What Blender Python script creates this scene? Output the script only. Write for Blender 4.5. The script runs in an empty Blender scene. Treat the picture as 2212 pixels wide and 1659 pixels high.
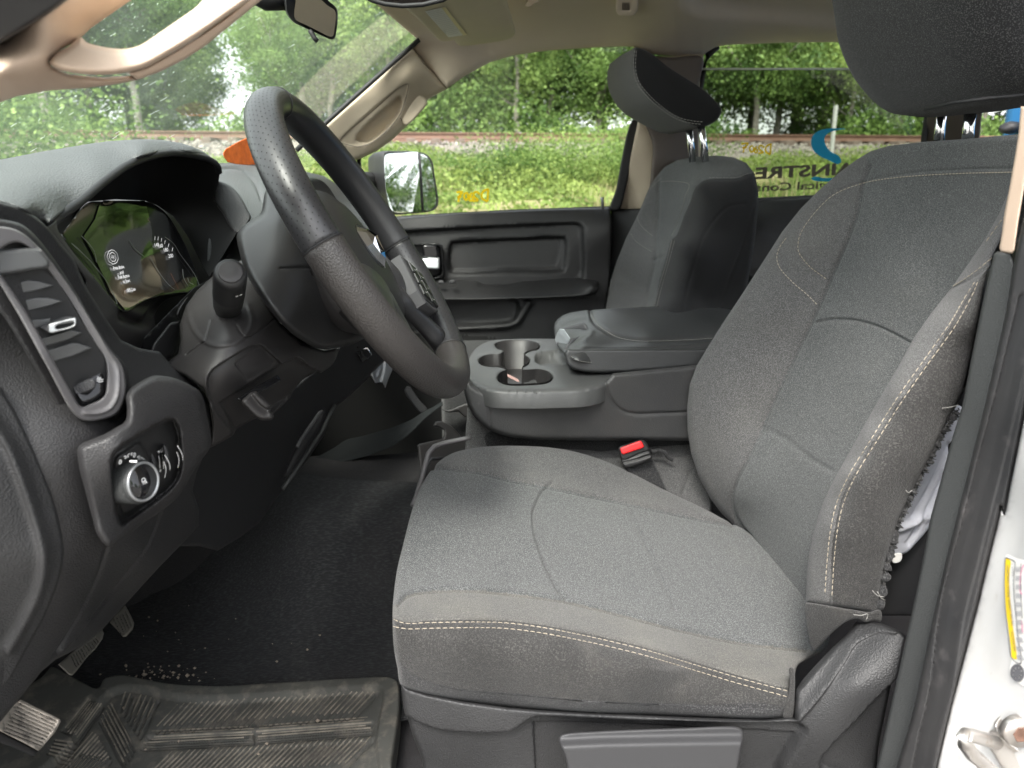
import bpy, bmesh, math, random
import numpy as np
from mathutils import Vector, Matrix
from mathutils.bvhtree import BVHTree
from mathutils.geometry import delaunay_2d_cdt
random.seed(4); rng = np.random.default_rng(4)
S = bpy.context.scene
# ---------------------------------------------------------------- camera, sky, sun, exposure
H = 1.62                                   # height of the camera over the ground
YAW, PITCH, FPX, CX, CY = math.radians(6), math.radians(14.6), 1670.0, 1106.0, 829.5
fw = np.array([math.sin(YAW)*math.cos(PITCH), math.cos(YAW)*math.cos(PITCH), -math.sin(PITCH)])
rt = np.array([math.cos(YAW), -math.sin(YAW), 0.0]); up = np.cross(rt, fw)
CAM = np.array([0, 0, H])
cd = bpy.data.cameras.new('camera'); co = bpy.data.objects.new('camera', cd); S.collection.objects.link(co)
co.matrix_world = Matrix(((rt[0], up[0], -fw[0], 0), (rt[1], up[1], -fw[1], 0), (rt[2], up[2], -fw[2], H), (0, 0, 0, 1)))
cd.sensor_width = 36; cd.lens = FPX/2212*36; cd.clip_start = .02; cd.clip_end = 600
cd.dof.use_dof = True; cd.dof.focus_distance = .98; cd.dof.aperture_fstop = 8.0
S.camera = co
W = bpy.data.worlds.new('World'); S.world = W; W.use_nodes = True
wn = W.node_tree.nodes; wl = W.node_tree.links
bg = wn['Background']; sky = wn.new('ShaderNodeTexSky'); sky.sky_type = 'NISHITA'; sky.sun_disc = False
SUN_EL, SUN_AZ = math.radians(52), math.radians(205)      # azimuth clockwise from +Y
sky.sun_elevation = SUN_EL; sky.sun_rotation = SUN_AZ; sky.air_density = 1; sky.dust_density = 3; sky.ozone_density = 1
hs = wn.new('ShaderNodeHueSaturation'); hs.inputs['Saturation'].default_value = .2; hs.inputs['Value'].default_value = 1.25
wl.new(sky.outputs[0], hs.inputs['Color']); wl.new(hs.outputs[0], bg.inputs[0]); bg.inputs[1].default_value = .15
sd = bpy.data.lights.new('sun', 'SUN'); sd.energy = 1.35; sd.angle = math.radians(14); sd.color = (1, .95, .88)
so = bpy.data.objects.new('sun', sd); S.collection.objects.link(so)
sv = Vector((math.sin(SUN_AZ)*math.cos(SUN_EL), math.cos(SUN_AZ)*math.cos(SUN_EL), math.sin(SUN_EL)))
so.rotation_euler = sv.to_track_quat('Z', 'Y').to_euler()
S.view_settings.view_transform = 'Standard'; S.view_settings.look = 'None'; S.view_settings.gamma = 1
S.view_settings.exposure = 1.9
S.cycles.max_bounces = 7; S.cycles.diffuse_bounces = 4; S.cycles.glossy_bounces = 3; S.cycles.transparent_max_bounces = 16
S.cycles.sample_clamp_indirect = 6; S.cycles.use_denoising = True; S.cycles.caustics_reflective = False; S.cycles.caustics_refractive = False
# ---------------------------------------------------------------- picture measurement helpers
def dirs(uv):
    uv = np.atleast_2d(np.asarray(uv, float))
    return fw + rt*((uv[:, :1]-CX)/FPX) + up*((CY-uv[:, 1:2])/FPX)
def P(u, v, Y): d = dirs([(u, v)])[0]; return CAM+d*(Y/d[1])
def PZ(u, v, z): d = dirs([(u, v)])[0]; return CAM+d*((z)/d[2])          # z relative to the camera
def PX(u, v, x): d = dirs([(u, v)])[0]; return CAM+d*(x/d[0])
def proj(p):
    q = np.atleast_2d(np.asarray(p, float))-CAM; z = q@fw
    return np.stack([CX+FPX*(q@rt)/z, CY-FPX*(q@up)/z], -1)
REG = {'R1': (0, 230.4, .3124), 'R2': (460.8, 172.8, .4166), 'R3': (0, 691.2, .3124), 'R4': (0, 1152, .4427), 'R5': (0, 0, .4427),
       'R6': (748.9, 0, .3646), 'R7': (1267.3, 57.6, .4271), 'S1': (633.6, 576, .4427), 'S2': (1440, 403, .5557),
       'S3': (806.5, 979.3, .4427), 'S4': (1670.5, 1094.5, .3403), 'S5': (806.5, 403.2, .2604), 'S6': (806.5, 691.2, .191),
       'V': (0, 489.6, .2603), 'C': (518.4, 691.2, .2778), 'M': (0, 1209.7, .2708), 'K': (201.6, 921.7, .1389), 'D': (403.2, 633.6, .2083),
       'E': (1901, 1152, .3056), 'U': (0, 0, 1)}
def g(k, *pts):
    a, b, s = REG[k]; return [(a+p[0]*s, b+p[1]*s)+tuple(p[2:]) for p in pts]
# ---------------------------------------------------------------- objects
def tag(o, label=None, cat=None, group=None, kind=None):
    if label: o['label'] = label
    if cat: o['category'] = cat
    if group: o['group'] = group
    if kind: o['kind'] = kind
    return o
def mesh(name, v, f, m, parent=None, smooth=True):
    me = bpy.data.meshes.new(name); me.from_pydata([tuple(map(float, p)) for p in v], [], [tuple(map(int, q)) for q in f]); me.update()
    if smooth: me.polygons.foreach_set('use_smooth', [True]*len(me.polygons))
    o = bpy.data.objects.new(name, me); S.collection.objects.link(o)
    if m: me.materials.append(m)
    if parent: o.parent = parent
    return o
def empty(name, label, cat, group=None):
    o = bpy.data.objects.new(name, None); S.collection.objects.link(o); o.empty_display_size = .05
    return tag(o, label, cat, group)
def settle():                                  # put each Empty at the base of its thing, parts keep their place
    for o in [o for o in S.objects if o.type == 'EMPTY' and not o.parent and o.location.length == 0]:
        ch = [c for c in o.children_recursive if c.type == 'MESH' and len(c.data.vertices)]
        if not ch: continue
        a = np.array([list(v) for c in ch for v in c.bound_box])
        c = Vector(((a[:, 0].min()+a[:, 0].max())/2, (a[:, 1].min()+a[:, 1].max())/2, a[:, 2].min()))
        o.location = c
        for k in o.children: k.location = k.location-c
# ---------------------------------------------------------------- materials
def nt(name):
    m = bpy.data.materials.new(name); m.use_nodes = True; t = m.node_tree
    return m, t, t.nodes['Principled BSDF']
def mat(name, col, rough=.5, metal=0, spec=.5, bump=None, vary=None, speck=None, sheen=0, coat=0, stretch=None, dust=None, emit=None):
    m, t, b = nt(name); N = t.nodes; L = t.links
    b.inputs['Base Color'].default_value = (*col, 1); b.inputs['Roughness'].default_value = rough; b.inputs['Metallic'].default_value = metal
    b.inputs['Specular IOR Level'].default_value = spec; b.inputs['Sheen Weight'].default_value = sheen; b.inputs['Coat Weight'].default_value = coat
    if emit: b.inputs['Emission Color'].default_value = (*emit[0], 1); b.inputs['Emission Strength'].default_value = emit[1]
    tc = N.new('ShaderNodeTexCoord'); vec = tc.outputs['Object']
    def noise(sc, det=2, ro=.5, st=None):
        n = N.new('ShaderNodeTexNoise'); n.inputs['Scale'].default_value = sc; n.inputs['Detail'].default_value = det; n.inputs['Roughness'].default_value = ro
        if st:
            mp = N.new('ShaderNodeMapping'); mp.inputs['Scale'].default_value = st[:3]
            if len(st) > 3: mp.inputs['Rotation'].default_value = st[3:]
            L.new(vec, mp.inputs[0]); L.new(mp.outputs[0], n.inputs['Vector'])
        else: L.new(vec, n.inputs['Vector'])
        return n.outputs[0]
    cur = None
    def blend(fac_out, lo, hi, c1, cprev, strength=1.0):
        mr = N.new('ShaderNodeMapRange'); mr.inputs[1].default_value = lo; mr.inputs[2].default_value = hi; mr.inputs[4].default_value = strength
        L.new(fac_out, mr.inputs[0]); mx = N.new('ShaderNodeMix'); mx.data_type = 'RGBA'
        L.new(mr.outputs[0], mx.inputs[0])
        if cprev is None: mx.inputs[6].default_value = (*col, 1)
        else: L.new(cprev, mx.inputs[6])
        mx.inputs[7].default_value = (*c1, 1); return mx.outputs[2]
    if vary: cur = blend(noise(vary[0], 4, .6), .35, .7, vary[1], cur)
    if speck: cur = blend(noise(speck[0], 1, .5, stretch), speck[2], speck[3], speck[1], cur)
    if dust:
        for (sc, c1, lo, hi, stg) in dust: cur = blend(noise(sc, 5, .65), lo, hi, c1, cur, stg)
    if cur is not None: L.new(cur, b.inputs['Base Color'])
    if bump:
        prev = None
        for bb in bump:
            kind, sc, stg, dist = bb[:4]
            if kind == 'v':
                n = N.new('ShaderNodeTexVoronoi'); n.inputs['Scale'].default_value = sc; L.new(vec, n.inputs['Vector']); out = n.outputs['Distance']
            else: out = noise(sc, 3, .6, bb[4] if len(bb) > 4 else stretch)
            bp = N.new('ShaderNodeBump'); bp.inputs['Strength'].default_value = stg; bp.inputs['Distance'].default_value = dist
            L.new(out, bp.inputs['Height'])
            if prev: L.new(prev, bp.inputs['Normal'])
            prev = bp.outputs[0]
        L.new(prev, b.inputs['Normal'])
    return m
M = {}
M['leather'] = mat('leather_grain', (.019, .0192, .020), .5, spec=.42, bump=[('v', 620, .45, .0010), ('n', 1100, .3, .0005)], vary=(9, (.031, .031, .032)))
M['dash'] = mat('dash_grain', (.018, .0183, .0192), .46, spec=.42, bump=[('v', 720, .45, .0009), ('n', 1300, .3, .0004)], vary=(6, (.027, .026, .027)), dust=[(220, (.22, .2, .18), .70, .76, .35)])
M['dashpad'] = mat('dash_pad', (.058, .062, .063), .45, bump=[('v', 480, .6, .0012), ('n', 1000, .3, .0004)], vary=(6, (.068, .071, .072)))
M['plastic'] = mat('satin_plastic', (.021, .020, .0205), .44, spec=.4, bump=[('n', 1400, .35, .0004)], vary=(5, (.032, .030, .030)), dust=[(160, (.2, .18, .16), .71, .78, .3)])
M['bezel'] = mat('vent_bezel_grey', (.125, .12, .123), .42, bump=[('n', 1200, .25, .0004)])
M['vane'] = mat('vane_grey', (.078, .08, .082), .45)
M['plasticg'] = mat('grey_plastic', (.052, .052, .055), .62, bump=[('n', 1200, .3, .0004)])
M['console'] = mat('console_plastic', (.040, .040, .041), .5, bump=[('v', 500, .25, .0009)], vary=(14, (.052, .051, .050)), dust=[(90, (.16, .15, .14), .66, .8, .35)])
M['lid'] = mat('lid_leather', (.032, .033, .034), .36, bump=[('v', 620, .3, .0007)], vary=(9, (.04, .041, .042)))
M['tray'] = mat('tray_plastic', (.060, .061, .0615), .45, bump=[('v', 700, .2, .0006)], vary=(14, (.074, .075, .074)), dust=[(90, (.2, .19, .17), .66, .8, .35)])
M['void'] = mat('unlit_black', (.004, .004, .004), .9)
M['gloss'] = mat('gloss_black', (.008, .008, .009), .09, spec=.6)
M['black'] = mat('black_plastic', (.012, .012, .013), .6, bump=[('n', 800, .2, .0004)])
M['rubber'] = mat('seal_rubber', (.018, .018, .019), .5, vary=(14, (.03, .029, .029)), bump=[('n', 60, .25, .002, (1, 1, .15))], dust=[(40, (.11, .1, .1), .58, .8, .4)])
M['trimstrip'] = mat('pillar_trim_grey', (.030, .032, .032), .6, bump=[('v', 750, .45, .0007)])
FAB = dict(rough=.92, spec=.22, sheen=.12)
M['fabric'] = mat('seat_bolster_fabric', (.052, .0515, .052), bump=[('n', 1100, .8, .0012)], speck=(980, (.155, .154, .153), .47, .67), dust=[(7, (.12, .117, .105), .5, .75, .3)], **FAB)
M['insert'] = mat('seat_insert_fabric', (.049, .0515, .052), bump=[('n', 1100, .8, .0012, (1, 1, 2.2))], speck=(920, (.15, .155, .155), .47, .67), stretch=(1, .6, 1.8), dust=[(8, (.115, .115, .105), .55, .8, .25)], **FAB)
M['sidefab'] = mat('seat_side_fabric', (.027, .0265, .026), bump=[('v', 700, .8, .0011)], speck=(750, (.066, .064, .061), .5, .68), dust=[(11, (.12, .112, .098), .58, .82, .35)], **FAB)
M['darkfab'] = mat('dark_fabric', (.02, .02, .021), bump=[('n', 1200, .6, .001)], speck=(800, (.08, .08, .08), .52, .68), **FAB)
M['dustfab'] = mat('dusty_fabric', (.066, .0655, .062), bump=[('v', 800, .7, .001)], speck=(900, (.145, .14, .128), .5, .68), dust=[(9, (.17, .16, .13), .48, .78, .35)], **FAB)
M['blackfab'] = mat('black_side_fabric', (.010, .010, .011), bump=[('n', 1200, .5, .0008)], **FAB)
M['thread'] = mat('tan_thread', (.38, .33, .255), .7)
M['threadg'] = mat('grey_thread', (.24, .235, .22), .7)
M['beige'] = mat('beige_trim', (.50, .425, .325), .6, bump=[('n', 700, .3, .0006)], vary=(6, (.54, .455, .345)), dust=[(26, (.36, .29, .22), .6, .85, .3)])
M['pink'] = mat('beige_trim_front', (.54, .415, .32), .55, bump=[('n', 700, .3, .0006)], vary=(7, (.50, .38, .29)), dust=[(22, (.36, .26, .2), .62, .85, .35)])
M['head'] = mat('headliner_cloth', (.64, .55, .44), .95, spec=.1, bump=[('n', 900, .6, .0008)], vary=(7, (.67, .58, .465)))
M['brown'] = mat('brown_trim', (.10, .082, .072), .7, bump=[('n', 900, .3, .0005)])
M['carpet'] = mat('black_carpet', (.05, .048, .05), .97, spec=.1, bump=[('n', 700, 1, .003)], speck=(500, (.04, .04, .042), .5, .7), dust=[(9, (.085, .08, .078), .56, .85, .55), (340, (.2, .18, .15), .76, .8, .5)])
M['mat'] = mat('mat_rubber', (.062, .061, .054), .78, bump=[('n', 350, .4, .0008)], vary=(12, (.075, .076, .07)), dust=[(30, (.23, .2, .165), .5, .75, .6)])
M['matgroove'] = mat('mat_groove_dirt', (.25, .222, .18), .85, vary=(40, (.09, .085, .075)))
M['pedal'] = mat('pedal_rubber', (.15, .14, .12), .75, bump=[('n', 500, .5, .0008)], dust=[(60, (.2, .18, .15), .5, .8, .6)])
M['dirtypedal'] = mat('pedal_dusty', (.30, .27, .235), .8, bump=[('n', 300, .6, .001)], dust=[(70, (.1, .09, .08), .5, .62, .9)])
M['white'] = mat('white_paint', (.58, .575, .565), .25, coat=.6, dust=[(60, (.40, .36, .32), .64, .78, .55), (9, (.50, .485, .46), .5, .8, .6)])
M['chrome'] = mat('chrome', (.75, .76, .78), .12, metal=1)
M['satin'] = mat('satin_silver', (.33, .34, .35), .38, metal=.7)
M['steel'] = mat('striker_steel', (.55, .52, .49), .35, metal=.9, dust=[(60, (.3, .18, .09), .6, .75, .7)])
M['redp'] = mat('red_button', (.62, .012, .014), .35)
M['orange'] = mat('orange_tag', (.92, .19, .02), .6, vary=(60, (.7, .12, .012)))
M['airbag'] = mat('airbag_plastic', (.017, .017, .0175), .42, spec=.4, bump=[('n', 1500, .3, .0004)])
M['rimsmooth'] = mat('rim_leather_perforated', (.024, .024, .026), .36, spec=.55, bump=[('n', 300, .15, .0008)])
M['rimgrain'] = mat('rim_leather_grained', (.034, .031, .03), .42, bump=[('v', 560, .5, .0009), ('n', 1000, .3, .0004)])
M['paper'] = mat('paper_label', (.72, .71, .68), .7)
M['yellow'] = mat('yellow_label', (.85, .6, .02), .5)
M['ink'] = mat('ink', (.12, .12, .13), .6)
M['pinkink'] = mat('pink_ink', (.7, .2, .35), .6)
M['marker'] = mat('yellow_marker', (.9, .62, .01), .6, emit=None)
M['cyan'] = mat('logo_blue', (.0, .30, .52), .5)
M['letter'] = mat('logo_brown', (.10, .085, .06), .5)
M['whitemark'] = mat('white_marking', (.8, .8, .8), .5)
M['shirt'] = mat('white_liner', (.62, .63, .68), .8, bump=[('n', 900, .3, .0006)])
M['lit'] = mat('display_lit', (.05, .05, .05), .5, emit=((1, 1, 1), .28))
M['litred'] = mat('display_amber', (.05, .02, .01), .5, emit=((.9, .28, .1), .08))
M['bluecar'] = mat('blue_paint', (.03, .16, .36), .25, coat=.5)
M['rust'] = mat('rusty_rail', (.12, .062, .042), .8, vary=(3, (.16, .09, .062)))
M['tie'] = mat('rail_tie', (.10, .075, .06), .9, vary=(3, (.16, .12, .1)))
M['post'] = mat('white_post', (.42, .42, .40), .6)
def glassmat(name, tint, refl=.06, haze=0, hazecol=(.8, .85, .82), dots=False):
    m, t, b = nt(name); N = t.nodes; L = t.links; N.remove(b); out = N['Material Output']
    tr = N.new('ShaderNodeBsdfTransparent'); tr.inputs[0].default_value = (*tint, 1)
    gl = N.new('ShaderNodeBsdfGlossy'); gl.inputs['Roughness'].default_value = .01; gl.inputs[0].default_value = (1, 1, 1, 1)
    fr = N.new('ShaderNodeFresnel'); fr.inputs[0].default_value = 1.13 if haze else 1.4
    mx = N.new('ShaderNodeMixShader'); L.new(fr.outputs[0], mx.inputs[0]); L.new(tr.outputs[0], mx.inputs[1]); L.new(gl.outputs[0], mx.inputs[2])
    res = mx
    if haze:
        df = N.new('ShaderNodeBsdfTranslucent'); df.inputs[0].default_value = (*hazecol, 1)
        m2 = N.new('ShaderNodeMixShader'); L.new(res.outputs[0], m2.inputs[1]); L.new(df.outputs[0], m2.inputs[2])
        tc = N.new('ShaderNodeTexCoord'); n = N.new('ShaderNodeTexNoise'); n.inputs['Scale'].default_value = 4; n.inputs['Detail'].default_value = 5
        mp = N.new('ShaderNodeMapping'); mp.inputs['Scale'].default_value = (1, 3, 1); L.new(tc.outputs['Object'], mp.inputs[0]); L.new(mp.outputs[0], n.inputs['Vector'])
        mr = N.new('ShaderNodeMapRange'); mr.inputs[1].default_value = .2; mr.inputs[2].default_value = .8; mr.inputs[3].default_value = haze*.6; mr.inputs[4].default_value = haze*1.4
        L.new(n.outputs[0], mr.inputs[0])
        n2 = N.new('ShaderNodeTexNoise'); n2.inputs['Scale'].default_value = 170; n2.inputs['Detail'].default_value = 1; L.new(tc.outputs['Object'], n2.inputs['Vector'])
        mr2 = N.new('ShaderNodeMapRange'); mr2.inputs[1].default_value = .70; mr2.inputs[2].default_value = .78; mr2.inputs[4].default_value = .3; L.new(n2.outputs[0], mr2.inputs[0])
        ad = N.new('ShaderNodeMath'); ad.operation = 'ADD'; ad.use_clamp = True; L.new(mr.outputs[0], ad.inputs[0]); L.new(mr2.outputs[0], ad.inputs[1])
        L.new(ad.outputs[0], m2.inputs[0]); res = m2
    L.new(res.outputs[0], out.inputs[0]); return m
M['glass'] = glassmat('clear_glass', (.97, 1, .97))
M['tint'] = glassmat('tinted_glass', (.42, .46, .40))
M['wind'] = glassmat('windshield_glass', (.95, 1.0, .95), haze=.035, hazecol=(.72, .92, .70))
M['mirror'] = mat('mirror_glass', (.72, .74, .73), .01, metal=1)
def leafmat(name, c1, c2, tr=.35):
    m, t, b = nt(name); N = t.nodes; L = t.links; out = N['Material Output']
    b.inputs['Roughness'].default_value = .55; b.inputs['Specular IOR Level'].default_value = .25
    tc = N.new('ShaderNodeTexCoord'); n = N.new('ShaderNodeTexNoise'); n.inputs['Scale'].default_value = 1.1; n.inputs['Detail'].default_value = 6; L.new(tc.outputs['Object'], n.inputs['Vector'])
    oi = N.new('ShaderNodeObjectInfo'); ma = N.new('ShaderNodeMath'); ma.operation = 'MULTIPLY_ADD'; ma.inputs[1].default_value = .5; L.new(oi.outputs['Random'], ma.inputs[0]); 
    mr = N.new('ShaderNodeMapRange'); mr.inputs[1].default_value = .38; mr.inputs[2].default_value = .64; L.new(n.outputs[0], mr.inputs[0])
    ma.inputs[2].default_value = -.25; ad = N.new('ShaderNodeMath'); ad.operation = 'ADD'; ad.use_clamp = True; L.new(mr.outputs[0], ad.inputs[0]); L.new(ma.outputs[0], ad.inputs[1])
    mx = N.new('ShaderNodeMix'); mx.data_type = 'RGBA'; L.new(ad.outputs[0], mx.inputs[0]); mx.inputs[6].default_value = (*c1, 1); mx.inputs[7].default_value = (*c2, 1)
    L.new(mx.outputs[2], b.inputs['Base Color'])
    tl = N.new('ShaderNodeBsdfTranslucent'); L.new(mx.outputs[2], tl.inputs[0]); ms = N.new('ShaderNodeMixShader'); ms.inputs[0].default_value = tr
    L.new(b.outputs[0], ms.inputs[1]); L.new(tl.outputs[0], ms.inputs[2]); L.new(ms.outputs[0], out.inputs[0]); return m
M['marker'] = leafmat('yellow_marker_ink', (.95, .62, .01), (.95, .7, .02), .6)
M['leaf'] = leafmat('tree_leaves', (.045, .10, .025), (.24, .36, .10), .45)
M['leaf2'] = leafmat('bright_leaves', (.08, .15, .03), (.31, .42, .12), .42)
M['weed'] = leafmat('weed_leaves', (.065, .13, .025), (.26, .33, .085), .3)
M['dry'] = leafmat('dry_stems', (.28, .26, .12), (.42, .36, .22), .2)
M['bark'] = mat('tree_bark', (.22, .19, .165), .9, bump=[('n', 12, .8, .05, (4, 4, .7))], vary=(3, (.36, .33, .29)))
M['soil'] = mat('soil', (.075, .085, .035), .95, vary=(2, (.14, .15, .06)))
M['gravel'] = mat('gravel_stones', (.19, .165, .14), .9, vary=(7, (.27, .24, .205)), speck=(14, (.10, .09, .085), .5, .6), bump=[('v', 14, 1, .05)])
# ---------------------------------------------------------------- curves and fields in the picture plane
def resample(pts, s, closed=True, smooth=True):
    p = np.array([q[:2] for q in pts], float)
    if smooth and len(p) > 2:
        n = len(p); out = []
        rngi = range(n if closed else n-1)
        for i in rngi:
            if closed: a, b, c, d = p[(i-1) % n], p[i], p[(i+1) % n], p[(i+2) % n]
            else: a, b, c, d = p[max(i-1, 0)], p[i], p[i+1], p[min(i+2, n-1)]
            L1, L2, L3 = [max(np.linalg.norm(x-y), 1e-6)**.5 for x, y in ((b, a), (c, b), (d, c))]
            t0, t1, t2, t3 = 0, L1, L1+L2, L1+L2+L3
            for t in np.linspace(t1, t2, 9)[:-1]:
                A1 = (t1-t)/(t1-t0)*a+(t-t0)/(t1-t0)*b if L1 > 2e-3 else b
                A2 = (t2-t)/(t2-t1)*b+(t-t1)/(t2-t1)*c
                A3 = (t3-t)/(t3-t2)*c+(t-t2)/(t3-t2)*d if L3 > 2e-3 else c
                B1 = (t2-t)/(t2-t0)*A1+(t-t0)/(t2-t0)*A2; B2 = (t3-t)/(t3-t1)*A2+(t-t1)/(t3-t1)*A3
                out.append((t2-t)/(t2-t1)*B1+(t-t1)/(t2-t1)*B2)
        if not closed: out.append(p[-1])
        p = np.array(out)
    q = np.vstack([p, p[:1]]) if closed else p
    dd = np.linalg.norm(np.diff(q, axis=0), axis=1); cum = np.concatenate([[0], np.cumsum(dd)]); L = cum[-1]
    n = max(int(round(L/s)), 3)
    t = np.linspace(0, L, n+1)
    if not smooth: t = np.unique(np.concatenate([t, cum]))
    r = np.stack([np.interp(t, cum, q[:, k]) for k in (0, 1)], -1)
    keep = [0]
    for i in range(1, len(r)):
        if np.linalg.norm(r[i]-r[keep[-1]]) > s*.2: keep.append(i)
    r = r[keep]
    if closed and np.linalg.norm(r[0]-r[-1]) < s*.4: r = r[:-1]
    return r
def dist(pts, line, closed):
    a = line; b = np.roll(line, -1, 0) if closed else line[1:]
    if not closed: a = line[:-1]
    best = np.full(len(pts), 1e9)
    for k in range(0, len(a), 64):
        A = a[None, k:k+64]; B = b[None, k:k+64]; AB = B-A; AP = pts[:, None]-A
        t = np.clip((AP*AB).sum(-1)/np.maximum((AB*AB).sum(-1), 1e-9), 0, 1)
        d = np.sqrt(((AP-AB*t[..., None])**2).sum(-1)).min(1); best = np.minimum(best, d)
    return best
def inside(pts, poly):
    x, y = pts[:, 0], pts[:, 1]; c = np.zeros(len(pts), bool); n = len(poly); j = n-1
    for i in range(n):
        xi, yi = poly[i]; xj, yj = poly[j]
        if yi != yj:
            cond = ((yi > y) != (yj > y)) & (x < (xj-xi)*(y-yi)/(yj-yi)+xi); c ^= cond
        j = i
    return c
def area(p): x, y = p[:, 0], p[:, 1]; return .5*np.sum(x*np.roll(y, -1)-np.roll(x, -1)*y)
class Field:                                   # inverse distance along the view, thin plate between measured points
    def __init__(s, ctrl):
        uv = np.array([c[:2] for c in ctrl], float); D = dirs(uv); q = []
        for c, d in zip(ctrl, D):
            if len(c) == 3: q.append(d[1]/c[2])
            else: q.append({'z': d[2], 'x': d[0]}[c[2]]/c[3])
        q = np.array(q); s.uv = uv/1000; n = len(q)
        if n == 1: s.w = np.zeros(1); s.a = np.array([q[0], 0, 0]); s.flat = ctrl[0]; return
        s.flat = None
        r = np.linalg.norm(s.uv[:, None]-s.uv[None], axis=-1); K = np.where(r > 0, r*r*np.log(r+1e-12), 0)+np.eye(n)*1e-5
        if n < 3:
            q = np.concatenate([q, q[:1]]); s.uv = np.vstack([s.uv, s.uv[:1]+[.0, .5]]); n = len(q)
            r = np.linalg.norm(s.uv[:, None]-s.uv[None], axis=-1); K = np.where(r > 0, r*r*np.log(r+1e-12), 0)+np.eye(n)*1e-5
        T = np.hstack([np.ones((n, 1)), s.uv]); A = np.block([[K, T], [T.T, np.zeros((3, 3))]])
        sol = np.linalg.lstsq(A, np.concatenate([q, np.zeros(3)]), rcond=None)[0]; s.w = sol[:n]; s.a = sol[n:]
    def pos(s, pts):
        pts = np.asarray(pts, float); D = dirs(pts)
        if s.flat is not None and len(s.flat) == 3: return CAM+D*(s.flat[2]/D[:, 1:2])
        p = pts/1000; r = np.linalg.norm(p[:, None]-s.uv[None], axis=-1); K = np.where(r > 0, r*r*np.log(r+1e-12), 0)
        q = K@s.w+s.a[0]+p@s.a[1:]
        return CAM+D/np.maximum(q, .02)[:, None]
BV = {}
def sculpt(name, outline, ctrl, m, parent=None, s=6, roll=6, rd=.006, thick=.03, dir=(0, 1, 0), fdir=None, feats=(), smooth=True, holes=(), fn=None, ray=True):
    """a moulded piece: outline and relief measured in the picture, its surface at the measured distances, edges rounded and carried back as a solid flank"""
    d0 = np.array(dir, float); d0 /= np.linalg.norm(d0); f0 = d0 if fdir is None or fdir == 'ray' else np.array(fdir, float)/np.linalg.norm(fdir)
    B = resample(outline, s*.8, True, smooth)
    if area(B) < 0: B = B[::-1]
    HB = []
    for h in holes:
        hb = resample(h, s*.8, True, smooth)
        if area(hb) > 0: hb = hb[::-1]
        HB.append(hb)
    loops = [B]+HB
    def sdf(p):
        d = dist(p, B, True)
        for hb in HB: d = np.minimum(d, dist(p, hb, True))
        return d
    def isin(p):
        c = inside(p, B)
        for hb in HB: c &= ~inside(p, hb)
        return c
    x0, y0 = B.min(0); x1, y1 = B.max(0)
    gx, gy = np.meshgrid(np.arange(x0, x1, s), np.arange(y0, y1, s*.87)); gx = gx+(np.arange(gx.shape[0]) % 2)[:, None]*s*.5
    cand = [np.stack([gx.ravel(), gy.ravel()], -1)]
    F = []
    for ft in feats:
        kind, pts, dep, w = ft[:4]; sm = ft[4] if len(ft) > 4 else True
        c = kind == 'p'; ln = resample(pts, max(w*.7, s*.5, 2.0), c, sm)
        if c and area(ln) < 0: ln = ln[::-1]
        F.append((kind, ln, dep, w))
        tg = (np.roll(ln, -1, 0)-np.roll(ln, 1, 0)) if c else np.gradient(ln, axis=0)
        tg /= np.maximum(np.linalg.norm(tg, axis=1), 1e-6)[:, None]; nn = np.stack([-tg[:, 1], tg[:, 0]], -1)
        for k in ((-.55, 0, .55) if c else (-1.7, -.8, 0, .8, 1.7)): cand.append(ln+nn*w*k)
    for lp in loops:
        tg = np.roll(lp, -1, 0)-np.roll(lp, 1, 0); tg /= np.maximum(np.linalg.norm(tg, axis=1), 1e-6)[:, None]; nn = np.stack([-tg[:, 1], tg[:, 0]], -1)
        if roll > 0:
            for k in (.12, .35, .65, 1): cand.append(lp+nn*roll*k)
    C = np.vstack(cand); okk = isin(C); C = C[okk]; sd_ = sdf(C); C = C[sd_ > max(.1*roll, .35)]
    h = min(1.2, s*.3); key = np.round(C/h).astype(int); _, ix = np.unique(key, axis=0, return_index=True); C = C[ix]
    V = np.vstack(loops+[C]); E = []; o = 0
    for lp in loops:
        n = len(lp); E += [(o+i, o+(i+1) % n) for i in range(n)]; o += n
    r = delaunay_2d_cdt([Vector(p) for p in V], E, [], 0, 1e-4, True)
    V2 = np.array([tuple(p) for p in r[0]]); Fc = [tuple(f) for f in r[2]]
    orig = r[3]; cen = np.array([V2[list(f)].mean(0) for f in Fc]); keep = isin(cen); Fc = [f for f, k in zip(Fc, keep) if k]
    Pp = Field(ctrl).pos(V2); off = np.zeros(len(V2)); rof = np.zeros(len(V2))
    for kind, ln, dep, w in F:
        if kind == 'p':
            d = dist(V2, ln, True)*np.where(inside(V2, ln), 1, -1); t = np.clip(d/w+.5, 0, 1); off += dep*t*t*(3-2*t)
        else:
            d = dist(V2, ln, False); off += dep*np.exp(-(d/w)**2)
    if roll > 0:
        d = np.clip(sdf(V2)/roll, 0, 1); rof = rd*(1-np.sqrt(np.maximum(1-(1-d)**2, 0)))
    RD = dirs(V2); RD /= np.linalg.norm(RD, axis=1)[:, None]
    BK = RD if ray else np.repeat(d0[None], len(V2), 0)
    if fdir == 'ray': f0 = RD
    Pp = Pp+off[:, None]*f0+rof[:, None]*BK
    if fn is not None: Pp = fn(V2, Pp)
    verts = [tuple(p) for p in Pp]
    # orient to the camera
    f = Fc[0]; a, b, c = Pp[f[0]], Pp[f[1]], Pp[f[2]]
    if np.dot(np.cross(b-a, c-a), CAM-a) < 0: Fc = [tuple(reversed(f)) for f in Fc]
    # flank from the boundary
    cnt = {}
    for f in Fc:
        for i in range(len(f)): cnt[(f[i], f[(i+1) % len(f)])] = 1
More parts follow.
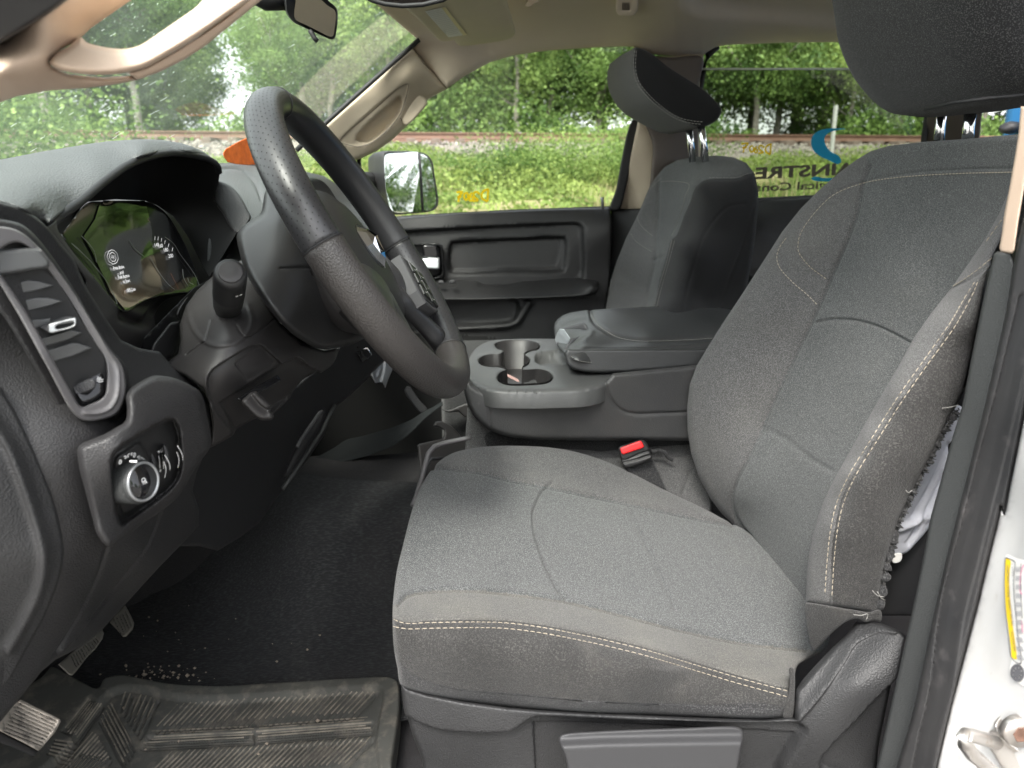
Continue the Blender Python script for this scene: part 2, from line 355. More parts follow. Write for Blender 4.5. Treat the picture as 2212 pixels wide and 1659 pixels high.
    bd = [(a, b) for (a, b) in cnt if (b, a) not in cnt]
    if thick > 0:
        idx = {}
        for e in bd:
            for a in e:
                if a not in idx: idx[a] = len(verts); verts.append(tuple(Pp[a]+BK[a]*thick))
        for a, b in bd: Fc.append((b, a, idx[a], idx[b]))
    o = mesh(name, verts, Fc, m, parent)
    BV[o.name] = (verts, Fc)
    return o
def bvh(o):
    k = BV[o.name]
    if not isinstance(k, BVHTree): k = BVHTree.FromPolygons(k[0], k[1]); BV[o.name] = k
    return k
def cast(o, pts, lift=.0006):
    T = bvh(o); out = []
    for q, d in zip(pts, dirs(pts)):
        dn = Vector(d).normalized(); h = T.ray_cast(Vector(CAM), dn)
        if h[0] is None: out.append(None)
        else:
            n = h[1] if h[1].dot(dn) < 0 else -h[1]; out.append((h[0]+n*lift-dn*lift*.5, n))
    return out
def sweep(pts, rad, closed=False, segs=8, flat=1.0, nrm=None):
    p = [Vector(q) for q in pts]; n = len(p); V = []; Fc = []
    for i in range(n):
        a = p[(i-1) % n] if closed or i > 0 else p[i]; b = p[(i+1) % n] if closed or i < n-1 else p[i]
        t = (b-a).normalized(); ref = Vector(nrm[i]) if nrm is not None else Vector((0, 0, 1))
        if abs(t.dot(ref)) > .95: ref = Vector((1, 0, 0))
        x = t.cross(ref).normalized(); y = x.cross(t).normalized(); r = rad[i] if hasattr(rad, '__len__') else rad
        for k in range(segs):
            an = 2*math.pi*k/segs; V.append(p[i]+x*math.cos(an)*r+y*math.sin(an)*r*flat)
    m_ = n if closed else n-1
    for i in range(m_):
        for k in range(segs):
            a = i*segs+k; b = i*segs+(k+1) % segs; c = ((i+1) % n)*segs+(k+1) % segs; d = ((i+1) % n)*segs+k
            Fc.append((a, b, c, d))
    if not closed: Fc.append(tuple(range(segs))[::-1]); Fc.append(tuple((n-1)*segs+k for k in range(segs)))
    return V, Fc
def tube(name, pts, rad, m, parent=None, closed=False, segs=10, flat=1.0, nrm=None):
    V, Fc = sweep(pts, rad, closed, segs, flat, nrm); o = mesh(name, V, Fc, m, parent); BV[o.name] = ([tuple(v) for v in V], Fc); return o
def stitch(on, line, m, parent=None, L=.0048, gap=.0018, r=.00036, name='stitching', every=1):
    ln = resample(line, 1.5, False); hits = [h for h in cast(on, ln, .0005) if h]
    if len(hits) < 3: return None
    P3 = np.array([tuple(h[0]) for h in hits]); N3 = np.array([tuple(h[1]) for h in hits])
    dd = np.linalg.norm(np.diff(P3, axis=0), axis=1); keep = np.concatenate([[True], dd < .03]); cum = np.concatenate([[0], np.cumsum(np.minimum(dd, .03))])
    V = []; Fc = []; t = 0
    at = lambda q: np.array([np.interp(q, cum, P3[:, k]) for k in range(3)])
    an = lambda q: np.array([np.interp(q, cum, N3[:, k]) for k in range(3)])
    while t+L < cum[-1]:
        pts = [at(t)-an(t)*r*.6, at(t+L*.2)+an(t)*r*.3, at(t+L*.5)+an(t)*r*.5, at(t+L*.8)+an(t)*r*.3, at(t+L)-an(t)*r*.6]
        v, f = sweep(pts, [r*.6, r, r*1.1, r, r*.6], False, 5); o = len(V); V += v; Fc += [tuple(o+i for i in q) for q in f]; t += L+gap
    return mesh(name, V, Fc, m, parent)
def decal(name, on, poly, m, parent=None, lift=.0006, s=6, smooth=False):
    B = resample(poly, s, True, smooth)
    if area(B) < 0: B = B[::-1]
    gx, gy = np.meshgrid(np.arange(B[:, 0].min(), B[:, 0].max(), s), np.arange(B[:, 1].min(), B[:, 1].max(), s)); C = np.stack([gx.ravel(), gy.ravel()], -1)
    if len(C): C = C[inside(C, B)]; C = C[dist(C, B, True) > s*.3]
    V = np.vstack([B, C]) if len(C) else B; n = len(B)
    r = delaunay_2d_cdt([Vector(p) for p in V], [(i, (i+1) % n) for i in range(n)], [], 1, 1e-5, True)
    V2 = np.array([tuple(p) for p in r[0]]); hs_ = cast(on, V2, lift)
    ok = [h is not None for h in hs_]; Fc = [tuple(f) for f in r[2] if all(ok[i] for i in f)]
    if Fc: ins = inside(np.array([V2[list(f)].mean(0) for f in Fc]), B); Fc = [f for f, k in zip(Fc, ins) if k]
    if not Fc: return None
    vs = [tuple(h[0]) if h else (0, 0, 0) for h in hs_]
    f = Fc[0]; a, b, c = [Vector(vs[i]) for i in f[:3]]
    if (b-a).cross(c-a).dot(Vector(CAM)-a) < 0: Fc = [tuple(reversed(f)) for f in Fc]
    o = mesh(name, vs, Fc, m, parent); clean(o); return o
def clean(o):
    bm = bmesh.new(); bm.from_mesh(o.data); bmesh.ops.delete(bm, geom=[v for v in bm.verts if not v.link_faces], context='VERTS'); bm.to_mesh(o.data); bm.free()
def lines_on(name, on, strokes, w, m, parent=None, lift=.0006):
    """painted strokes: thin ribbons of real width w (metres) lying on a surface"""
    V = []; Fc = []
    for ln in strokes:
        q = resample(ln, 2.0, False, len(ln) > 2); hs_ = [h for h in cast(on, q, lift) if h]
        if len(hs_) < 2: continue
        o = len(V)
        for i, (p, n) in enumerate(hs_):
            a = hs_[max(i-1, 0)][0]; b = hs_[min(i+1, len(hs_)-1)][0]; t = (b-a).normalized(); x = t.cross(n).normalized()*w/2; V += [p-x, p+x]
        for i in range(len(hs_)-1): k = o+2*i; Fc.append((k, k+1, k+3, k+2))
    return mesh(name, V, Fc, m, parent) if V else None
def textmesh(txt, bold=0):
    c = bpy.data.curves.new('t', 'FONT'); c.body = txt; c.align_x = 'LEFT'; c.offset = bold; c.resolution_u = 3
    o = bpy.data.objects.new('t', c); S.collection.objects.link(o); dg = bpy.context.evaluated_depsgraph_get(); dg.update()
    me = bpy.data.meshes.new_from_object(o.evaluated_get(dg)); v = np.array([tuple(p.co)[:2] for p in me.vertices]); f = [tuple(p.vertices) for p in me.polygons]
    bpy.data.objects.remove(o); bpy.data.curves.remove(c); bpy.data.meshes.remove(me); return v, f
def writing(name, on, txt, org, ex, ey, m, parent=None, lift=.0007, bold=0, fit=True):
    """letters laid on a surface; org = start of the baseline, ex = baseline end vector, ey = one capital height upwards"""
    v, f = textmesh(txt, bold); w = v[:, 0].max() if fit else 1; h = .70
    uv = np.array(org)+np.outer(v[:, 0]/w, ex)+np.outer(v[:, 1]/h, ey); hs_ = cast(on, uv, lift); ok = [x is not None for x in hs_]
    f = [q for q in f if all(ok[i] for i in q)]
    if not f: return None
    o = mesh(name, [tuple(x[0]) if x else (0, 0, 0) for x in hs_], f, m, parent, False); clean(o); return o
def lathe(name, prof, org, axis, m, parent=None, segs=40, ref=(0, 0, 1), squash=1.0):
    a = Vector(axis).normalized(); x = a.cross(Vector(ref)).normalized(); y = a.cross(x); V = []; Fc = []; n = len(prof)
    for r, h in prof:
        for k in range(segs):
            t = 2*math.pi*k/segs; V.append(Vector(org)+a*h+x*math.cos(t)*r+y*math.sin(t)*r*squash)
    for i in range(n-1):
        for k in range(segs): Fc.append((i*segs+k, i*segs+(k+1) % segs, (i+1)*segs+(k+1) % segs, (i+1)*segs+k))
    Fc.append(tuple(range(segs))[::-1]); Fc.append(tuple((n-1)*segs+k for k in range(segs)))
    o = mesh(name, V, Fc, m, parent); BV[o.name] = ([tuple(v) for v in V], Fc); return o
def box(name, lo, hi, m, parent=None, bev=.004, rot=None):
    bm = bmesh.new(); bmesh.ops.create_cube(bm, size=1); lo = Vector(lo); hi = Vector(hi)
    for v in bm.verts: v.co = Vector([(hi[i]-lo[i])*v.co[i] for i in range(3)])
    if bev: bmesh.ops.bevel(bm, geom=bm.edges[:], offset=bev, segments=3, profile=.5, affect='EDGES')
    c = (lo+hi)/2
    for v in bm.verts: v.co = (rot@v.co if rot else v.co)+c
    me = bpy.data.meshes.new(name); bm.to_mesh(me); bm.free(); me.materials.append(m)
    me.polygons.foreach_set('use_smooth', [bool(bev)]*len(me.polygons))
    o = bpy.data.objects.new(name, me); S.collection.objects.link(o); o.parent = parent; return o
def loft(name, rings, m, parent=None, cap=True):
    n = len(rings[0]); V = [p for r in rings for p in r]; Fc = []
    for i in range(len(rings)-1):
        for k in range(n): Fc.append((i*n+k, i*n+(k+1) % n, (i+1)*n+(k+1) % n, (i+1)*n+k))
    if cap: Fc.append(tuple(range(n))[::-1]); Fc.append(tuple((len(rings)-1)*n+k for k in range(n)))
    o = mesh(name, V, Fc, m, parent); BV[o.name] = ([tuple(map(float, v)) for v in V], Fc)
    bm = bmesh.new(); bm.from_mesh(o.data); bmesh.ops.recalc_face_normals(bm, faces=bm.faces[:]); bm.to_mesh(o.data); bm.free()
    return o
def xloft(name, outline, Yref, prof, m, parent=None, s=6, n=64, smooth=True):
    """solid with the outline's side view at distance Yref, carried through prof = [(Y, scale)]"""
    B = resample(outline, s, True, smooth); idx = np.linspace(0, len(B), n, endpoint=False).astype(int); B = B[idx]
    X3 = np.array([P(u, v, Yref) for u, v in B]); c = X3.mean(0); rings = []
    for Y, k in prof:
        r = c+(X3-c)*k; r[:, 1] = Y; rings.append([tuple(p) for p in r])
    return loft(name, rings, m, parent)
R = random.Random(11)
# ================================================================ outside: ground, railway bank, weeds, forest
def gz(y, x=0.0):
    xs = [-400, 3, 5.5, 9, 14, 17.5, 18.6, 20.2, 20.6, 24.0, 25.0, 30, 60, 500]
    zs = [0, 0, .5, .9, 1.42, 1.78, 1.92, 2.52, 2.56, 2.56, 2.2, 2.2, 2.6, 3]
    return np.interp(y, xs, zs)
def terrain(name, y0, y1, ny, m, lift=0, amp=.06, x0=-70, x1=90, nx=160):
    xs = np.linspace(x0, x1, nx); ys = np.linspace(y0, y1, ny); X, Y = np.meshgrid(xs, ys)
    Z = gz(Y)+lift+amp*(np.sin(X*1.3+Y*.7)*np.sin(Y*1.1-X*.4)+.5*np.sin(X*3.1+1)*np.sin(Y*2.7)+rng.normal(0, .25, X.shape))
    V = np.stack([X.ravel(), Y.ravel(), Z.ravel()], -1); F_ = [(j*nx+i, j*nx+i+1, (j+1)*nx+i+1, (j+1)*nx+i) for j in range(ny-1) for i in range(nx-1)]
    return tag(mesh(name, V, F_, m), kind='structure')
terrain('ground', 3.2, 18.9, 90, M['soil'])
g0 = mesh('ground', [(-400, -400, -.01), (500, -400, -.01), (500, 3.3, -.01), (-400, 3.3, -.01)], [(0, 1, 2, 3)], mat('lot_gravel', (.21, .20, .185), .95, vary=(3, (.27, .26, .24)), bump=[('n', 60, .6, .02)])); tag(g0, kind='structure')
terrain('ground', 24.6, 120, 40, M['soil'], amp=.1, x0=-150, x1=170)
terrain('gravel_bank', 18.2, 25, 60, M['gravel'], lift=.02, amp=.03, nx=500, x0=-60, x1=70)
# loose stones on the face of the bank
def scatter_quads(n, fx, size, nrm_up=0.0, asp=1.0):
    c = fx(n); a = rng.normal(size=(n, 3)); a[:, 2] *= (1-nrm_up); a /= np.linalg.norm(a, axis=1)[:, None]; b = np.cross(a, rng.normal(size=(n, 3))); b /= np.linalg.norm(b, axis=1)[:, None]
    s = (size[0]+(size[1]-size[0])*rng.random(n))[:, None]*.5
    a = a*s*asp; b = b*s
    V = np.stack([c-a, c-b*.9, c+a, c+b*.9], 1).reshape(-1, 3); return V, [(4*i, 4*i+1, 4*i+2, 4*i+3) for i in range(n)]
def stones(n):
    V = []; Fc = []
    x = rng.uniform(-26, 30, n); y = 18.3+rng.random(n)*2.6; r = .025+.045*rng.random(n); z = gz(y)+r*.5
    O = np.array([(1, 0, 0), (-1, 0, 0), (0, 1, 0), (0, -1, 0), (0, 0, 1), (0, 0, -1)], float); T = [(0, 2, 4), (2, 1, 4), (1, 3, 4), (3, 0, 4), (2, 0, 5), (1, 2, 5), (3, 1, 5), (0, 3, 5)]
    for i in range(n):
        o = len(V); q = (O+rng.normal(0, .25, O.shape))*r[i]+np.array([x[i], y[i], z[i]]); V += list(q); Fc += [(o+a, o+b, o+c) for a, b, c in T]
    return V, Fc
v, f = stones(9000); tag(mesh('ballast_stones', v, f, mat('ballast_stone', (.22, .195, .17), .9, vary=(9, (.33, .30, .26)), speck=(11, (.12, .105, .10), .5, .6)), smooth=False), kind='stuff')
# rails
def rail(y, lab):
    prof = [(-.07, 0), (.07, 0), (.07, .015), (.012, .03), (.012, .12), (.036, .13), (.036, .165), (-.036, .165), (-.036, .13), (-.012, .12), (-.012, .03), (-.07, .015)]
    rings = [[(x, y+a, gz(22)+.14+b+(.004*math.sin(x*.2))) for a, b in prof] for x in np.linspace(-60, 70, 60)]
    o = loft('rail', rings, M['rust']); return tag(o, lab, 'rail', 'rails of the track on the bank')
rail(20.9, 'long rusty rail along the near edge of the gravel bank'); rail(22.35, 'long rusty rail behind the near rail of the same track')
tie0 = None
for i in range(60):
    x = -19+i*.62
    if tie0 is None: tie0 = box('rail_tie', (-.11, 20.4, gz(22)-.02), (.11, 22.9, gz(22)+.14), M['tie'], bev=.01); o = tie0
    else: o = tie0.copy(); S.collection.objects.link(o)
    o.location = (o.location.x if i == 0 else 0, 0, 0); o.location.x = x; tag(o, 'weathered wooden sleeper lying across under the rusty rails', 'rail tie', 'sleepers under the rails')
# weeds (nobody could count them)
def leaves(n, cx, cy, spread, size, zoff, hgt):
    x = rng.uniform(*cx, n); y = rng.uniform(*cy, n)
    dens = np.sin(x*1.7+y)*np.sin(y*1.3-x*.6)+np.sin(x*.55+2)*.8; h = hgt*(.55+.3*dens)*rng.random(n)**.8
    return np.stack([x, y, gz(y)+zoff+np.maximum(h, 0)], -1)
def near_w(n):
    y = 4.8+13.8*rng.random(n)**.8; x = rng.uniform(-1, 1, n)*(3+y*.95)+y*.1
    dens = np.sin(x*1.7+y)*np.sin(y*1.3-x*.6)+np.sin(x*.55+2)*.8
    lim = np.interp(y, [4.8, 7, 12, 16.5, 18.6], [.25, .45, .6, .6, .42]); h = lim*(.75+.35*dens)*rng.random(n)**.7
    return np.stack([x, y, gz(y)+np.maximum(h, 0.02)], -1)
v, f = scatter_quads(380000, near_w, (.018, .05), .2, 1.6)
tag(mesh('weed_cover', v, f, M['weed'], smooth=False), kind='stuff')
def blades(n):
    y = 4.6+12*rng.random(n)**1.6; x = rng.uniform(-1, 1, n)*(3+y*.9)+y*.1; hh = .18+.32*rng.random(n); w = .006+.008*rng.random(n)
    b = np.stack([x, y, gz(y)], -1); l = rng.normal(0, .12, (n, 2)); side = rng.normal(size=(n, 2)); side /= np.linalg.norm(side, axis=1)[:, None]
    V = np.zeros((n, 5, 3)); sx = np.stack([side[:, 0]*w, side[:, 1]*w, 0*w], -1)
    V[:, 0] = b-sx; V[:, 1] = b+sx; mid = b+np.stack([l[:, 0]*.4, l[:, 1]*.4, hh*.6], -1); V[:, 2] = mid+sx*.8; V[:, 3] = mid-sx*.8; V[:, 4] = b+np.stack([l[:, 0], l[:, 1], hh], -1)
    F_ = []
    for i in range(n): o = 5*i; F_ += [(o, o+1, o+2, o+3), (o+3, o+2, o+4)]
    return V.reshape(-1, 3), F_
v, f = blades(45000); tag(mesh('tall_grass', v, f, M['leaf2'], smooth=False), kind='stuff')
v, f = blades(26000); v[:, 0] = np.where((v[:, 0] < v[:, 1]*.12) & (np.sin(v[:, 0]*2) < .6), v[:, 0]+v[:, 1]*.35, v[:, 0]); tag(mesh('dry_grass', v, f, M['dry'], smooth=False), kind='stuff')
def far_w(n):
    y = 24.8+7.5*rng.random(n); x = rng.uniform(-32, 40, n); dens = np.sin(x*.9)+np.sin(x*.37+1)
    return np.stack([x, y, gz(y)+(1.5+.5*dens)*rng.random(n)**1.2], -1)
v, f = scatter_quads(230000, far_w, (.06, .14), .1, 1.3); tag(mesh('undergrowth', v, f, M['leaf'], smooth=False), kind='stuff')
def crown_mesh(name, nclump, nleaf, rx, rz, zc, size, m, low=0.0, lean=0):
    cl = rng.normal(size=(nclump, 3)); cl /= np.linalg.norm(cl, axis=1)[:, None]; cl *= (rng.random(nclump)**.42)[:, None]*np.array([rx, rx, rz]); cl[:, 2] += zc; cl[:, 2] = np.maximum(cl[:, 2], low)
    k = rng.integers(0, nclump, nleaf); sg = .34+.4*rng.random(nclump)
    c = cl[k]+rng.normal(size=(nleaf, 3))*sg[k][:, None]*np.array([1, 1, .62])
    V, Fc = scatter_quads(nleaf, lambda n: c, size, .15, 1.25); me = bpy.data.meshes.new(name); me.from_pydata(V.tolist(), [], Fc); me.materials.append(m); return me
def trunk_mesh(name, h, r, seed):
    rr = random.Random(seed); pts = [(rr.uniform(-.12, .12)*i*.4, rr.uniform(-.12, .12)*i*.4, h*i/7) for i in range(8)]
    V, Fc = sweep(pts, [r*(1-.1*i) if i else r*1.35 for i in range(8)], False, 9)
    for k in range(9):
        i = rr.randint(2, 6); b = Vector(pts[i]); a = rr.uniform(0, 6.28); L = rr.uniform(1, 2.2)
        v2, f2 = sweep([b, b+Vector((math.cos(a), math.sin(a), .55))*L*.5, b+Vector((math.cos(a), math.sin(a), .8))*L], [r*.35, r*.22, r*.07], False, 6); o = len(V); V += v2; Fc += [tuple(o+q for q in ff) for ff in f2]
    me = bpy.data.meshes.new(name); me.from_pydata([tuple(q) for q in V], [], Fc); me.polygons.foreach_set('use_smooth', [True]*len(me.polygons)); me.materials.append(M['bark']); return me
TM = []
for i, (nc, nl, rx, rz, zc, lo, tr, mm) in enumerate([(70, 30000, 2.5, 3.2, 5.6, 2.1, .15, 'leaf'), (76, 32000, 2.8, 3.4, 5.2, 1.2, .17, 'leaf'), (54, 22000, 1.9, 3.6, 6.3, 3.0, .12, 'leaf2'), (72, 30000, 2.4, 3.8, 5.0, .6, .14, 'leaf2'), (60, 24000, 2.3, 2.6, 6.9, 4.0, .16, 'leaf')]):
    TM.append((crown_mesh('crown', nc, nl, rx, rz, zc, (.06, .135), M[mm], lo), trunk_mesh('trunk', 8.5, tr, i)))
BU = [crown_mesh('foliage', 22, 11000, .95, .7, .8, (.025, .06), M[m_], .1) for m_ in ('weed', 'leaf2')]
KL = ['leafy tree with a wide dark green crown standing beyond the rails', 'spreading tree with foliage almost down to the ground beyond the rails', 'slim bright green tree with a bare lower trunk beyond the rails', 'bushy light green tree with low branches beyond the rails', 'tall tree with a high crown over a long bare grey trunk beyond the rails']
def tree(x, y, k, s, rz, lab=None):
    e = empty('tree', lab or KL[k], 'tree', 'trees of the wood beyond the railway'); e.location = (x, y, float(gz(y))-.1); e.rotation_euler = (0, 0, rz); e.scale = (s, s, s)
    for nm, me in zip(('crown', 'trunk'), TM[k]):
        o = bpy.data.objects.new(nm, me); S.collection.objects.link(o); o.parent = e
for row, (yy, n, sc) in enumerate([(26.5, 18, .8), (29.5, 20, .95), (33, 22, 1.1), (37.5, 20, 1.25), (44, 20, 1.5)]):
    for i in range(n):
        w = yy*1.02+4; x = -w*.86+(1.95*w)*(i+.5+R.uniform(-.33, .33))/n; y = yy+R.uniform(-1, 1)
        if row < 3 and (.17 < (x/y) < .24 or -.02 < x/y < .05) and row != 1: y += 6
        if row > 0 and (-.27 < x/y < -.20 or .015 < x/y < .05): continue
        thin = .6 if -.31 < x/y < -.17 or .0 < x/y < .07 else 1
        tree(x, y, R.choice([4, 4, 2, 0] if row == 0 else [1, 3, 1, 0] if row > 2 else [0, 1, 2, 3, 4, 4, 2]), thin*sc*R.uniform(.85, 1.15), R.uniform(0, 6.28))
for x, y, k, s in [(30, 9.6, 1, .66), (15, -9, 1, .9), (24, -5, 3, 1), (-14, -11, 0, 1), (-6, -13, 3, 1), (3, -15, 1, 1), (10, -14, 2, 1)]:
    tree(x, y, k, s, R.uniform(0, 6), 'leafy tree standing on the lot beside the truck')
def bush(x, y, k, s, lab):
    o = bpy.data.objects.new('bush', BU[k]); S.collection.objects.link(o); o.location = (x, y, float(gz(y))-.05); o.scale = (s, s, s*.8); o.rotation_euler = (0, 0, x*3); tag(o, lab, 'bush')
bush(-5.9, 12.0, 1, 1.35, 'light green bush on the weedy slope seen over the instrument hood')
bush(1.2, 12.5, 0, .78, 'leafy bush on the slope just right of the door mirror')
bush(2.3, 13.5, 1, .8, 'leafy bush on the slope in the middle of the side window')
bush(4.3, 15.5, 1, 1.0, 'tall pale green bush on the slope beside the door pillar')
bush(3.1, 13, 0, .66, 'low yellow green bush on the slope left of the tall pale bush')
bush(-8.5, 9.5, 1, .8, 'bright green bush on the slope left of the big light bush')
bush(-2.4, 9.0, 0, .5, 'small green bush on the slope behind the orange tag')
# white marker post and blue vehicle standing behind the truck
pp = P(1787, 395, 17.6); pt = P(1793, 228, 17.6)
o = box('marker_post', (pp[0]-.03, 17.5, float(gz(17.5))-.1), (pp[0]+.03, 17.6, pt[2]), M['post'], bev=.01)
tag(o, 'plain white post standing on the railway bank behind the logo window', 'post')
bv = empty('parked_van', 'blue van parked behind the truck, seen beside the near headrest', 'van')
bx = (2.1, 0, 0)
box('body', (bx[0], .9, .45), (bx[0]+4.6, 2.85, 2.15), M['bluecar'], bv, .12)
box('windscreen', (bx[0]-.012, 1.05, 2.0), (bx[0]+.05, 2.6, 2.12), M['gloss'], bv, .02)
q = P(2182, 276, 2.70); lathe('door_mirror', [(.0, -.03), (.025, -.025), (.032, 0), (.027, .025), (0, .03)], q, (1, .2, .1), M['black'], bv, squash=.7)
for xx in (.9, 3.6):
    lathe('wheel', [(0, -.1), (.3, -.1), (.34, -.06), (.34, .06), (.3, .1), (0, .1)], (bx[0]+xx, 2.8, .34), (0, 1, 0), M['rubber'], bv)
# ================================================================ truck cab shell
def st(o): return tag(o, kind='structure')
# headliner seen over the far windows, carried on to the near side as the roof
hl = empty('headliner', 'beige cloth headliner arching over the passenger windows', 'headliner')
arch = [(903, 86), (893, 106), (930, 150), (966, 191), (1004, 164), (1060, 134), (1113, 119), (1186, 109), (1296, 102), (1350, 100), (1376, 102), (1400, 116), (1450, 121), (1518, 121), (1528, 112), (1545, 102), (1570, 97), (1700, 92), (1890, 90), (2030, 92), (2240, 96)]
hout = arch+[(2240, -60), (1700, -60), (1200, -60), (760, -60), (808, 5)]
ho = sculpt('roof_lining', hout, [(903, 88, 2.06), (966, 190, 2.1), (1113, 119, 2.11), (1300, 102, 2.12), (1450, 118, 2.1), (1600, 96, 2.12), (1890, 90, 2.12), (2240, 96, 2.12), (1050, 70, 2.03), (1300, 62, 2.02), (1600, 62, 2.02), (1900, 62, 2.02), (2240, 60, 2.0), (760, -60, 1.5), (808, 5, 1.7), (1000, 0, 1.78), (1200, -60, 1.62), (1300, 0, 1.82), (1600, 0, 1.84), (1600, -60, 1.66), (2100, 0, 1.86), (2240, -60, 1.68)], M['head'], hl, s=14, roll=12, rd=.014, thick=.09, dir=(0, .8, .6),
            feats=[('p', [(1390, 30), (1480, -30), (1500, -80), (2300, -80), (2300, 45), (1900, 40), (1560, 44), (1480, 42)], -.0, 30), ('p', [(1500, -60), (1475, -10), (1500, 18), (1560, 30), (2250, 34), (2250, -60)], .025, 34)], smooth=False)
# roof skin continuing over the camera side
roof = []
for x in np.linspace(.02, 1.6, 12):
    for y in np.linspace(.62, 1.9, 12):
        roof.append((x, y, H+.52+.02*math.sin((y-.5)*2)-.0*x))
o = mesh('roof_panel', roof, [(i*12+j, i*12+j+1, (i+1)*12+j+1, (i+1)*12+j) for i in range(11) for j in range(11)], M['head'], hl)
box('roof_skin', (-.02, .5, H+.57), (1.7, 2.25, H+.59), M['white'], hl, .01)
box('side_rail', (-.2, .56, H+.40), (1.7, .64, H+.57), M['head'], hl, .03)
# coat hook and reading light on the headliner
ch = sculpt('coat_hook', g('R6', (1062, 40), (1058, 25), (1075, 5), (1100, -8), (1150, -12), (1140, 10), (1110, 25), (1085, 42)), [(1140, 5, 1.79)], M['beige'], None, s=3, roll=3, rd=.004, thick=.02)
tag(ch, 'small beige coat hook on the headliner, right of the sun visor', 'hook')
rl = empty('reading_light', 'small square lamp set in the headliner above the side window', 'lamp')
b1 = sculpt('bezel', g('R6', (1600, 0), (1595, 60), (1612, 92), (1650, 98), (1700, 92), (1722, 60), (1722, 0), (1700, -20), (1620, -20)), [(1353, 0, 1.80), (1353, 30, 1.84), (1370, 10, 1.81)], M['head'], rl, s=3, roll=4, rd=.004, thick=.02, feats=[('p', g('R6', (1628, 8), (1628, 62), (1680, 62), (1680, 8)), .003, 3)])
decal('lens', b1, g('R6', (1632, 12), (1632, 58), (1676, 58), (1676, 12)), mat('lamp_lens', (.3, .25, .2), .3), rl, .001)
lines_on('grille', b1, [g('R6', (1635+k*9, 16), (1635+k*9, 55)) for k in range(5)], .0016, M['brown'], rl, .002)
# overhead console edge
oc = empty('overhead_console', 'beige overhead console whose dark curved edge shows beside the visor', 'console')
c1 = sculpt('console_shell', g('R6', (60, -60), (120, -10), (200, 18), (330, 32), (450, 25), (580, -5), (640, -60)), [(800, -10, 1.30), (860, 8, 1.34), (960, -10, 1.36)], M['brown'], oc, s=5, roll=6, rd=.01, thick=.05, dir=(0, .5, 1))
tube('edge_strip', [P(*q, 1.3) for q in g('R6', (95, -30), (150, 2), (230, 24), (330, 35), (450, 28), (570, 0), (620, -30))], .0035, M['black'], oc)
# sun visor (folded up) with its paper label
sv_ = empty('sun_visor', 'beige folded sun visor with a white printed label, above the mirror', 'visor')
vz = sculpt('visor_pad', g('R6', (350, 38), (420, 110), (500, 190), (548, 238), (590, 244), (638, 238), (650, 258), (672, 270), (780, 262), (880, 248), (955, 232), (988, 215), (1000, 190), (985, 130), (955, 30), (940, -20), (700, -40), (500, -10)), [(880, 12, 1.45), (950, 87, 1.86), (1000, 97, 1.88), (1110, 75, 1.84), (1090, 0, 1.62), (1000, -10, 1.5)], M['beige'], sv_, s=6, roll=9, rd=.012, thick=.014, dir=(0, .5, 1))
vl = decal('paper_label', vz, g('R6', (462, 64), (583, 37), (712, 202), (603, 219)), M['paper'], sv_, .001)
decal('label_band', vz, g('R6', (562, 42), (583, 37), (712, 202), (690, 206)), mat('label_band', (.72, .62, .36), .6), sv_, .0014)
tx = []
for k in range(15):
    t = k/15; a = np.array((478+t*128, 70+t*142)); b = np.array((565+t*118, 50+t*145))
    L_ = R.uniform(.75, 1); tx.append(g('R6', tuple(a), tuple(a+(b-a)*L_)))
lines_on('label_text', vz, tx, .0022, M['ink'] if 0 else mat('faint_ink', (.5, .49, .47), .7), sv_, .0018)
# passenger side windshield pillar
ap = empty('windshield_pillar', 'beige far windshield pillar with a grab handle moulded in', 'pillar')
pil = sculpt('pillar_trim', [(903, 86), (800, 182), (740, 235), (686, 283), (712, 300), (736, 322), (752, 350), (779, 343), (815, 326), (850, 300), (885, 266), (905, 240), (921, 217), (945, 203), (968, 191), (930, 150), (893, 106)],
   [(903, 88, 2.06), (686, 283, 2.02), (800, 182, 2.04), (966, 190, 2.12), (921, 217, 2.14), (850, 300, 2.12), (752, 350, 2.08), (815, 260, 2.06), (880, 170, 2.06)], M['beige'], ap, s=5, roll=9, rd=.016, thick=.10, smooth=False,
   feats=[('p', g('R5', (1660, 690), (1700, 640), (1960, 420), (1990, 412), (1988, 440), (1975, 490), (1950, 560), (1880, 640), (1800, 700), (1750, 712)), .006, 5), ('p', g('R5', (1740, 680), (1790, 610), (1900, 510), (1950, 470), (1958, 500), (1930, 570), (1870, 640), (1790, 690)), .028, 8)])
lines_on('seam', pil, [g('R6', (395, 288), (450, 370), (520, 440), (592, 525))], .0022, M['brown'], ap, .0008)
lines_on('handle_seam', pil, [g('R5', (1650, 695), (1660, 680), (1700, 640), (1830, 530), (1960, 418), (1992, 410), (1990, 440), (1975, 495), (1950, 562), (1880, 645), (1800, 703), (1745, 716), (1700, 708), (1650, 695)), g('R5', (1690, 712), (1668, 735), (1660, 770)), g('R5', (1953, 575), (1962, 590), (1985, 612))], .0018, M['brown'], ap, .0008)
tube('glass_seal', [P(u_, v_, y_) for u_, v_, y_ in [(905, 86, 2.05), (800, 179, 2.02), (684, 283, 2.0), (640, 325, 1.98)]], .006, M['black'], ap)
sculpt('grab_handle', g('R5', (1990, 470), (2030, 455), (2075, 480), (2085, 500), (2050, 550), (1980, 612), (1955, 580), (1965, 540)), [(890, 235, 2.115)], M['beige'], ap, s=3, roll=5, rd=.006, thick=.03)
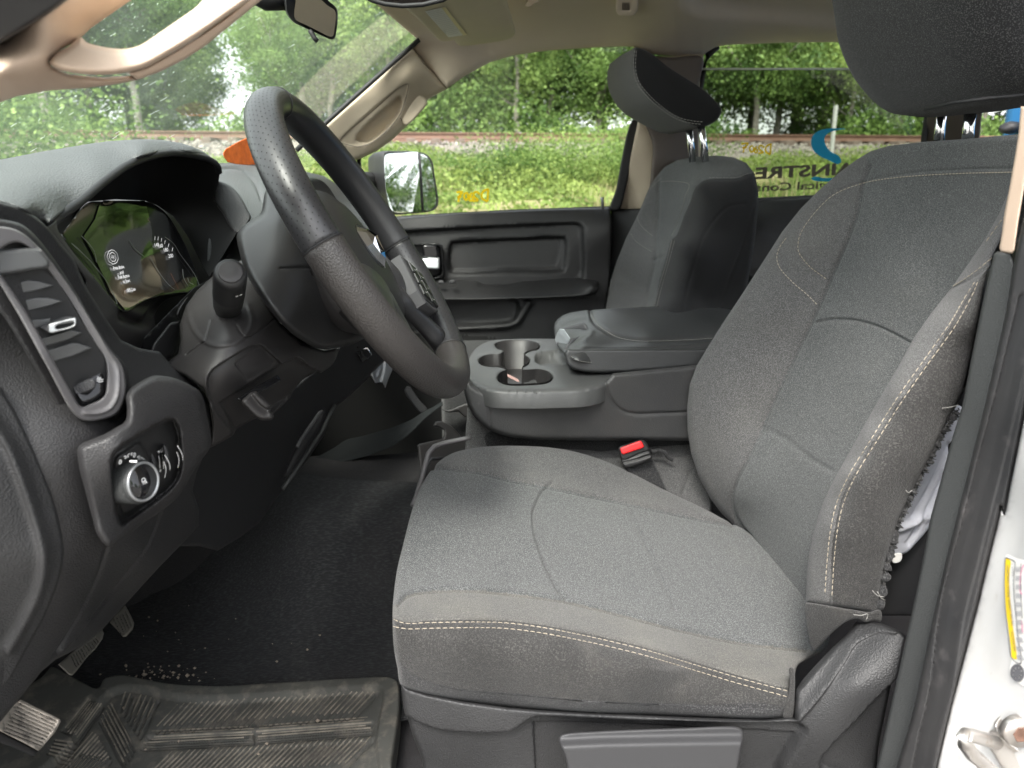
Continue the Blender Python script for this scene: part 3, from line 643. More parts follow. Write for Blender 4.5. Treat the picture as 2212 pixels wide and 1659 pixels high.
# near windshield pillar with big grab handle, door seal
np_ = empty('windshield_pillar', 'beige near windshield pillar at the top left with an open grab handle', 'pillar')
sculpt('pillar_trim', g('R5', (-60, 215), (0, 205), (310, -10), (330, -40), (700, -40), (640, 0), (440, 140), (385, 195), (300, 240), (235, 300), (255, 330), (340, 362), (500, 378), (640, 368), (672, 390), (560, 412), (420, 430), (240, 442), (80, 470), (0, 500), (-60, 540)),
   [(0, 90, .56), (150, 0, .56), (280, 0, .62), (190, 70, .62), (100, 130, .55), (0, 160, .52), (0, 215, .60), (100, 195, .60), (250, 180, .62), (300, 165, .62)], M['pink'], np_, s=6, roll=12, rd=.014, thick=.07, dir=(-.4, 1, 0), smooth=False)
hh = sculpt('grab_handle', g('R5', (240, 300), (262, 270), (330, 228), (396, 182), (420, 205), (470, 222), (540, 235), (610, 239), (680, 222), (760, 172), (850, 110), (950, 40), (1020, -20), (1230, -20), (1100, 85), (960, 182), (830, 262), (710, 328), (622, 353), (500, 366), (350, 356), (265, 332)),
   [(110, 133, .545), (175, 85, .56), (250, 106, .56), (300, 95, .57), (270, 155, .55), (430, 10, .60), (520, 0, .60), (400, 95, .57)], M['pink'], np_, s=5, roll=15, rd=.018, thick=.03, dir=(-.3, 1, 0))
lines_on('handle_seam', hh, [g('R5', (345, 352), (300, 342), (258, 322), (246, 300), (268, 272), (330, 236))], .0016, M['brown'], np_, .0008)
sculpt('handle_back_cover', g('R5', (622, 353), (710, 328), (830, 262), (960, 182), (1100, 85), (1230, -20), (1300, -20), (1150, 103), (1000, 225), (900, 290), (780, 350), (672, 390), (640, 368)), [(290, 165, .60), (430, 90, .62), (540, 0, .63)], M['pink'], np_, s=5, roll=6, rd=.01, thick=.04, smooth=False)
sculpt('door_seal', [(-40, -30), (175, -30), (130, 12), (60, 58), (0, 95), (-40, 118)], [(0, 0, .50), (150, 0, .50), (0, 92, .52)], M['rubber'], np_, s=6, roll=10, rd=.012, thick=.05)
# windshield: curved sheet from the cowl to the roof edge
ws = []; NX, NYY = 14, 10
for i in range(NYY+1):
    t = i/NYY
    for j in range(NX+1):
        s_ = j/NX; y = .44+s_*1.86; bow = 1-(2*s_-1)**2
        x0_, z0_ = -.38-.17*bow, -.02; x1_, z1_ = .14-.09*bow, .50
        ws.append((x0_+(x1_-x0_)*t-.02*math.sin(t*3.14), y-(.06*t if s_ > .5 else -.06*t)*abs(2*s_-1), H+z0_+(z1_-z0_)*t))
WF = [(i*(NX+1)+j, i*(NX+1)+j+1, (i+1)*(NX+1)+j+1, (i+1)*(NX+1)+j) for i in range(NYY) for j in range(NX)]
wsh = mesh('windshield', ws, [(i*(NX+1)+j, i*(NX+1)+j+1, (i+1)*(NX+1)+j+1, (i+1)*(NX+1)+j) for i in range(NYY) for j in range(NX)], M['wind']); tag(wsh, 'dusty windshield glass in front of the dashboard', 'windshield')
BV['windshield'] = ([tuple(map(float, p)) for p in ws], WF); sk = []
for _ in range(110):
    a, b = R.uniform(20, 900), R.uniform(5, 330); L_ = R.uniform(4, 17); sk.append([(a, b), (a+L_*.88, b-L_*.5)])
lines_on('dried_streaks', wsh, sk, .0010, leafmat('streak_dust', (.5, .56, .5), (.55, .6, .55), .7), wsh, .001)
# far door pillar, belt and trims
bp = empty('door_pillar', 'far door pillar with beige strip and dark belt guide and painted shade behind the passenger seat', 'pillar')
sculpt('upper_trim', [(1370, 100), (1395, 118), (1440, 122), (1520, 121), (1514, 150), (1511, 250), (1512, 345), (1490, 430), (1478, 470), (1376, 455), (1337, 455), (1345, 415), (1369, 305), (1380, 240)], [(1376, 450, 2.1), (1345, 450, 2.14), (1450, 120, 2.1), (1510, 300, 2.12), (1410, 300, 2.05)], M['beige'], bp, s=7, roll=6, rd=.02, thick=.1)
sculpt('belt_guide_and_shade', [(1385, 106), (1400, 119), (1450, 124), (1517, 124), (1511, 180), (1508, 300), (1506, 430), (1480, 470), (1402, 470), (1406, 380), (1409, 310), (1390, 260), (1375, 200)], [(1450, 120, 2.08), (1450, 300, 2.03), (1450, 450, 2.04), (1500, 300, 2.06), (1390, 200, 2.06)], M['brown'], bp, s=7, roll=8, rd=.014, thick=.05)  # brown upper part stands in for shade on the beige pillar trim
sculpt('door_seal', [(1366, 260), (1379, 262), (1371, 310), (1350, 415), (1337, 453), (1318, 452), (1330, 410)], [(1350, 350, 2.08)], M['black'], bp, s=4, roll=4, rd=.006, thick=.08)
sculpt('lower_trim', [(1320, 451), (1376, 451), (1520, 440), (1520, 1000), (1290, 1000), (1303, 700), (1318, 560)], [(1350, 500, 2.10), (1350, 900, 2.06)], M['black'], bp, s=14, roll=4, rd=.01, thick=.08, smooth=False)
# passenger door
pd = empty('passenger_door', 'black passenger door below the side window with silver latch and long armrest', 'door')
dp = sculpt('door_panel', [(540, 500), (700, 486), (845, 472), (1000, 460), (1180, 452), (1318, 448), (1322, 480), (1318, 600), (1304, 720), (1296, 1000), (540, 1000)], [(845, 475, 2.12), (1318, 450, 2.12), (845, 495, 2.085), (1318, 475, 2.085), (845, 560, 2.09), (1318, 560, 2.09), (845, 900, 2.06), (1300, 900, 2.06), (560, 500, 2.12), (560, 900, 2.06)], M['dash'], pd, s=8, roll=4, rd=.012, thick=.08, smooth=False,
   feats=[('p', g('S5', (-900, 420), (160, 378), (900, 338), (1600, 308), (1700, 308), (1735, 335), (1742, 400), (1735, 760), (1700, 780), (-900, 830)), .022, 7), ('p', g('S5', (650, 475), (700, 462), (1100, 445), (1540, 428), (1600, 430), (1600, 680), (1590, 700), (1100, 715), (700, 730), (640, 715)), .016, 8),
          ('p', g('S5', (650, 490), (720, 470), (1100, 452), (1545, 436), (1548, 640), (1520, 672), (1100, 688), (700, 700), (655, 690)), .004, 3), ('l', g('S5', (560, 1165), (800, 1165), (1100, 1150), (1190, 1120), (1230, 1060), (1290, 960)), -.012, 7), ('p', g('S5', (-900, 960), (1180, 945), (1190, 1060), (1140, 1120), (1000, 1140), (-900, 1150)), .012, 8), ('l', g('S5', (700, 1300), (1300, 1290)), .003, 2)])
dp_ = None
sculpt('latch_bezel', g('S5', (60, 480), (250, 474), (540, 470), (575, 490), (582, 560), (592, 750), (570, 765), (60, 790)), [(920, 560, 2.085)], M['gloss'], pd, s=4, roll=3, rd=.004, thick=.02, feats=[('p', g('S5', (60, 500), (250, 496), (525, 492), (550, 520), (556, 700), (540, 735), (60, 755)), .035, 5)], smooth=False)
sculpt('door_latch', g('S5', (240, 600), (440, 590), (470, 584), (548, 588), (552, 620), (550, 680), (530, 688), (440, 682), (380, 680), (240, 672)), [(850, 560, 2.07), (940, 565, 2.06)], M['satin'], pd, s=3, roll=4, rd=.006, thick=.02, smooth=False)
sculpt('lock_knob', g('S5', (410, 492), (520, 488), (530, 520), (535, 582), (420, 582), (408, 540)), [(930, 540, 2.075)], M['gloss'], pd, s=3, roll=3, rd=.006, thick=.02)
ar = sculpt('armrest', g('S5', (-700, 790), (400, 772), (640, 765), (1000, 752), (1400, 748), (1700, 758), (1820, 768), (1862, 785), (1870, 815), (1860, 870), (1800, 898), (1500, 918), (1000, 936), (500, 942), (-700, 960)), [(900, 604, 2.09), (1280, 603, 2.09), (900, 622, 2.02), (1280, 617, 2.02), (900, 645, 2.015), (1280, 635, 2.02), (700, 604, 2.09), (700, 640, 2.02)], M['dash'], pd, s=5, roll=5, rd=.008, thick=.04,
   feats=[('p', g('S5', (880, 780), (900, 770), (1190, 765), (1215, 780), (1210, 810), (1180, 822), (880, 828), (862, 810)), .004, 3), ('p', g('S5', (905, 782), (1170, 772), (1178, 798), (905, 806)), .02, 3), ('p', g('S5', (440, 795), (660, 775), (695, 785), (695, 805), (660, 825), (440, 830)), -.004, 3)])
for a_, b_ in ((490, 798), (562, 793), (655, 790)):
    sculpt('switch', g('S5', (a_-24, b_-8), (a_, b_-18), (a_+22, b_-10), (a_+24, b_+8), (a_, b_+14), (a_-22, b_+8)), [(940, 610, 2.03)], M['plasticg'], pd, s=2.5, roll=2, rd=.004, thick=.01)
tube('lock_pin', [P(*g('S5', (1902, 185))[0], 2.11), P(*g('S5', (1900, 110))[0], 2.11), P(*g('S5', (1898, 88))[0], 2.11)], [.004, .004, .0055], M['satin'], pd)
gl1 = sculpt('window_glass', [(700, 360), (790, 300), (900, 190), (1000, 120), (1400, 90), (1400, 300), (1330, 470), (700, 500)], [(700, 480, 2.2), (1330, 460, 2.2), (1000, 110, 2.12), (1400, 95, 2.12)], M['glass'], pd, s=30, roll=0, thick=0, smooth=False)
tube('front_window_bar', [P(752, 345, 2.17), P(758, 400, 2.18), P(760, 480, 2.19)], .014, M['black'], pd)
tube('front_window_bar', [P(775, 330, 2.17), P(777, 400, 2.18), P(778, 480, 2.19)], .006, M['black'], pd)
tube('sill_seal', [P(760, 482, 2.16), P(900, 470, 2.17), P(1100, 459, 2.17), P(1320, 451, 2.17)], .008, M['black'], pd)
HW = {'D': [[(838, 1122), (834, 1192)], [(842, 1122), (815, 1128), (800, 1150), (803, 1175), (834, 1192)]], '2': [[(788, 1152), (770, 1136), (752, 1145), (756, 1165), (778, 1185), (748, 1190)]], '6': [[(742, 1140), (728, 1165), (728, 1185), (742, 1188), (748, 1172), (735, 1164)]], '0': [[(712, 1140), (698, 1148), (696, 1170), (706, 1184), (718, 1172), (716, 1146), (710, 1140)]], '7': [[(650, 1140), (686, 1136), (668, 1160), (662, 1196)], [(655, 1168), (680, 1164)]]}
lines_on('marker_writing', gl1, [g('R6', *q) for k in HW for q in HW[k]], .0062, M['marker'], gl1, .002)
# outside door mirror
dm = empty('door_mirror', 'large black door mirror with two panes outside the passenger window', 'mirror')
mc = g('R6', (225, 905), (300, 898), (420, 902), (470, 915), (505, 955), (520, 1040), (538, 1150), (542, 1200), (528, 1235), (490, 1252), (380, 1264), (300, 1268), (268, 1255), (245, 1200), (228, 1080), (220, 960))
xs_ = [(-.02, .985), (0, 1.0), (.05, 1.0)]
B_ = resample(mc, 4, True); cen_ = B_.mean(0)
ringsM = []
for dy, k, sh in ((.0, .95, 0), (-.006, .985, 0), (0, 1.01, 0), (.03, 1.02, -8), (.10, .98, -26), (.16, .85, -42), (.19, .6, -52)):
    pts = []
    for q in B_[::2]:
        w_ = cen_+(q-cen_)*k; pts.append(tuple(P(w_[0]+sh, w_[1], 2.46+dy+(w_[0]-cen_[0])*.0018-(w_[1]-cen_[1])*.00025)))
    ringsM.append(pts)
loft('housing', ringsM, M['rubber'], dm)
MC = np.array(P(cen_[0], cen_[1], 2.44)); 
def mirror_pane(name, poly, m_):
    q = resample(poly, 3, True); pts = [P(u_, v_, 2.446+(u_-cen_[0])*.0018-(v_-cen_[1])*.00025) for u_, v_ in q]; c = np.mean(pts, 0)
    V = [tuple(p) for p in pts]+[tuple(p+np.array([0, .01, 0])) for p in pts]; n = len(pts)
    o = mesh(name, V, [tuple(range(n))]+[(i, (i+1) % n, n+(i+1) % n, n+i) for i in range(n)], m_, dm, False); return o
mirror_pane('mirror_pane', g('R6', (226, 925), (235, 915), (330, 906), (428, 908), (436, 1000), (452, 1247), (380, 1256), (300, 1260), (262, 1240), (238, 1150), (226, 1030)), M['mirror'])
mirror_pane('wide_angle_pane', g('R6', (434, 912), (470, 925), (500, 970), (512, 1050), (528, 1160), (525, 1215), (500, 1240), (460, 1246), (446, 1100)), M['mirror'])
tube('pane_divider', [P(u_, v_, 2.444+(u_-cen_[0])*.0018-(v_-cen_[1])*.00025) for u_, v_ in g('R6', (430, 908), (438, 1000), (452, 1248))], .0035, M['black'], dm)
tube('mirror_arm', [P(755, 400, 2.25), P(775, 392, 2.36), P(800, 400, 2.52)], [.035, .03, .04], M['rubber'], dm)
# rear passenger door with tinted half-open window and lettering
rd_ = empty('rear_door', 'dark rear door with a tinted half lowered window behind the passenger seat', 'door')
sculpt('door_panel', [(1500, 441), (1640, 432), (1800, 424), (2020, 415), (2060, 415), (2060, 1000), (1500, 1000)], [(1640, 435, 2.14), (2020, 418, 2.14), (1640, 460, 2.1), (2020, 445, 2.1), (1640, 900, 2.08), (2020, 900, 2.08)], M['dash'], rd_, s=14, roll=5, rd=.014, thick=.06, smooth=False, feats=[('l', [(1600, 595), (1700, 588), (1800, 585)], -.01, 8)])
gt = sculpt('window_glass', [(1505, 149), (1700, 149), (1900, 150), (2010, 152), (2004, 260), (1996, 450), (1500, 455)], [(1510, 450, 2.2), (1995, 440, 2.2), (1510, 150, 2.13), (2000, 150, 2.13)], M['tint'], rd_, s=24, roll=0, thick=0, smooth=False)
tube('glass_edge', [P(u_, 149, 2.13) for u_ in (1508, 1700, 1900, 2010)], .0028, mat('glass_edge', (.62, .68, .6), .2), rd_)
tube('window_frame', [P(u_, v_, 2.14) for u_, v_ in [(1512, 460), (1509, 300), (1510, 200), (1518, 150), (1530, 118), (1550, 100)]], .009, M['black'], rd_)
tube('window_frame', [P(u_, v_, 2.14) for u_, v_ in [(2006, 90), (2003, 250), (1996, 300), (1985, 440)]], .008, M['black'], rd_)
tube('sill_seal', [P(u_, v_, 2.15) for u_, v_ in [(1500, 442), (1640, 433), (1800, 425), (2010, 417)]], .008, M['plasticg'], rd_)
decal('window_logo', gt, g('R7', (1310, 516), (1230, 514), (1175, 525), (1140, 552), (1133, 590), (1145, 625), (1180, 655), (1230, 678), (1268, 695), (1285, 680), (1270, 652), (1228, 628), (1205, 595), (1200, 565), (1215, 540), (1250, 525)), M['cyan'], gt, .003, 4, True)
decal('window_logo', gt, g('R7', (1133, 768), (1150, 758), (1200, 765), (1260, 762), (1310, 745), (1380, 755), (1370, 775), (1300, 780), (1200, 782), (1150, 778)), M['cyan'], gt, .002, 4, True)
decal('window_logo', gt, g('R7', (1205, 842), (1222, 826), (1260, 822), (1300, 826), (1270, 845), (1235, 850)), M['cyan'], gt, .002, 4, True)
def W7(txt, p0, p1, hgt, m_, bold=.02):   # mirrored lettering, read from outside: starts right, runs left
    a = np.array(g('R7', p0)[0]); b = np.array(g('R7', p1)[0]); writing('window_lettering', gt, txt, a, b-a, (1.5, -hgt*.4271), m_, gt, .003, bold)
W7('MAINSTREAM', (1450, 738), (665, 778), 56, M['letter'], .035)
W7('logical Consulting', (1275, 815), (655, 840), 40, M['letter'], .02)
HW2 = [[(930, 595), (926, 645)], [(934, 594), (912, 600), (902, 620), (908, 635), (926, 645)], [(896, 612), (880, 600), (868, 608), (874, 622), (892, 636), (866, 638)], [(858, 604), (846, 620), (848, 634), (858, 636), (862, 624), (850, 620)], [(838, 602), (826, 606), (824, 624), (832, 634), (842, 624), (840, 606)], [(780, 594), (815, 590), (796, 612), (790, 636)], [(786, 612), (808, 610)]]
lines_on('marker_writing', gt, [g('R7', *q) for q in HW2], .0045, M['marker'], gt, .003)
sculpt('rear_pillar', [(1996, 90), (2116, 90), (2122, 240), (2112, 340), (1988, 340), (2003, 250)], [(2005, 250, 2.12), (2060, 250, 2.05), (2062, 100, 2.0), (2120, 250, 2.0)], M['brown'], None, s=10, roll=4, rd=.01, thick=.1, smooth=False)
S.objects['rear_pillar']['label'] = 'brown rear corner pillar seen under the near headrest'; S.objects['rear_pillar']['category'] = 'pillar'
# cab floor, bulkhead, rear wall: carpeted shell
fl = []
NXf, NYf = 40, 50
for i in range(NXf):
    x = -.75+i/(NXf-1)*2.3
    for j in range(NYf):
        y = .60+j/(NYf-1)*1.55
        z = -.84+.22*math.exp(-((y-1.68)/.20)**4)
        if x < -.60: z += (-.60-x)*1.3
        fl.append((x, y, H+z+.004*math.sin(x*31)*math.sin(y*27)))
flo = mesh('floor', fl, [(i*NYf+j, (i+1)*NYf+j, (i+1)*NYf+j+1, i*NYf+j+1) for i in range(NXf-1) for j in range(NYf-1)], M['carpet']); st(flo)
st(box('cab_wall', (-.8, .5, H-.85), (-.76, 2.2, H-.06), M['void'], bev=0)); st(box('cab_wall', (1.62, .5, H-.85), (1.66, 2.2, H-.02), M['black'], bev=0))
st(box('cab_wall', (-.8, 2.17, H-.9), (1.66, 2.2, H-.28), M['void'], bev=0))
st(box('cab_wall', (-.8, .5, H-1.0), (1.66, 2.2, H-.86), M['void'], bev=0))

# hidden bulk of the far dashboard and the seat bases, which keep the footwell dark
box('glove_side', (-.74, 1.25, H-.42), (-.45, 2.12, H-.04), M['dash'], da_later, .03) if 0 else None

# the rest of the truck body round the open doorway (outside this frame, so that a step aside still shows a truck)
tb = empty('truck_body', 'white painted truck body beyond the edge of the open doorway', 'truck body')
box('fender', (-1.7, .40, H-1.05), (-.50, .56, H-.06), M['white'], tb, .04)
box('hood', (-1.9, .50, H-.32), (-.62, 2.15, H-.10), M['white'], tb, .06)
box('rear_door_skin', (.50, .44, H-1.15), (1.70, .50, H-.02), M['white'], tb, .03)
box('door_pillar', (.455, .47, H-.02), (.60, .56, H+.50), M['white'], tb, .03)
box('rocker', (-.55, .42, H-1.20), (1.70, .56, H-1.02), M['white'], tb, .03)
box('cab_corner', (1.62, .47, H-.05), (1.72, .60, H+.55), M['white'], tb, .03)
def panels(o, specs):                          # separate cloths, plastics or painted shade on one moulded cover
    me = o.data; c = np.array([tuple(p.center) for p in me.polygons]); uv = proj(c); idx = np.zeros(len(c), int)
    for poly, m in specs:
        me.materials.append(m); k = len(me.materials)-1; ln = resample(poly, 5, True); idx[inside(uv, ln)] = k
    me.polygons.foreach_set('material_index', idx.tolist()); me.update()
panels(dp, [([(400, 800), (1305, 800), (1300, 1100), (400, 1100)], M['void'])])  # lower door blackened to stand in for the footwell shade
# ================================================================ dashboard
da = empty('dashboard', 'black grained dashboard with hooded instruments, air vent and lamp switch', 'dashboard')
base = sculpt('dash_shell', [(-60, 420), (0, 436), (40, 446), (80, 470), (105, 492), (160, 560), (186, 620), (230, 690), (262, 735), (300, 752), (345, 760), (372, 790), (400, 812), (440, 850), (455, 880), (458, 930), (440, 985), (425, 1020), (416, 1060), (430, 1100), (430, 1135), (416, 1152), (345, 1224), (274, 1302), (221, 1360), (180, 1395), (120, 1425), (90, 1450), (50, 1500), (0, 1560), (-60, 1600)],
   [(0, 440, .60), (105, 492, .64), (186, 620, .68), (262, 735, .72), (345, 765, .78), (0, 600, .60), (0, 800, .58), (0, 1200, .56), (0, 1500, .56), (140, 1000, .575), (200, 940, .60), (230, 880, .63), (170, 1100, .585), (140, 1250, .585), (90, 1400, .59), (220, 1200, .62), (180, 1330, .64), (300, 1200, .68), (270, 1290, .74), (400, 1140, .78), (440, 900, .78), (400, 1000, .74), (330, 1100, .68)], M['dash'], da, s=7, roll=7, rd=.01, thick=.06, dir=(-.6, .8, 0), smooth=False,
   feats=[('l', g('M', (415, 0), (400, 60), (370, 130), (270, 290), (150, 470), (60, 600)) if 0 else [(238, 1165), (222, 1215), (205, 1260), (170, 1330), (120, 1410)], .003, 3), ('l', [(347, 1102), (335, 1140), (312, 1190), (255, 1262), (200, 1335), (165, 1380)], .003, 3), ('l', g('M', (710, 480), (640, 570), (560, 650), (500, 715)), -.003, 5)])
endc = sculpt('end_cover', [(-60, 800), (0, 835), (14, 858), (31, 885), (48, 918), (62, 948), (80, 985), (94, 1019), (112, 1065), (125, 1113), (134, 1155), (139, 1190), (134, 1232), (122, 1268), (111, 1298), (90, 1345), (66, 1387), (45, 1428), (27, 1462), (0, 1503), (-60, 1560)],
   [(0, 840, .562), (94, 1019, .565), (140, 1190, .57), (66, 1387, .57), (0, 1500, .56), (60, 1150, .545), (0, 1000, .54), (0, 1300, .54), (90, 1200, .55)], M['leather'], da, s=6, roll=7, rd=.008, thick=.02, dir=(-.4, 1, 0), smooth=False, feats=[('l', [(-20, 900), (20, 960), (60, 1060), (88, 1150), (98, 1200), (90, 1260), (60, 1330), (20, 1400)], -.007, 13)])
lip = g('R1', (1515, 440), (1508, 405), (1485, 375), (1430, 345), (1350, 325), (1260, 310), (1180, 307), (1090, 318), (1000, 342), (920, 372), (850, 410), (780, 460), (700, 522), (620, 590), (550, 648), (470, 705), (400, 755), (350, 800), (322, 832))
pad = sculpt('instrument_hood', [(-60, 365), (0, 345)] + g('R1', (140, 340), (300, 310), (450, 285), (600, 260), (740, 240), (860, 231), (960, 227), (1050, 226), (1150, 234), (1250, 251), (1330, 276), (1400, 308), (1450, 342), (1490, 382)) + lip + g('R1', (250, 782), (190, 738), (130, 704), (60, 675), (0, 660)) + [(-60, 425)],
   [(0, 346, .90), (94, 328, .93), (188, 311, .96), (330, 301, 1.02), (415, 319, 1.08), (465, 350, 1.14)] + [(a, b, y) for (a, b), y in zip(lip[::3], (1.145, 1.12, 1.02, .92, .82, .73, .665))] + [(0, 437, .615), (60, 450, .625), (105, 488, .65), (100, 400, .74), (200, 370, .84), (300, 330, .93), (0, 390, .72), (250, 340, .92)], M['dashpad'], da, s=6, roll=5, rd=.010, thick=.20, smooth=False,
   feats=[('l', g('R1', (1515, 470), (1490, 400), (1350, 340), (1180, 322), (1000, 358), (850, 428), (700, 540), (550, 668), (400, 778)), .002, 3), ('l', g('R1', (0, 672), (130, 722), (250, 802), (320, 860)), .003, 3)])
tube('hood_lip', [P(a, b+4, y) for (a, b), y in zip(lip, np.interp(range(len(lip)), [0, 3, 6, 9, 12, 15, len(lip)-1], (1.145, 1.12, 1.02, .92, .82, .73, .665)))], .0042, M['black'], da)
box('dash_light_block', (-.74, .64, H-.40), (-.40, 1.30, H-.06), M['black'], da, .02)  # unseen box added to stop windshield light leaking under the hood
# dark liner of the hood
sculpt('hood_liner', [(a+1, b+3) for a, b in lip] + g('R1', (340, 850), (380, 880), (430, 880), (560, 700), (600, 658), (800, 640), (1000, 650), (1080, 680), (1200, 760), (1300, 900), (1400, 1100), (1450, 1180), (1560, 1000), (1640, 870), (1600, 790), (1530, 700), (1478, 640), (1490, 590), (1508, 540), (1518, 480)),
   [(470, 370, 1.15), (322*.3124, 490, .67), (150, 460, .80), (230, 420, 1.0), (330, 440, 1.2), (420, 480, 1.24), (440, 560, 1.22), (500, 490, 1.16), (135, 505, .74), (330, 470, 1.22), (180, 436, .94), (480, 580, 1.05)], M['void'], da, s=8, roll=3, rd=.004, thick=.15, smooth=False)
XL = -.335
lens_out = g('R1', (428, 880), (470, 820), (520, 750), (575, 690), (620, 660), (700, 655), (1000, 655), (1075, 680), (1150, 740), (1230, 860), (1300, 1000), (1350, 1130), (1375, 1240), (1350, 1275), (1240, 1290), (1100, 1310), (980, 1350), (865, 1420), (700, 1260), (560, 1090), (470, 960))
lens = sculpt('instrument_cluster', lens_out, [(134, 505, 'x', XL), (200, 440, 'x', XL-.015), (330, 440, 'x', XL-.015), (420, 600, 'x', XL+.03), (270, 670, 'x', XL+.03), (300, 560, 'x', XL)], M['gloss'], da, s=6, roll=2, rd=.002, thick=.02, dir=(-1, 0, 0))
scr = decal('display', lens, g('R1', (690, 655), (1000, 655), (1045, 860), (1050, 1000), (1130, 1285), (980, 1345), (860, 1410), (760, 1290), (640, 1030), (570, 900), (650, 780)), mat('display_glass', (.30, .30, .29), .05, metal=1), lens, .0012)
def arc(c, rx, ry, a0, a1, n=14, rot=0):
    cr, sr = math.cos(rot), math.sin(rot); out = []
    for i in range(n): t = math.radians(a0+(a1-a0)*i/(n-1)); x, y = rx*math.cos(t), ry*math.sin(t); out.append((c[0]+x*cr-y*sr, c[1]+x*sr+y*cr))
    return out
lines_on('gauge_rings', lens, [g('R1', (1130, 905), (1190, 950), (1240, 1030), (1300, 1110), (1345, 1180), (1368, 1240)), g('R1', (1030, 1045), (1060, 1100), (1110, 1180), (1160, 1240), (1200, 1272)), g('R1', (550, 900), (600, 950), (640, 1010), (653, 1080)), g('R1', (480, 950), (570, 1030), (660, 1130), (740, 1240), (800, 1370)), g('R1', (885, 930), (920, 985), (985, 1040)), g('R1', (1255, 1130), (1262, 1190), (1295, 1250)), g('R1', (1290, 1190), (1300, 1220), (1330, 1235))], .0014, M['satin'], lens, .002)
lines_on('gauge_ticks', lens, [g('R1', (1062+i*22+i*i*.6, 900+i*i*3.2), (1060+i*21+i*i*.6, 925+i*i*3.2)) for i in range(6)], .0005, M['lit'], lens, .002)
for tx_, x_, y_ in (('140', 1058, 975), ('160', 1085, 982), ('180', 1122, 1010), ('200', 1157, 1052)):
    o_ = np.array(g('R1', (x_, y_))[0]); writing('gauge_number', lens, tx_, o_, (10.5, -1.5), (-1.5, -8), M['lit'], lens, .002)
for tx_, x_, y_, w_ in (('Press Brake', 770, 1135, 76), ('and', 816, 1165, 26), ('Push Button', 803, 1198, 80), ('to Start', 838, 1228, 50), ('180512 km', 864, 1290, 62)):
    o_ = np.array(g('R1', (x_, y_))[0]); writing('display_text', lens, tx_, o_, (w_*.3124, -w_*.05), (-2.0, -7), M['lit'], lens, .0025, .01)
lines_on('start_symbol', lens, [g('R1', *arc((764, 1045), 36, 50, 0, 360, 24, -.25)), g('R1', *arc((764, 1045), 22, 32, 0, 360, 20, -.25)), g('R1', (752, 1038), (776, 1040)), g('R1', (754, 1050), (777, 1052))], .0005, M['lit'], lens, .0025)
lines_on('warning_line', lens, [g('R1', (845, 1270), (860, 1310)), g('R1', (1170, 1160), (1225, 1270))], .0006, M['litred'], lens, .0025)
sculpt('cluster_surround', g('R1', (322, 832), (352, 806), (385, 786), (400, 850), (432, 905), (500, 1000), (600, 1120), (700, 1240), (790, 1350), (862, 1420), (900, 1392), (980, 1350), (1100, 1305), (1240, 1283), (1345, 1272), (1352, 1292), (1280, 1310), (1200, 1335), (1140, 1380), (1100, 1440), (1082, 1500), (1080, 1580), (1050, 1650), (1000, 1700), (940, 1735), (880, 1738), (800, 1680), (720, 1580), (640, 1430), (580, 1320), (575, 1260), (592, 1215), (560, 1150), (480, 1040), (400, 930)),
   [(103, 490, .655), (122, 476, .68), (187, 600, .70), (230, 690, .735), (270, 674, .82), (340, 637, 1.0), (418, 630, 1.12), (335, 680, .90), (270, 760, .80), (245, 740, .755), (180, 640, .69), (310, 740, .86), (345, 700, .93)], M['plastic'], da, s=5, roll=6, rd=.008, thick=.03, dir=(-.8, .5, 0),
   feats=[('l', g('R1', (870, 1450), (930, 1480), (1010, 1500), (1060, 1450), (1110, 1380), (1200, 1315), (1320, 1285)), .012, 12)])
# far side of the dashboard
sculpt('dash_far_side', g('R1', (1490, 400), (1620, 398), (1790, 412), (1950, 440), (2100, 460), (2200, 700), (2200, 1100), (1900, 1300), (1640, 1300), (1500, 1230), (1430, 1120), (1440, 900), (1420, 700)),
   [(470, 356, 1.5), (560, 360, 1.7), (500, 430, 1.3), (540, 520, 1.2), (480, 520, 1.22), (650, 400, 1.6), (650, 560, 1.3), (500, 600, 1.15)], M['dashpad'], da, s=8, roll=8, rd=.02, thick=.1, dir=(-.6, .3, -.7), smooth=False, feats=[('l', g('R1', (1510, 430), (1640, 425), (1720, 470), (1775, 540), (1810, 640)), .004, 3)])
sculpt('dash_far_insert', g('R1', (1500, 520), (1560, 530), (1620, 570), (1680, 650), (1715, 720), (1735, 770), (1640, 880), (1590, 830), (1540, 740), (1478, 650)), [(470, 400, 1.22), (540, 470, 1.16), (500, 500, 1.14)], M['leather'], da, s=5, roll=5, rd=.01, thick=.05)
sculpt('dash_top', [(470, 352), (520, 352), (620, 362), (700, 380), (760, 420), (820, 470), (840, 560), (840, 640), (760, 700), (700, 640), (560, 400)], [(480, 353, 1.7), (620, 363, 1.9), (820, 470, 2.0), (840, 640, 1.8), (700, 640, 1.3), (560, 400, 1.5)], M['dash'], da, s=10, roll=10, rd=.02, thick=.1, dir=(-.6, .3, -.7), smooth=False)
og = sculpt('parking_tag', g('R1', (1542, 322), (1560, 292), (1640, 246), (1700, 218), (1735, 208), (1800, 208), (1800, 400), (1720, 404), (1640, 398), (1575, 385), (1548, 350)), [(482, 330, 1.62), (550, 350, 1.74)], M['orange'], None, s=4, roll=1, rd=.001, thick=.002, smooth=False, feats=[('l', g('R1', (1640, 250), (1660, 330), (1670, 396)), .002, 3), ('l', g('R1', (1690, 225), (1710, 310), (1720, 400)), .002, 3)])
tag(og, 'faded orange card tag standing on the far dashboard behind the steering wheel', 'tag')
box('glove_section', (-.74, 1.32, H-.42), (-.44, 2.10, H-.03), M['dash'], da, .03)
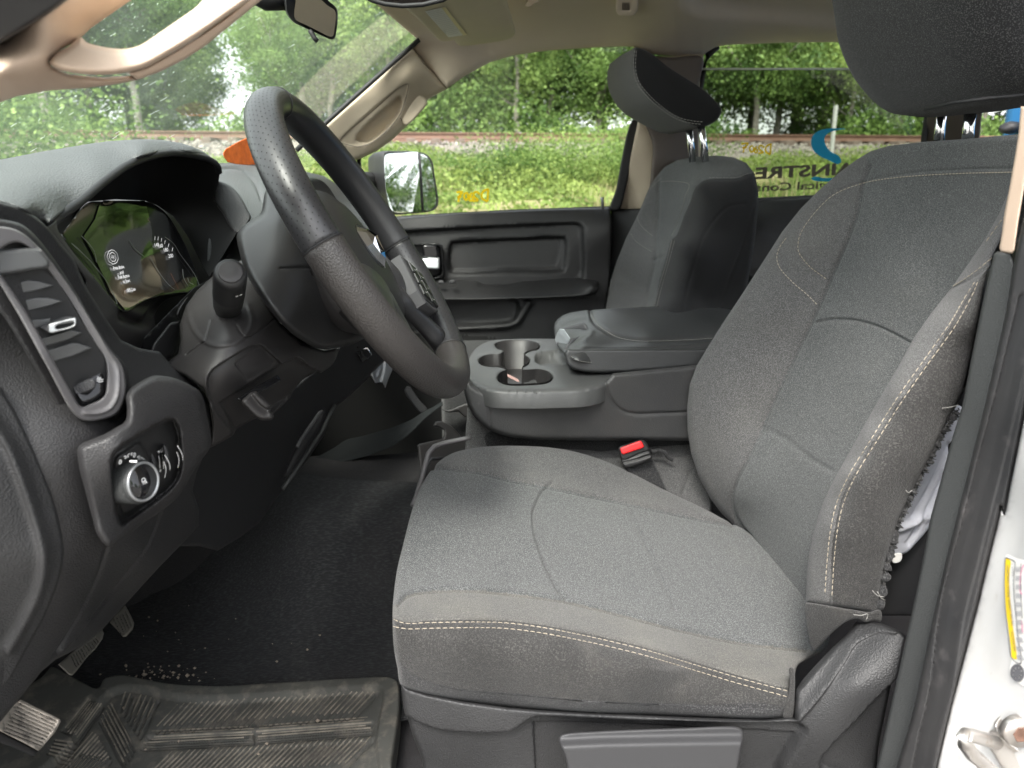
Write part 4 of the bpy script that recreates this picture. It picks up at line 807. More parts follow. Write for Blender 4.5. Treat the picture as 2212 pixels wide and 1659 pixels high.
# air vent
ve = sculpt('vent_bezel', g('V', (-60, 10), (20, 0), (120, 20), (200, 62), (270, 120), (335, 185), (400, 262), (460, 345), (540, 450), (620, 560), (700, 690), (770, 810), (850, 930), (920, 1030), (985, 1110), (1022, 1180), (1042, 1300), (1040, 1400), (1020, 1470), (985, 1535), (930, 1575), (850, 1600), (770, 1615), (700, 1612), (640, 1580), (585, 1520), (520, 1410), (420, 1220), (300, 1000), (180, 780), (80, 610), (0, 480), (-60, 400)),
   [(0, 495, .562), (90, 560, .588), (160, 640, .613), (240, 780, .623), (270, 830, .623), (180, 910, .590), (100, 760, .566), (20, 640, .556), (250, 890, .612)], M['bezel'], da, s=4.5, roll=4, rd=.006, thick=.03, dir=(-.7, .6, 0),
   holes=[g('V', (-40, 230), (120, 130), (230, 170), (300, 250), (385, 345), (470, 460), (560, 590), (640, 720), (720, 860), (800, 990), (860, 1080), (882, 1150), (885, 1300), (870, 1390), (820, 1440), (750, 1470), (690, 1495), (655, 1480), (600, 1390), (500, 1210), (400, 1030), (300, 850), (200, 680), (100, 530), (0, 390), (-40, 330))], feats=[('l', g('V', (330, 200), (460, 360), (620, 590), (780, 850), (900, 1060), (965, 1160), (978, 1300), (960, 1420), (900, 1510), (780, 1550), (700, 1545)), -.0025, 4)])
pod_v = sculpt('vent_surround', g('V', (-60, -60), (20, -60), (180, -20), (300, 80), (420, 230), (560, 430), (700, 660), (800, 830), (920, 1010), (1020, 1120), (1062, 1200), (1070, 1400), (1050, 1500), (1000, 1580), (900, 1640), (760, 1680), (640, 1670), (540, 1600), (480, 1520), (360, 1300), (200, 1020), (60, 790), (-60, 600)), [(0, 495, .575), (100, 545, .603), (180, 640, .633), (262, 780, .648), (270, 850, .643), (160, 920, .603), (60, 720, .577)], M['dash'], da, s=6, roll=8, rd=.012, thick=.04, dir=(-.7, .7, 0))
sculpt('vent_cavity', g('V', (-60, 200), (150, 130), (300, 240), (480, 470), (700, 810), (860, 1080), (880, 1300), (700, 1500), (560, 1350), (200, 690), (-60, 360)), [(0, 560, .63), (200, 700, .69), (220, 860, .66)], M['black'], da, s=10, roll=0, thick=0, smooth=False) if 0 else None
# open the cavity: the surround gets a deep dark well
for o_ in (pod_v,):
    pass
wellc = sculpt('vent_well', g('V', (-60, 220), (130, 128), (235, 168), (305, 250), (390, 345), (560, 588), (720, 858), (860, 1080), (888, 1150), (888, 1300), (870, 1395), (750, 1475), (690, 1500), (650, 1485), (500, 1220), (200, 690), (0, 400), (-60, 340)), [(0, 560, .572), (160, 700, .606), (220, 860, .615)], M['black'], da, s=6, roll=0, thick=.0, feats=[])
for i, q in enumerate([((30, 500), (230, 442), (330, 455), (446, 488), (300, 530), (85, 572)), ((125, 625), (300, 590), (400, 590), (524, 618), (400, 660), (180, 712)), ((225, 775), (330, 770), (420, 760), (420, 800), (300, 840), (262, 850)), ((310, 935), (500, 880), (590, 855), (684, 880), (560, 940), (362, 998)), ((385, 1028), (600, 962), (660, 970), (764, 1006), (600, 1075), (432, 1124))]):
    sculpt('vane', g('V', *q), [(0, 600, .572), (100, 600, .590), (180, 760, .602), (200, 850, .605)], M['vane'], da, s=3, roll=1.5, rd=.002, thick=.006, smooth=False)
for a_, b_ in (((240, 540), (330, 590)), ((380, 960), (410, 1030)), ((520, 1090), (590, 1150))):
    sculpt('vane_link', g('V', a_, (a_[0]+60, a_[1]-15), b_, (b_[0]-60, b_[1]+15)), [(80, 640, .600), (150, 770, .612)], M['black'], da, s=4, roll=1, rd=.002, thick=.01, smooth=False)
sculpt('vent_tab', g('V', (215, 775), (250, 745), (345, 708), (430, 712), (545, 735), (620, 756), (632, 775), (628, 815), (600, 840), (520, 862), (440, 882), (412, 880), (350, 850), (270, 800)), [(60, 690, .600), (165, 700, .585), (110, 715, .575)], M['plasticg'], da, s=3, roll=4, rd=.005, thick=.02, dir=(-.3, 1, 0))
sculpt('tab_chrome', g('V', (402, 812), (430, 800), (520, 778), (600, 758), (628, 758), (634, 780), (628, 818), (590, 842), (500, 866), (430, 883), (408, 876), (404, 845)), [(105, 715, .572), (165, 695, .580)], M['satin'], da, s=2.5, roll=2, rd=.003, thick=.006, holes=[g('V', (470, 820), (600, 785), (612, 795), (605, 815), (480, 850), (462, 842))])
sculpt('vent_foot', g('V', (490, 1190), (560, 1160), (680, 1125), (800, 1112), (850, 1135), (868, 1180), (876, 1300), (860, 1390), (800, 1440), (690, 1478), (655, 1460), (600, 1370), (540, 1270)), [(140, 800, .603), (225, 790, .622), (190, 860, .60)], M['gloss'], da, s=4, roll=10, rd=.010, thick=.03)
sculpt('vent_wheel', g('V', (594, 1330), (620, 1315), (740, 1262), (775, 1262), (796, 1290), (790, 1335), (750, 1362), (640, 1400), (615, 1395), (598, 1370)), [(180, 836, .598)], M['plasticg'], da, s=2.5, roll=5, rd=.006, thick=.015, feats=[('l', g('V', (600+k*22, 1335-k*9), (622+k*22, 1392-k*9)), .0012, 1.2) for k in range(8)])
# lamp switch pod
po = sculpt('switch_pod', g('R3', (532, 905), (540, 880), (565, 855), (640, 822), (720, 790), (800, 745), (865, 700), (878, 620), (872, 520), (905, 470), (980, 420), (1060, 385), (1140, 388), (1230, 410), (1320, 452), (1385, 500), (1412, 560), (1430, 660), (1455, 780), (1462, 850), (1440, 905), (1395, 965), (1330, 1060), (1280, 1150), (1220, 1235), (1130, 1310), (1000, 1400), (880, 1495), (800, 1555), (755, 1572), (715, 1545), (665, 1470), (640, 1380), (612, 1270), (580, 1150), (548, 1030)),
   [(170, 975, 0.565), (210, 1120, 0.570), (240, 1175, 0.575), (270, 900, 0.590), (330, 820, 0.640), (430, 850, 0.685), (450, 960, 0.700), (400, 1060, 0.675), (330, 1120, 0.640), (270, 990, 0.575)], M['dash'], da, s=5, roll=17, rd=.018, thick=.05, dir=(-.6, .8, 0), fdir='ray', feats=[('p', g('R3', (775, 945), (835, 872), (950, 800), (1080, 725), (1160, 688), (1200, 692), (1232, 740), (1250, 860), (1254, 1000), (1240, 1080), (1200, 1145), (1100, 1235), (970, 1330), (880, 1395), (848, 1418), (828, 1405), (806, 1340), (790, 1200), (772, 1060)), .022, 7),
        ('p', g('R3', (800, 960), (880, 900), (960, 850), (1000, 900), (1030, 1000), (1040, 1100), (1030, 1200), (980, 1270), (860, 1340), (820, 1250), (800, 1100)), -.004, 6)])
0 and decal('switch_plate', po, g('R3', (785, 950), (845, 880), (1080, 738), (1165, 700), (1195, 705), (1220, 750), (1238, 870), (1240, 1000), (1226, 1075), (1190, 1130), (960, 1310), (860, 1385), (838, 1395), (822, 1330), (800, 1190), (785, 1060)), M['airbag'], da, .0012, 5, True)
panels(po, [(g('R3', (785, 950), (845, 880), (1080, 738), (1165, 700), (1200, 700), (1232, 750), (1246, 870), (1250, 1000), (1234, 1080), (1190, 1140), (960, 1320), (860, 1395), (838, 1400), (812, 1330), (790, 1190), (775, 1060)), M['airbag'])])
kb = P(268, 1040, .600); kx = Vector((.90, -.42, .12)).normalized()
kn = lathe('lamp_knob', [(0, -.004), (.0172, -.004), (.0172, 0), (.0166, .014), (.0162, .0185), (.0150, .0195), (0, .0195)], kb, kx, M['trimstrip'], da, 48)
kt = Vector(kb)+kx*.0195
lathe('knob_ring', [(.0138, -.001), (.0158, -.001), (.0156, .0012), (.0140, .0014), (.0138, -.001)], kt, kx, M['satin'], kn, 48)
kf = lathe('knob_face', [(0, -.001), (.0137, -.001), (.0134, .0006), (0, .0002)], kt, kx, M['gloss'], kn, 40)
# fine diamond knurl as ridges round the knob
V_, F_ = [], []
a_ = kx; x_ = a_.cross(Vector((0, 0, 1))).normalized(); y_ = a_.cross(x_)
for k in range(60):
    t = 2*math.pi*k/60; v2, f2 = sweep([Vector(kb)+a_*h_+(x_*math.cos(t+h_*14)+y_*math.sin(t+h_*14))*.0169 for h_ in (.001, .006, .0115, .0168)], .00042, False, 4); o_ = len(V_); V_ += v2; F_ += [tuple(o_+i for i in q) for q in f2]
mesh('knob_knurl', V_, F_, M['trimstrip'], kn)
kp = proj(np.array(kt))[0]
def kpt(r, ang): p = kt+(x_*math.cos(ang)+y_*math.sin(ang))*r; return tuple(proj(np.array(p))[0])
lines_on('knob_symbol', kf, [[(kp[0]-3, kp[1]+1), (kp[0]-4, kp[1]-5), (kp[0]+1, kp[1]-8), (kp[0]+4, kp[1]-3)], [(kp[0]-3, kp[1]+1), (kp[0]+4, kp[1]-3)], [(kp[0]-1, kp[1]+1), (kp[0]-1, kp[1]+6)], [(kp[0]+2, kp[1]), (kp[0]+3, kp[1]+5)], [(kp[0]+4, kp[1]-2), (kp[0]+7, kp[1]+3)]], .0006, M['whitemark'], kn, .0005)
ptr = proj(np.array(Vector(kb)+a_*.012+Vector((0, 0, .0168))))[0]
sculpt('knob_pointer', [(ptr[0]-8, ptr[1]-2), (ptr[0]+8, ptr[1]-2), (ptr[0]+9, ptr[1]+3), (ptr[0]-7, ptr[1]+2)], [(ptr[0], ptr[1], .578)], M['whitemark'], kn, s=2, roll=.5, rd=.0005, thick=.002, smooth=False)
lines_on('switch_marks', po, [g('K', *arc((405, 530), 14, 30, 0, 360, 16, .25)), g('K', *arc((600, 435), 20, 32, -90, 90, 10, .2)), g('K', (570, 405), (555, 408)), g('K', (570, 420), (553, 424)), g('K', (572, 436), (555, 440)), g('K', (598, 403), (592, 468)), g('K', *arc((470, 465), 14, 20, -90, 90, 8, .2)), g('K', *arc((520, 445), 14, 20, 90, 270, 8, .2)), g('K', (455, 455), (470, 452)), g('K', (528, 425), (540, 415)), g('K', (310, 940), (302, 985), (318, 1030)), g('K', (300, 960), (322, 965)), g('K', (300, 1005), (322, 1000)),
    g('K', (985, 445), (1005, 632)), g('K', (1040, 460), (1060, 640)), g('K', (1036, 425), (1038, 440)), g('K', *arc((1009, 668), 10, 16, 0, 360, 12)), g('K', (965, 385), (995, 375), (975, 410)), g('K', (1015, 345), (1020, 395), (1045, 360)), g('K', (1035, 320), (1042, 385))], .0007, M['whitemark'], da, .002)
o_ = np.array(g('K', (636, 470))[0]); writing('switch_word', po, 'AUTO', o_, (14.5, 10), (4.6, -5.5), M['whitemark'], da, .002, .01)
for a0, b0 in ((875, 400), (1075, 270)):
    sculpt('dimmer_wheel', g('K', (a0, b0+20), (a0+20, b0-4), (a0+55, b0+10), (a0+95, b0+90), (a0+112, b0+190), (a0+90, b0+280), (a0+40, b0+315), (a0+20, b0+300), (a0+28, b0+200), (a0+8, b0+90)), [(330, 990, .625), (360, 970, .632)], M['black'], da, s=3, roll=4, rd=.005, thick=.03)
    lines_on('dimmer_mark', po, [g('K', (a0+15, b0), (a0+70, b0+70), (a0+108, b0+150), (a0+108, b0+200)), g('K', (a0+5, b0+85), (a0+45, b0+170), (a0+50, b0+230), (a0+35, b0+300))], .0009, M['whitemark'], da, .012)
lines_on('vent_marks', S.objects['vent_foot'], [g('V', (800, 1262), (820, 1275), (850, 1268)), g('V', (800, 1278), (825, 1292), (850, 1284)), g('V', (806, 1250), (822, 1262), (836, 1256)), g('V', (568, 1350), (588, 1340), (606, 1385), (586, 1395), (568, 1350)), g('V', (572, 1352), (600, 1385)), g('V', (590, 1345), (580, 1390))], .0005, M['whitemark'], da, .001)
sculpt('vent_top_vane', g('V', (-60, 195), (0, 188), (120, 178), (250, 172), (320, 185), (372, 232), (414, 290), (412, 325), (380, 348), (280, 362), (120, 388), (0, 405), (-60, 415)), [(0, 560, .56), (100, 560, .585)], M['vane'], da, s=5, roll=7, rd=.01, thick=.03)
# leather gaiter between cluster and column, lower knee panel, centre stack
sculpt('column_gaiter', g('R3', (1240, 5), (1180, 20), (1120, 90), (1060, 170), (1045, 230), (1060, 290), (1085, 325), (1150, 280), (1220, 220), (1245, 150), (1240, 70), (1250, -40), (1300, -160), (1260, -120), (1220, -40)), [(350, 760, .82), (385, 700, .88)], M['leather'], da, s=4, roll=6, rd=.012, thick=.05)
sculpt('column_gap', [(300, 740), (350, 690), (420, 620), (460, 600), (520, 640), (460, 800), (380, 830), (320, 800)], [(350, 760, .90), (450, 640, 1.05)], M['black'], da, s=10, roll=2, rd=.004, thick=.03, smooth=False)
sculpt('knee_panel', [(425, 830), (520, 900), (640, 830), (710, 770), (735, 740), (790, 700), (840, 690), (850, 760), (800, 812), (760, 850), (718, 885), (700, 940), (660, 1000), (610, 1060), (560, 1130), (520, 1160), (470, 1190), (430, 1180), (380, 1180), (400, 1100), (400, 1000), (430, 900)], [(430, 900, .86), (640, 830, 1.1), (800, 720, 1.25), (840, 760, 1.3), (700, 930, 1.18), (610, 1060, 1.1), (420, 1120, .86), (500, 1180, .95)], M['black'], da, s=9, roll=8, rd=.02, thick=.08, dir=(-.8, .5, 0), smooth=False,
   feats=[('p', g('C', (440, 1005), (470, 930), (540, 830), (620, 715), (642, 712), (625, 790), (560, 890), (480, 1000), (400, 1140), (350, 1230)), .006, 4)])
tube('panel_bead', [P(*q, y) for q, y in zip(g('C', (445, 985), (470, 935), (540, 835), (620, 720), (640, 710)), (1.08, 1.09, 1.11, 1.13, 1.135))], .0028, M['plasticg'], da)
tube('panel_edge', [P(*q, y) for q, y in zip(g('C', (330, 1318), (390, 1230), (480, 1100), (560, 980), (640, 860), (690, 750), (735, 660)), (1.05, 1.06, 1.09, 1.12, 1.15, 1.17, 1.19))], .003, M['trimstrip'], da)
sculpt('centre_trim', g('C', (700, 60), (830, 40), (870, 180), (905, 250), (900, 320), (850, 400), (800, 470), (760, 500), (770, 420), (700, 440), (680, 400), (730, 330), (755, 230)), [(720, 800, 1.22), (760, 780, 1.26)], M['plasticg'], da, s=4, roll=5, rd=.008, thick=.03, feats=[('p', g('C', (690, 100), (800, 90), (845, 250), (850, 340), (830, 375), (720, 435), (660, 395)), .02, 5)])
pc = sculpt('loose_panel', g('C', (955, 360), (1000, 320), (1060, 310), (1040, 240), (1100, 200), (1160, 250), (1195, 335), (1180, 400), (1150, 470), (1130, 530), (1110, 490), (1050, 483), (1030, 450), (1000, 420)), [(800, 800, 1.28), (840, 770, 1.32)], M['satin'], da, s=3.5, roll=2, rd=.004, thick=.012, smooth=False, feats=[('l', g('C', (1060, 310), (1030, 400), (1060, 480)), -.006, 4), ('l', g('C', (1090, 250), (1110, 350), (1085, 470)), .006, 4), ('l', g('C', (1095, 380), (1075, 440)), -.005, 3)])
for q in [((900, 150), (915, 145), (935, 190), (925, 230), (905, 215)), ((940, 225), (1000, 215), (1020, 240), (1015, 275), (960, 265), (935, 245)), ((960, 160), (1020, 130), (1040, 160), (990, 200)), ((1000, 200), (1045, 165), (1055, 200), (1025, 235)), ((900, 250), (945, 240), (1000, 300), (950, 330))]:
    sculpt('stack_button', g('C', *q), [(790, 745, 1.25), (800, 770, 1.26)], M['gloss'], da, s=3, roll=2.5, rd=.004, thick=.03, smooth=False)
lines_on('button_edges', pc, [g('C', (1040, 260), (1010, 300))], .001, M['chrome'], da)
tube('stack_chrome', [P(*q, 1.24) for q in g('C', (928, 235), (990, 218), (1022, 270), (1000, 300))], .0016, M['chrome'], da)
# ================================================================ steering column with stalk
cl = empty('steering_column', 'black steering column cover with wiper stalk and tilt lever', 'steering column')
lc = sculpt('lower_cover', [(335, 808), (360, 785), (385, 765), (390, 735), (388, 700), (402, 660), (425, 628), (450, 605), (480, 580), (530, 558), (548, 600), (575, 655), (605, 700), (650, 742), (700, 758), (728, 752), (726, 775), (708, 795), (690, 808), (655, 828), (628, 862), (590, 895), (545, 918), (505, 940), (470, 960), (453, 968), (458, 920), (452, 870), (440, 842), (400, 812), (370, 800)],
   [(335, 808, .80), (390, 700, .84), (450, 605, .90), (530, 560, .95), (490, 700, .80), (560, 690, .83), (600, 740, .84), (650, 800, .88), (725, 765, .98), (560, 800, .80), (450, 820, .76), (480, 900, .79), (560, 880, .84), (630, 850, .90), (430, 770, .78)], M['plastic'], cl, s=5, roll=6, rd=.012, thick=.05, dir=(-.2, 1, 0), smooth=False,
   feats=[('p', g('D', (215, 960), (220, 880), (270, 800), (400, 710), (600, 590), (690, 545), (760, 545), (850, 620), (960, 720), (990, 745), (1060, 710), (1130, 675), (1180, 690), (1260, 760), (1380, 830), (1250, 960), (1100, 1080), (900, 1230), (700, 1390), (560, 1450), (480, 1470), (420, 1390), (300, 1230), (230, 1080)), .010, 6, True),
          ('p', g('D', (500, 752), (600, 680), (740, 590), (790, 600), (850, 660), (912, 730), (905, 755), (780, 840), (650, 922), (615, 915), (560, 840)), .0015, 2.2, True), ('p', g('D', (340, 1165), (600, 1010), (760, 900), (940, 790), (1000, 755), (1140, 690), (1400, 850), (1100, 1080), (700, 1400), (500, 1470)), .010, 5, False),
          ('l', g('D', (250, 290), (200, 490), (0, 640)), .003, 1.6, False), ('l', g('D', (520, 345), (585, 435), (650, 455), (910, 265)), .003, 1.6), ('l', g('D', (20, 220), (60, 350), (180, 490), (300, 535), (420, 530), (520, 500), (600, 440), (660, 360), (680, 250), (640, 120)), -.0035, 5)])
sculpt('column_slot', g('D', (520, 1090), (700, 975), (830, 905), (940, 845), (980, 900), (960, 925), (760, 1030), (560, 1120)), [(500, 850, .785), (600, 820, .83)], M['gloss'], cl, s=4, roll=2, rd=.003, thick=.01, smooth=False)
sculpt('tilt_lever', g('D', (570, 1120), (610, 1075), (650, 1040), (720, 1018), (770, 1060), (830, 1115), (885, 1175), (850, 1200), (890, 1245), (905, 1275), (880, 1312), (830, 1318), (760, 1310), (700, 1270), (630, 1200), (590, 1160)), [(530, 860, .755), (580, 900, .765)], M['plastic'], cl, s=3.2, roll=7, rd=.012, thick=.035, feats=[('l', g('D', (650, 1060), (700, 1130), (770, 1200), (820, 1230)), .006, 6)])
up_ = sculpt('upper_cover', g('R2', (122, 800), (150, 760), (200, 725), (245, 690), (280, 560), (420, 500), (560, 520), (640, 620), (720, 800), (820, 1000), (900, 1180), (860, 1290), (800, 1330), (740, 1362), (660, 1385), (600, 1395), (540, 1392), (450, 1345), (380, 1290), (290, 1190), (220, 1090), (165, 990), (135, 890)),
   [(512, 506, .86), (560, 440, .92), (700, 400, 1.0), (540, 590, .80), (620, 700, .78), (700, 745, .86), (800, 690, .97), (760, 560, .95), (640, 560, .83), (600, 480, .86)], M['airbag'], cl, s=6, roll=14, rd=.03, thick=.08, dir=(-.7, .6, -.3),
   feats=[('l', g('R2', (350, 975), (500, 970), (512, 985), (520, 1010)), .003, 2.5, False), ('l', g('R2', (518, 985), (560, 1070), (640, 1170), (760, 1270), (830, 1320)), .004, 2.5)])
sculpt('column_skirt', g('C', (420, 60), (360, 40), (300, 20), (380, 130), (440, 230), (520, 320), (560, 360), (620, 402), (680, 380), (730, 330), (760, 260), (765, 225), (740, 215), (690, 230), (600, 215), (500, 130)), [(600, 720, .90), (640, 800, .93), (730, 755, 1.0)], M['plastic'], cl, s=5, roll=7, rd=.014, thick=.04, dir=(-.5, .8, -.1))
sb, se = Vector(P(489, 700, .865)), Vector(P(498, 588, .745)); ax_ = (se-sb).normalized(); SL = (se-sb).length
skk = lathe('wiper_stalk', [(0, -.01), (.0115, -.01), (.0105, .02), (.0118, .04), (.0145, .06), (.0152, SL*.62), (.0156, SL*.64), (.0152, SL*.66), (.0155, SL-.012), (.0148, SL-.004), (.0128, SL), (0, SL+.0005)], sb, ax_, M['airbag'], cl, 40)
lathe('stalk_cap', [(0, 0), (.0112, 0), (.0110, .0012), (.0100, .0016), (0, .0016)], se, ax_, M['plastic'], skk, 36)
lathe('stalk_collar', [(0, -.012), (.026, -.012), (.026, -.002), (.021, .001), (.019, -.004), (.012, -.006)], sb, ax_+Vector((0, -.2, .15)), M['plastic'], cl, 40)
lines_on('stalk_marks', skk, [[(517, 637), (522, 635)], [(509, 640), (514, 638)]], .0022, M['whitemark'], skk, .0006)
# ================================================================ steering wheel (round, fitted to the picture)
WC = Vector((-.0712, .9292, H-.0731)); TI, TW, RR = .552, -.1007, .1838
wa = Vector((math.cos(TI)*math.cos(TW), math.cos(TI)*math.sin(TW), math.sin(TI)))
e1 = Vector((0, 0, 1)).cross(wa).normalized(); e2 = wa.cross(e1)
def wp(r, ang, h=0): return WC+(e1*math.cos(ang)+e2*math.sin(ang))*r+wa*h
swl = empty('steering_wheel', 'black leather steering wheel with perforated grips and chrome emblem', 'steering wheel')
def rim(name, a0, a1, m, r=.0183, lift=0):
    pts = [wp(RR, a0+(a1-a0)*i/60) for i in range(61)]; nr = [wa]*61
    rr_ = [r+lift]*61; V, Fc = sweep(pts, rr_, False, 24, 1.12, nr); return mesh(name, V, Fc, m, swl), pts
def ang_of(u, v):   # angle on the rim seen nearest to a picture point
    b = min(range(720), key=lambda k: (lambda q: (q[0]-u)**2+(q[1]-v)**2)(proj(np.array(wp(RR, k*math.pi/360)))[0])); return b*math.pi/360
aT = ang_of(592, 228); aN = ang_of(700, 530); aF1 = ang_of(860, 530); aF2 = ang_of(975, 760)
aa = sorted([('T', aT), ('N', aN), ('F1', aF1), ('F2', aF2)], key=lambda q: q[1]); print('rim angles', aa)
def seg(a, b):
    while b < a: b += 2*math.pi
    return a, b
def ordered(a, b, via):
    a_, b_ = seg(a, b); v_ = via
    while v_ < a_: v_ += 2*math.pi
    return (a_, b_) if v_ < b_ else seg(b, a)
s1 = ordered(aN, aT, ang_of(600, 380)); s2 = ordered(aT, aF1, ang_of(740, 350)); s3 = ordered(aF1, aF2, ang_of(920, 640)); s4 = ordered(aF2, aN, ang_of(880, 780))
rim('rim_perforated', *s1, M['rimsmooth']); rim('rim_top', *s2, M['rimsmooth']); rim('rim_perforated', *s3, M['rimsmooth']); rg, _ = rim('rim_grained', *s4, M['rimgrain'], .0186)
for a_ in (aT, aN, aF1, aF2):
    q = [wp(RR, a_)+((wp(RR, a_)-WC).normalized()*math.cos(t)*.0186+wa*math.sin(t)*.0209) for t in np.linspace(0, 2*math.pi, 25)[:-1]]
    tube('rim_seam', q, .0008, M['black'], swl, True, 6)
# perforation: small dark pits set in the smooth grips
V_, F_ = [], []
for (a0, a1) in (s1, s3):
    na = int((a1-a0)*RR/.0046)
    for i in range(na):
        for k in range(16):
            t = 2*math.pi*(k+.5*(i % 2))/16; a = a0+(a1-a0)*(i+.5)/na; rd0 = (wp(RR, a)-WC).normalized(); n = (rd0*math.cos(t)+wa*math.sin(t)*1.12).normalized()
            c = wp(RR, a)+rd0*math.cos(t)*.01832+wa*math.sin(t)*.01832*1.12+n*.00015; tt = wa.cross(rd0); b = n.cross(tt)
            o_ = len(V_); V_ += [c+(tt*math.cos(w)+b*math.sin(w))*.0007 for w in np.linspace(0, 6.283, 7)[:-1]]; F_.append(tuple(o_+j for j in range(6)))
mesh('rim_perforation', V_, F_, mat('pit_black', (.004, .004, .004), .9), swl)
tube('rim_stitch', [wp(RR-.0172, s4[0]+(s4[1]-s4[0])*i/80, .004) for i in range(81)], .0005, M['threadg'], swl)
# airbag cover: domed, rounded triangle
def hubr(t): return .079+.010*math.cos(2*t)-.012*math.sin(3*t)*0+(.012 if math.sin(t) < -.3 else 0)*0
rings = []
for k, hgt in ((.93, -.012), (1.0, .004), (1.0, .018), (.97, .028), (.90, .034), (.72, .041), (.45, .045), (.2, .046), (.02, .046)):
    rings.append([WC+e1*math.cos(t)*.088*k+e2*(math.sin(t)*(.088 if math.sin(t) > 0 else .098)*k)+wa*(hgt-.043) for t in np.linspace(0, 2*math.pi, 49)[:-1]])
hub = loft('airbag_cover', rings, M['airbag'], swl)
rb_ = [[WC+e1*math.cos(t)*r_+e2*math.sin(t)*r_*1.03+wa*h_ for t in np.linspace(0, 2*math.pi, 41)[:-1]] for r_, h_ in ((.060, -.085), (.082, -.06), (.090, -.035), (.084, -.025))]
loft('hub_back', rb_, M['plastic'], swl)
# spokes: two sides and two lower legs
def spoke(a, w0, w1, h0, nm='spoke'):
    rings = []
    for r_, w_, th in ((.06, w0, .013), (.09, (w0+w1)/2, .012), (.125, w1, .011), (.155, w1*1.15, .012), (.176, w1*1.9, .014)):
        dv = (wp(1, a)-WC).normalized(); tv = wa.cross(dv); c = WC+dv*r_+wa*(h0*(1-r_/.18)-.006)
        rings.append([c+tv*math.cos(t)*w_*.5+wa*math.sin(t)*th for t in np.linspace(0, 2*math.pi, 21)[:-1]])
    return loft(nm, rings, M['rimsmooth'], swl)
side_far = math.pi if e1.y < 0 else 0
for a_ in (side_far-.64, side_far+math.pi+.64): spoke(a_, .07, .05, -.006)
dn = ang_of(960, 815)
for s_ in (-.55, .55): spoke(-math.pi/2+s_, .05, .026, -.012)
# switch pad on the far spoke
fs = 1 if e1.y > 0 else -1
def wq(x, y, h): return WC+e1*(fs*x)+e2*y+wa*h
def wslab(name, poly, h0, h1, m, parent, rnd=.0):
    ca, sa = math.cos(-.64), math.sin(-.64); poly = [((x+.015)*ca-y*sa, (x+.015)*sa+y*ca) for x, y in poly]
    n = len(poly); c = np.mean(poly, 0); V = [wq(*p, h0) for p in poly]+[wq(*p, h1-.0015) for p in poly]+[wq(*(c+(np.array(p)-c)*.95), h1) for p in poly]
    F2 = [tuple(range(2*n, 3*n))]+[(i, (i+1) % n, n+(i+1) % n, n+i) for i in range(n)]+[(n+i, n+(i+1) % n, 2*n+(i+1) % n, 2*n+i) for i in range(n)]
    o = mesh(name, V, F2, m, parent, False); bm = bmesh.new(); bm.from_mesh(o.data); bmesh.ops.recalc_face_normals(bm, faces=bm.faces[:]); bm.to_mesh(o.data); bm.free(); BV[o.name] = ([tuple(v.co) for v in o.data.vertices], [tuple(p.vertices) for p in o.data.polygons]); return o
pad_ = wslab('switch_pad_frame', [(.070, .030), (.118, .026), (.138, .012), (.142, -.012), (.132, -.034), (.112, -.044), (.080, -.046), (.070, -.03)], -.006, .013, M['plasticg'], swl)
wslab('switch_pad', [(.074, .026), (.116, .022), (.132, .010), (.135, -.012), (.126, -.030), (.110, -.038), (.083, -.040), (.074, -.028)], .0, .0145, M['black'], swl)
for ix in range(2):
    for iy in range(3):
        x0, y0 = .082+ix*.024, -.032+iy*.019; b_ = wslab('pad_button', [(x0, y0), (x0+.021, y0), (x0+.021, y0+.016), (x0, y0+.016)], .010, .0165, M['airbag'], swl)
        c_ = proj(np.array(wq((x0+.0255)*math.cos(.64)+(y0+.008)*math.sin(.64), -(x0+.0255)*math.sin(.64)+(y0+.008)*math.cos(.64), .0165)))[0]; lines_on('button_mark', b_, [[(c_[0]-3, c_[1]-1), (c_[0]+1, c_[1]+2), (c_[0]+3, c_[1]-1)]], .0006, M['whitemark'], b_, .0006)
# emblem: chrome shield with facets, plain recess round it
ec = lambda x, y, h=.019: WC+e1*(fs*x*1.15)+e2*(y*1.15-.005)+wa*(h-.015)
lathe('emblem_recess', [(.024, -.001), (.030, 0), (.0305, -.004)], ec(0, .004, .0178), wa, M['gloss'], swl, 40)
shield = [(-.018, .020), (-.006, .024), (.006, .024), (.018, .020), (.019, .002), (.012, -.014), (0, -.024), (-.012, -.014), (-.019, .002)]
V_ = [ec(x, y+.003, .018) for x, y in shield]+[ec(x*.72, y*.72+.003, .025) for x, y in shield]+[ec(0, .003+.008, .021), ec(0, -.008, .028), ec(-.007, .010, .030), ec(.007, .010, .030)]
n9 = 9; F_ = [(i, (i+1) % n9, n9+(i+1) % n9, n9+i) for i in range(n9)]+[(n9+i, n9+(i+1) % n9, [20, 18, 21, 21, 19, 19, 19, 20, 20][i]) for i in range(n9)]+[(20, 19, 18), (18, 19, 21)]
mesh('emblem', V_, F_, M['chrome'], swl, False)
hc = proj(np.array(WC+wa*.018+e2*.045+e1*fs*-.01))[0]
lines_on('airbag_mark', hub, [g('C2' if 0 else 'U', (772, 470), (775, 477)), [(778, 471), (777, 476), (782, 479)], [(785, 474), (787, 482)], [(806, 470), (812, 478)], [(812, 470), (816, 476)]], .0006, M['threadg'], swl, .0006)
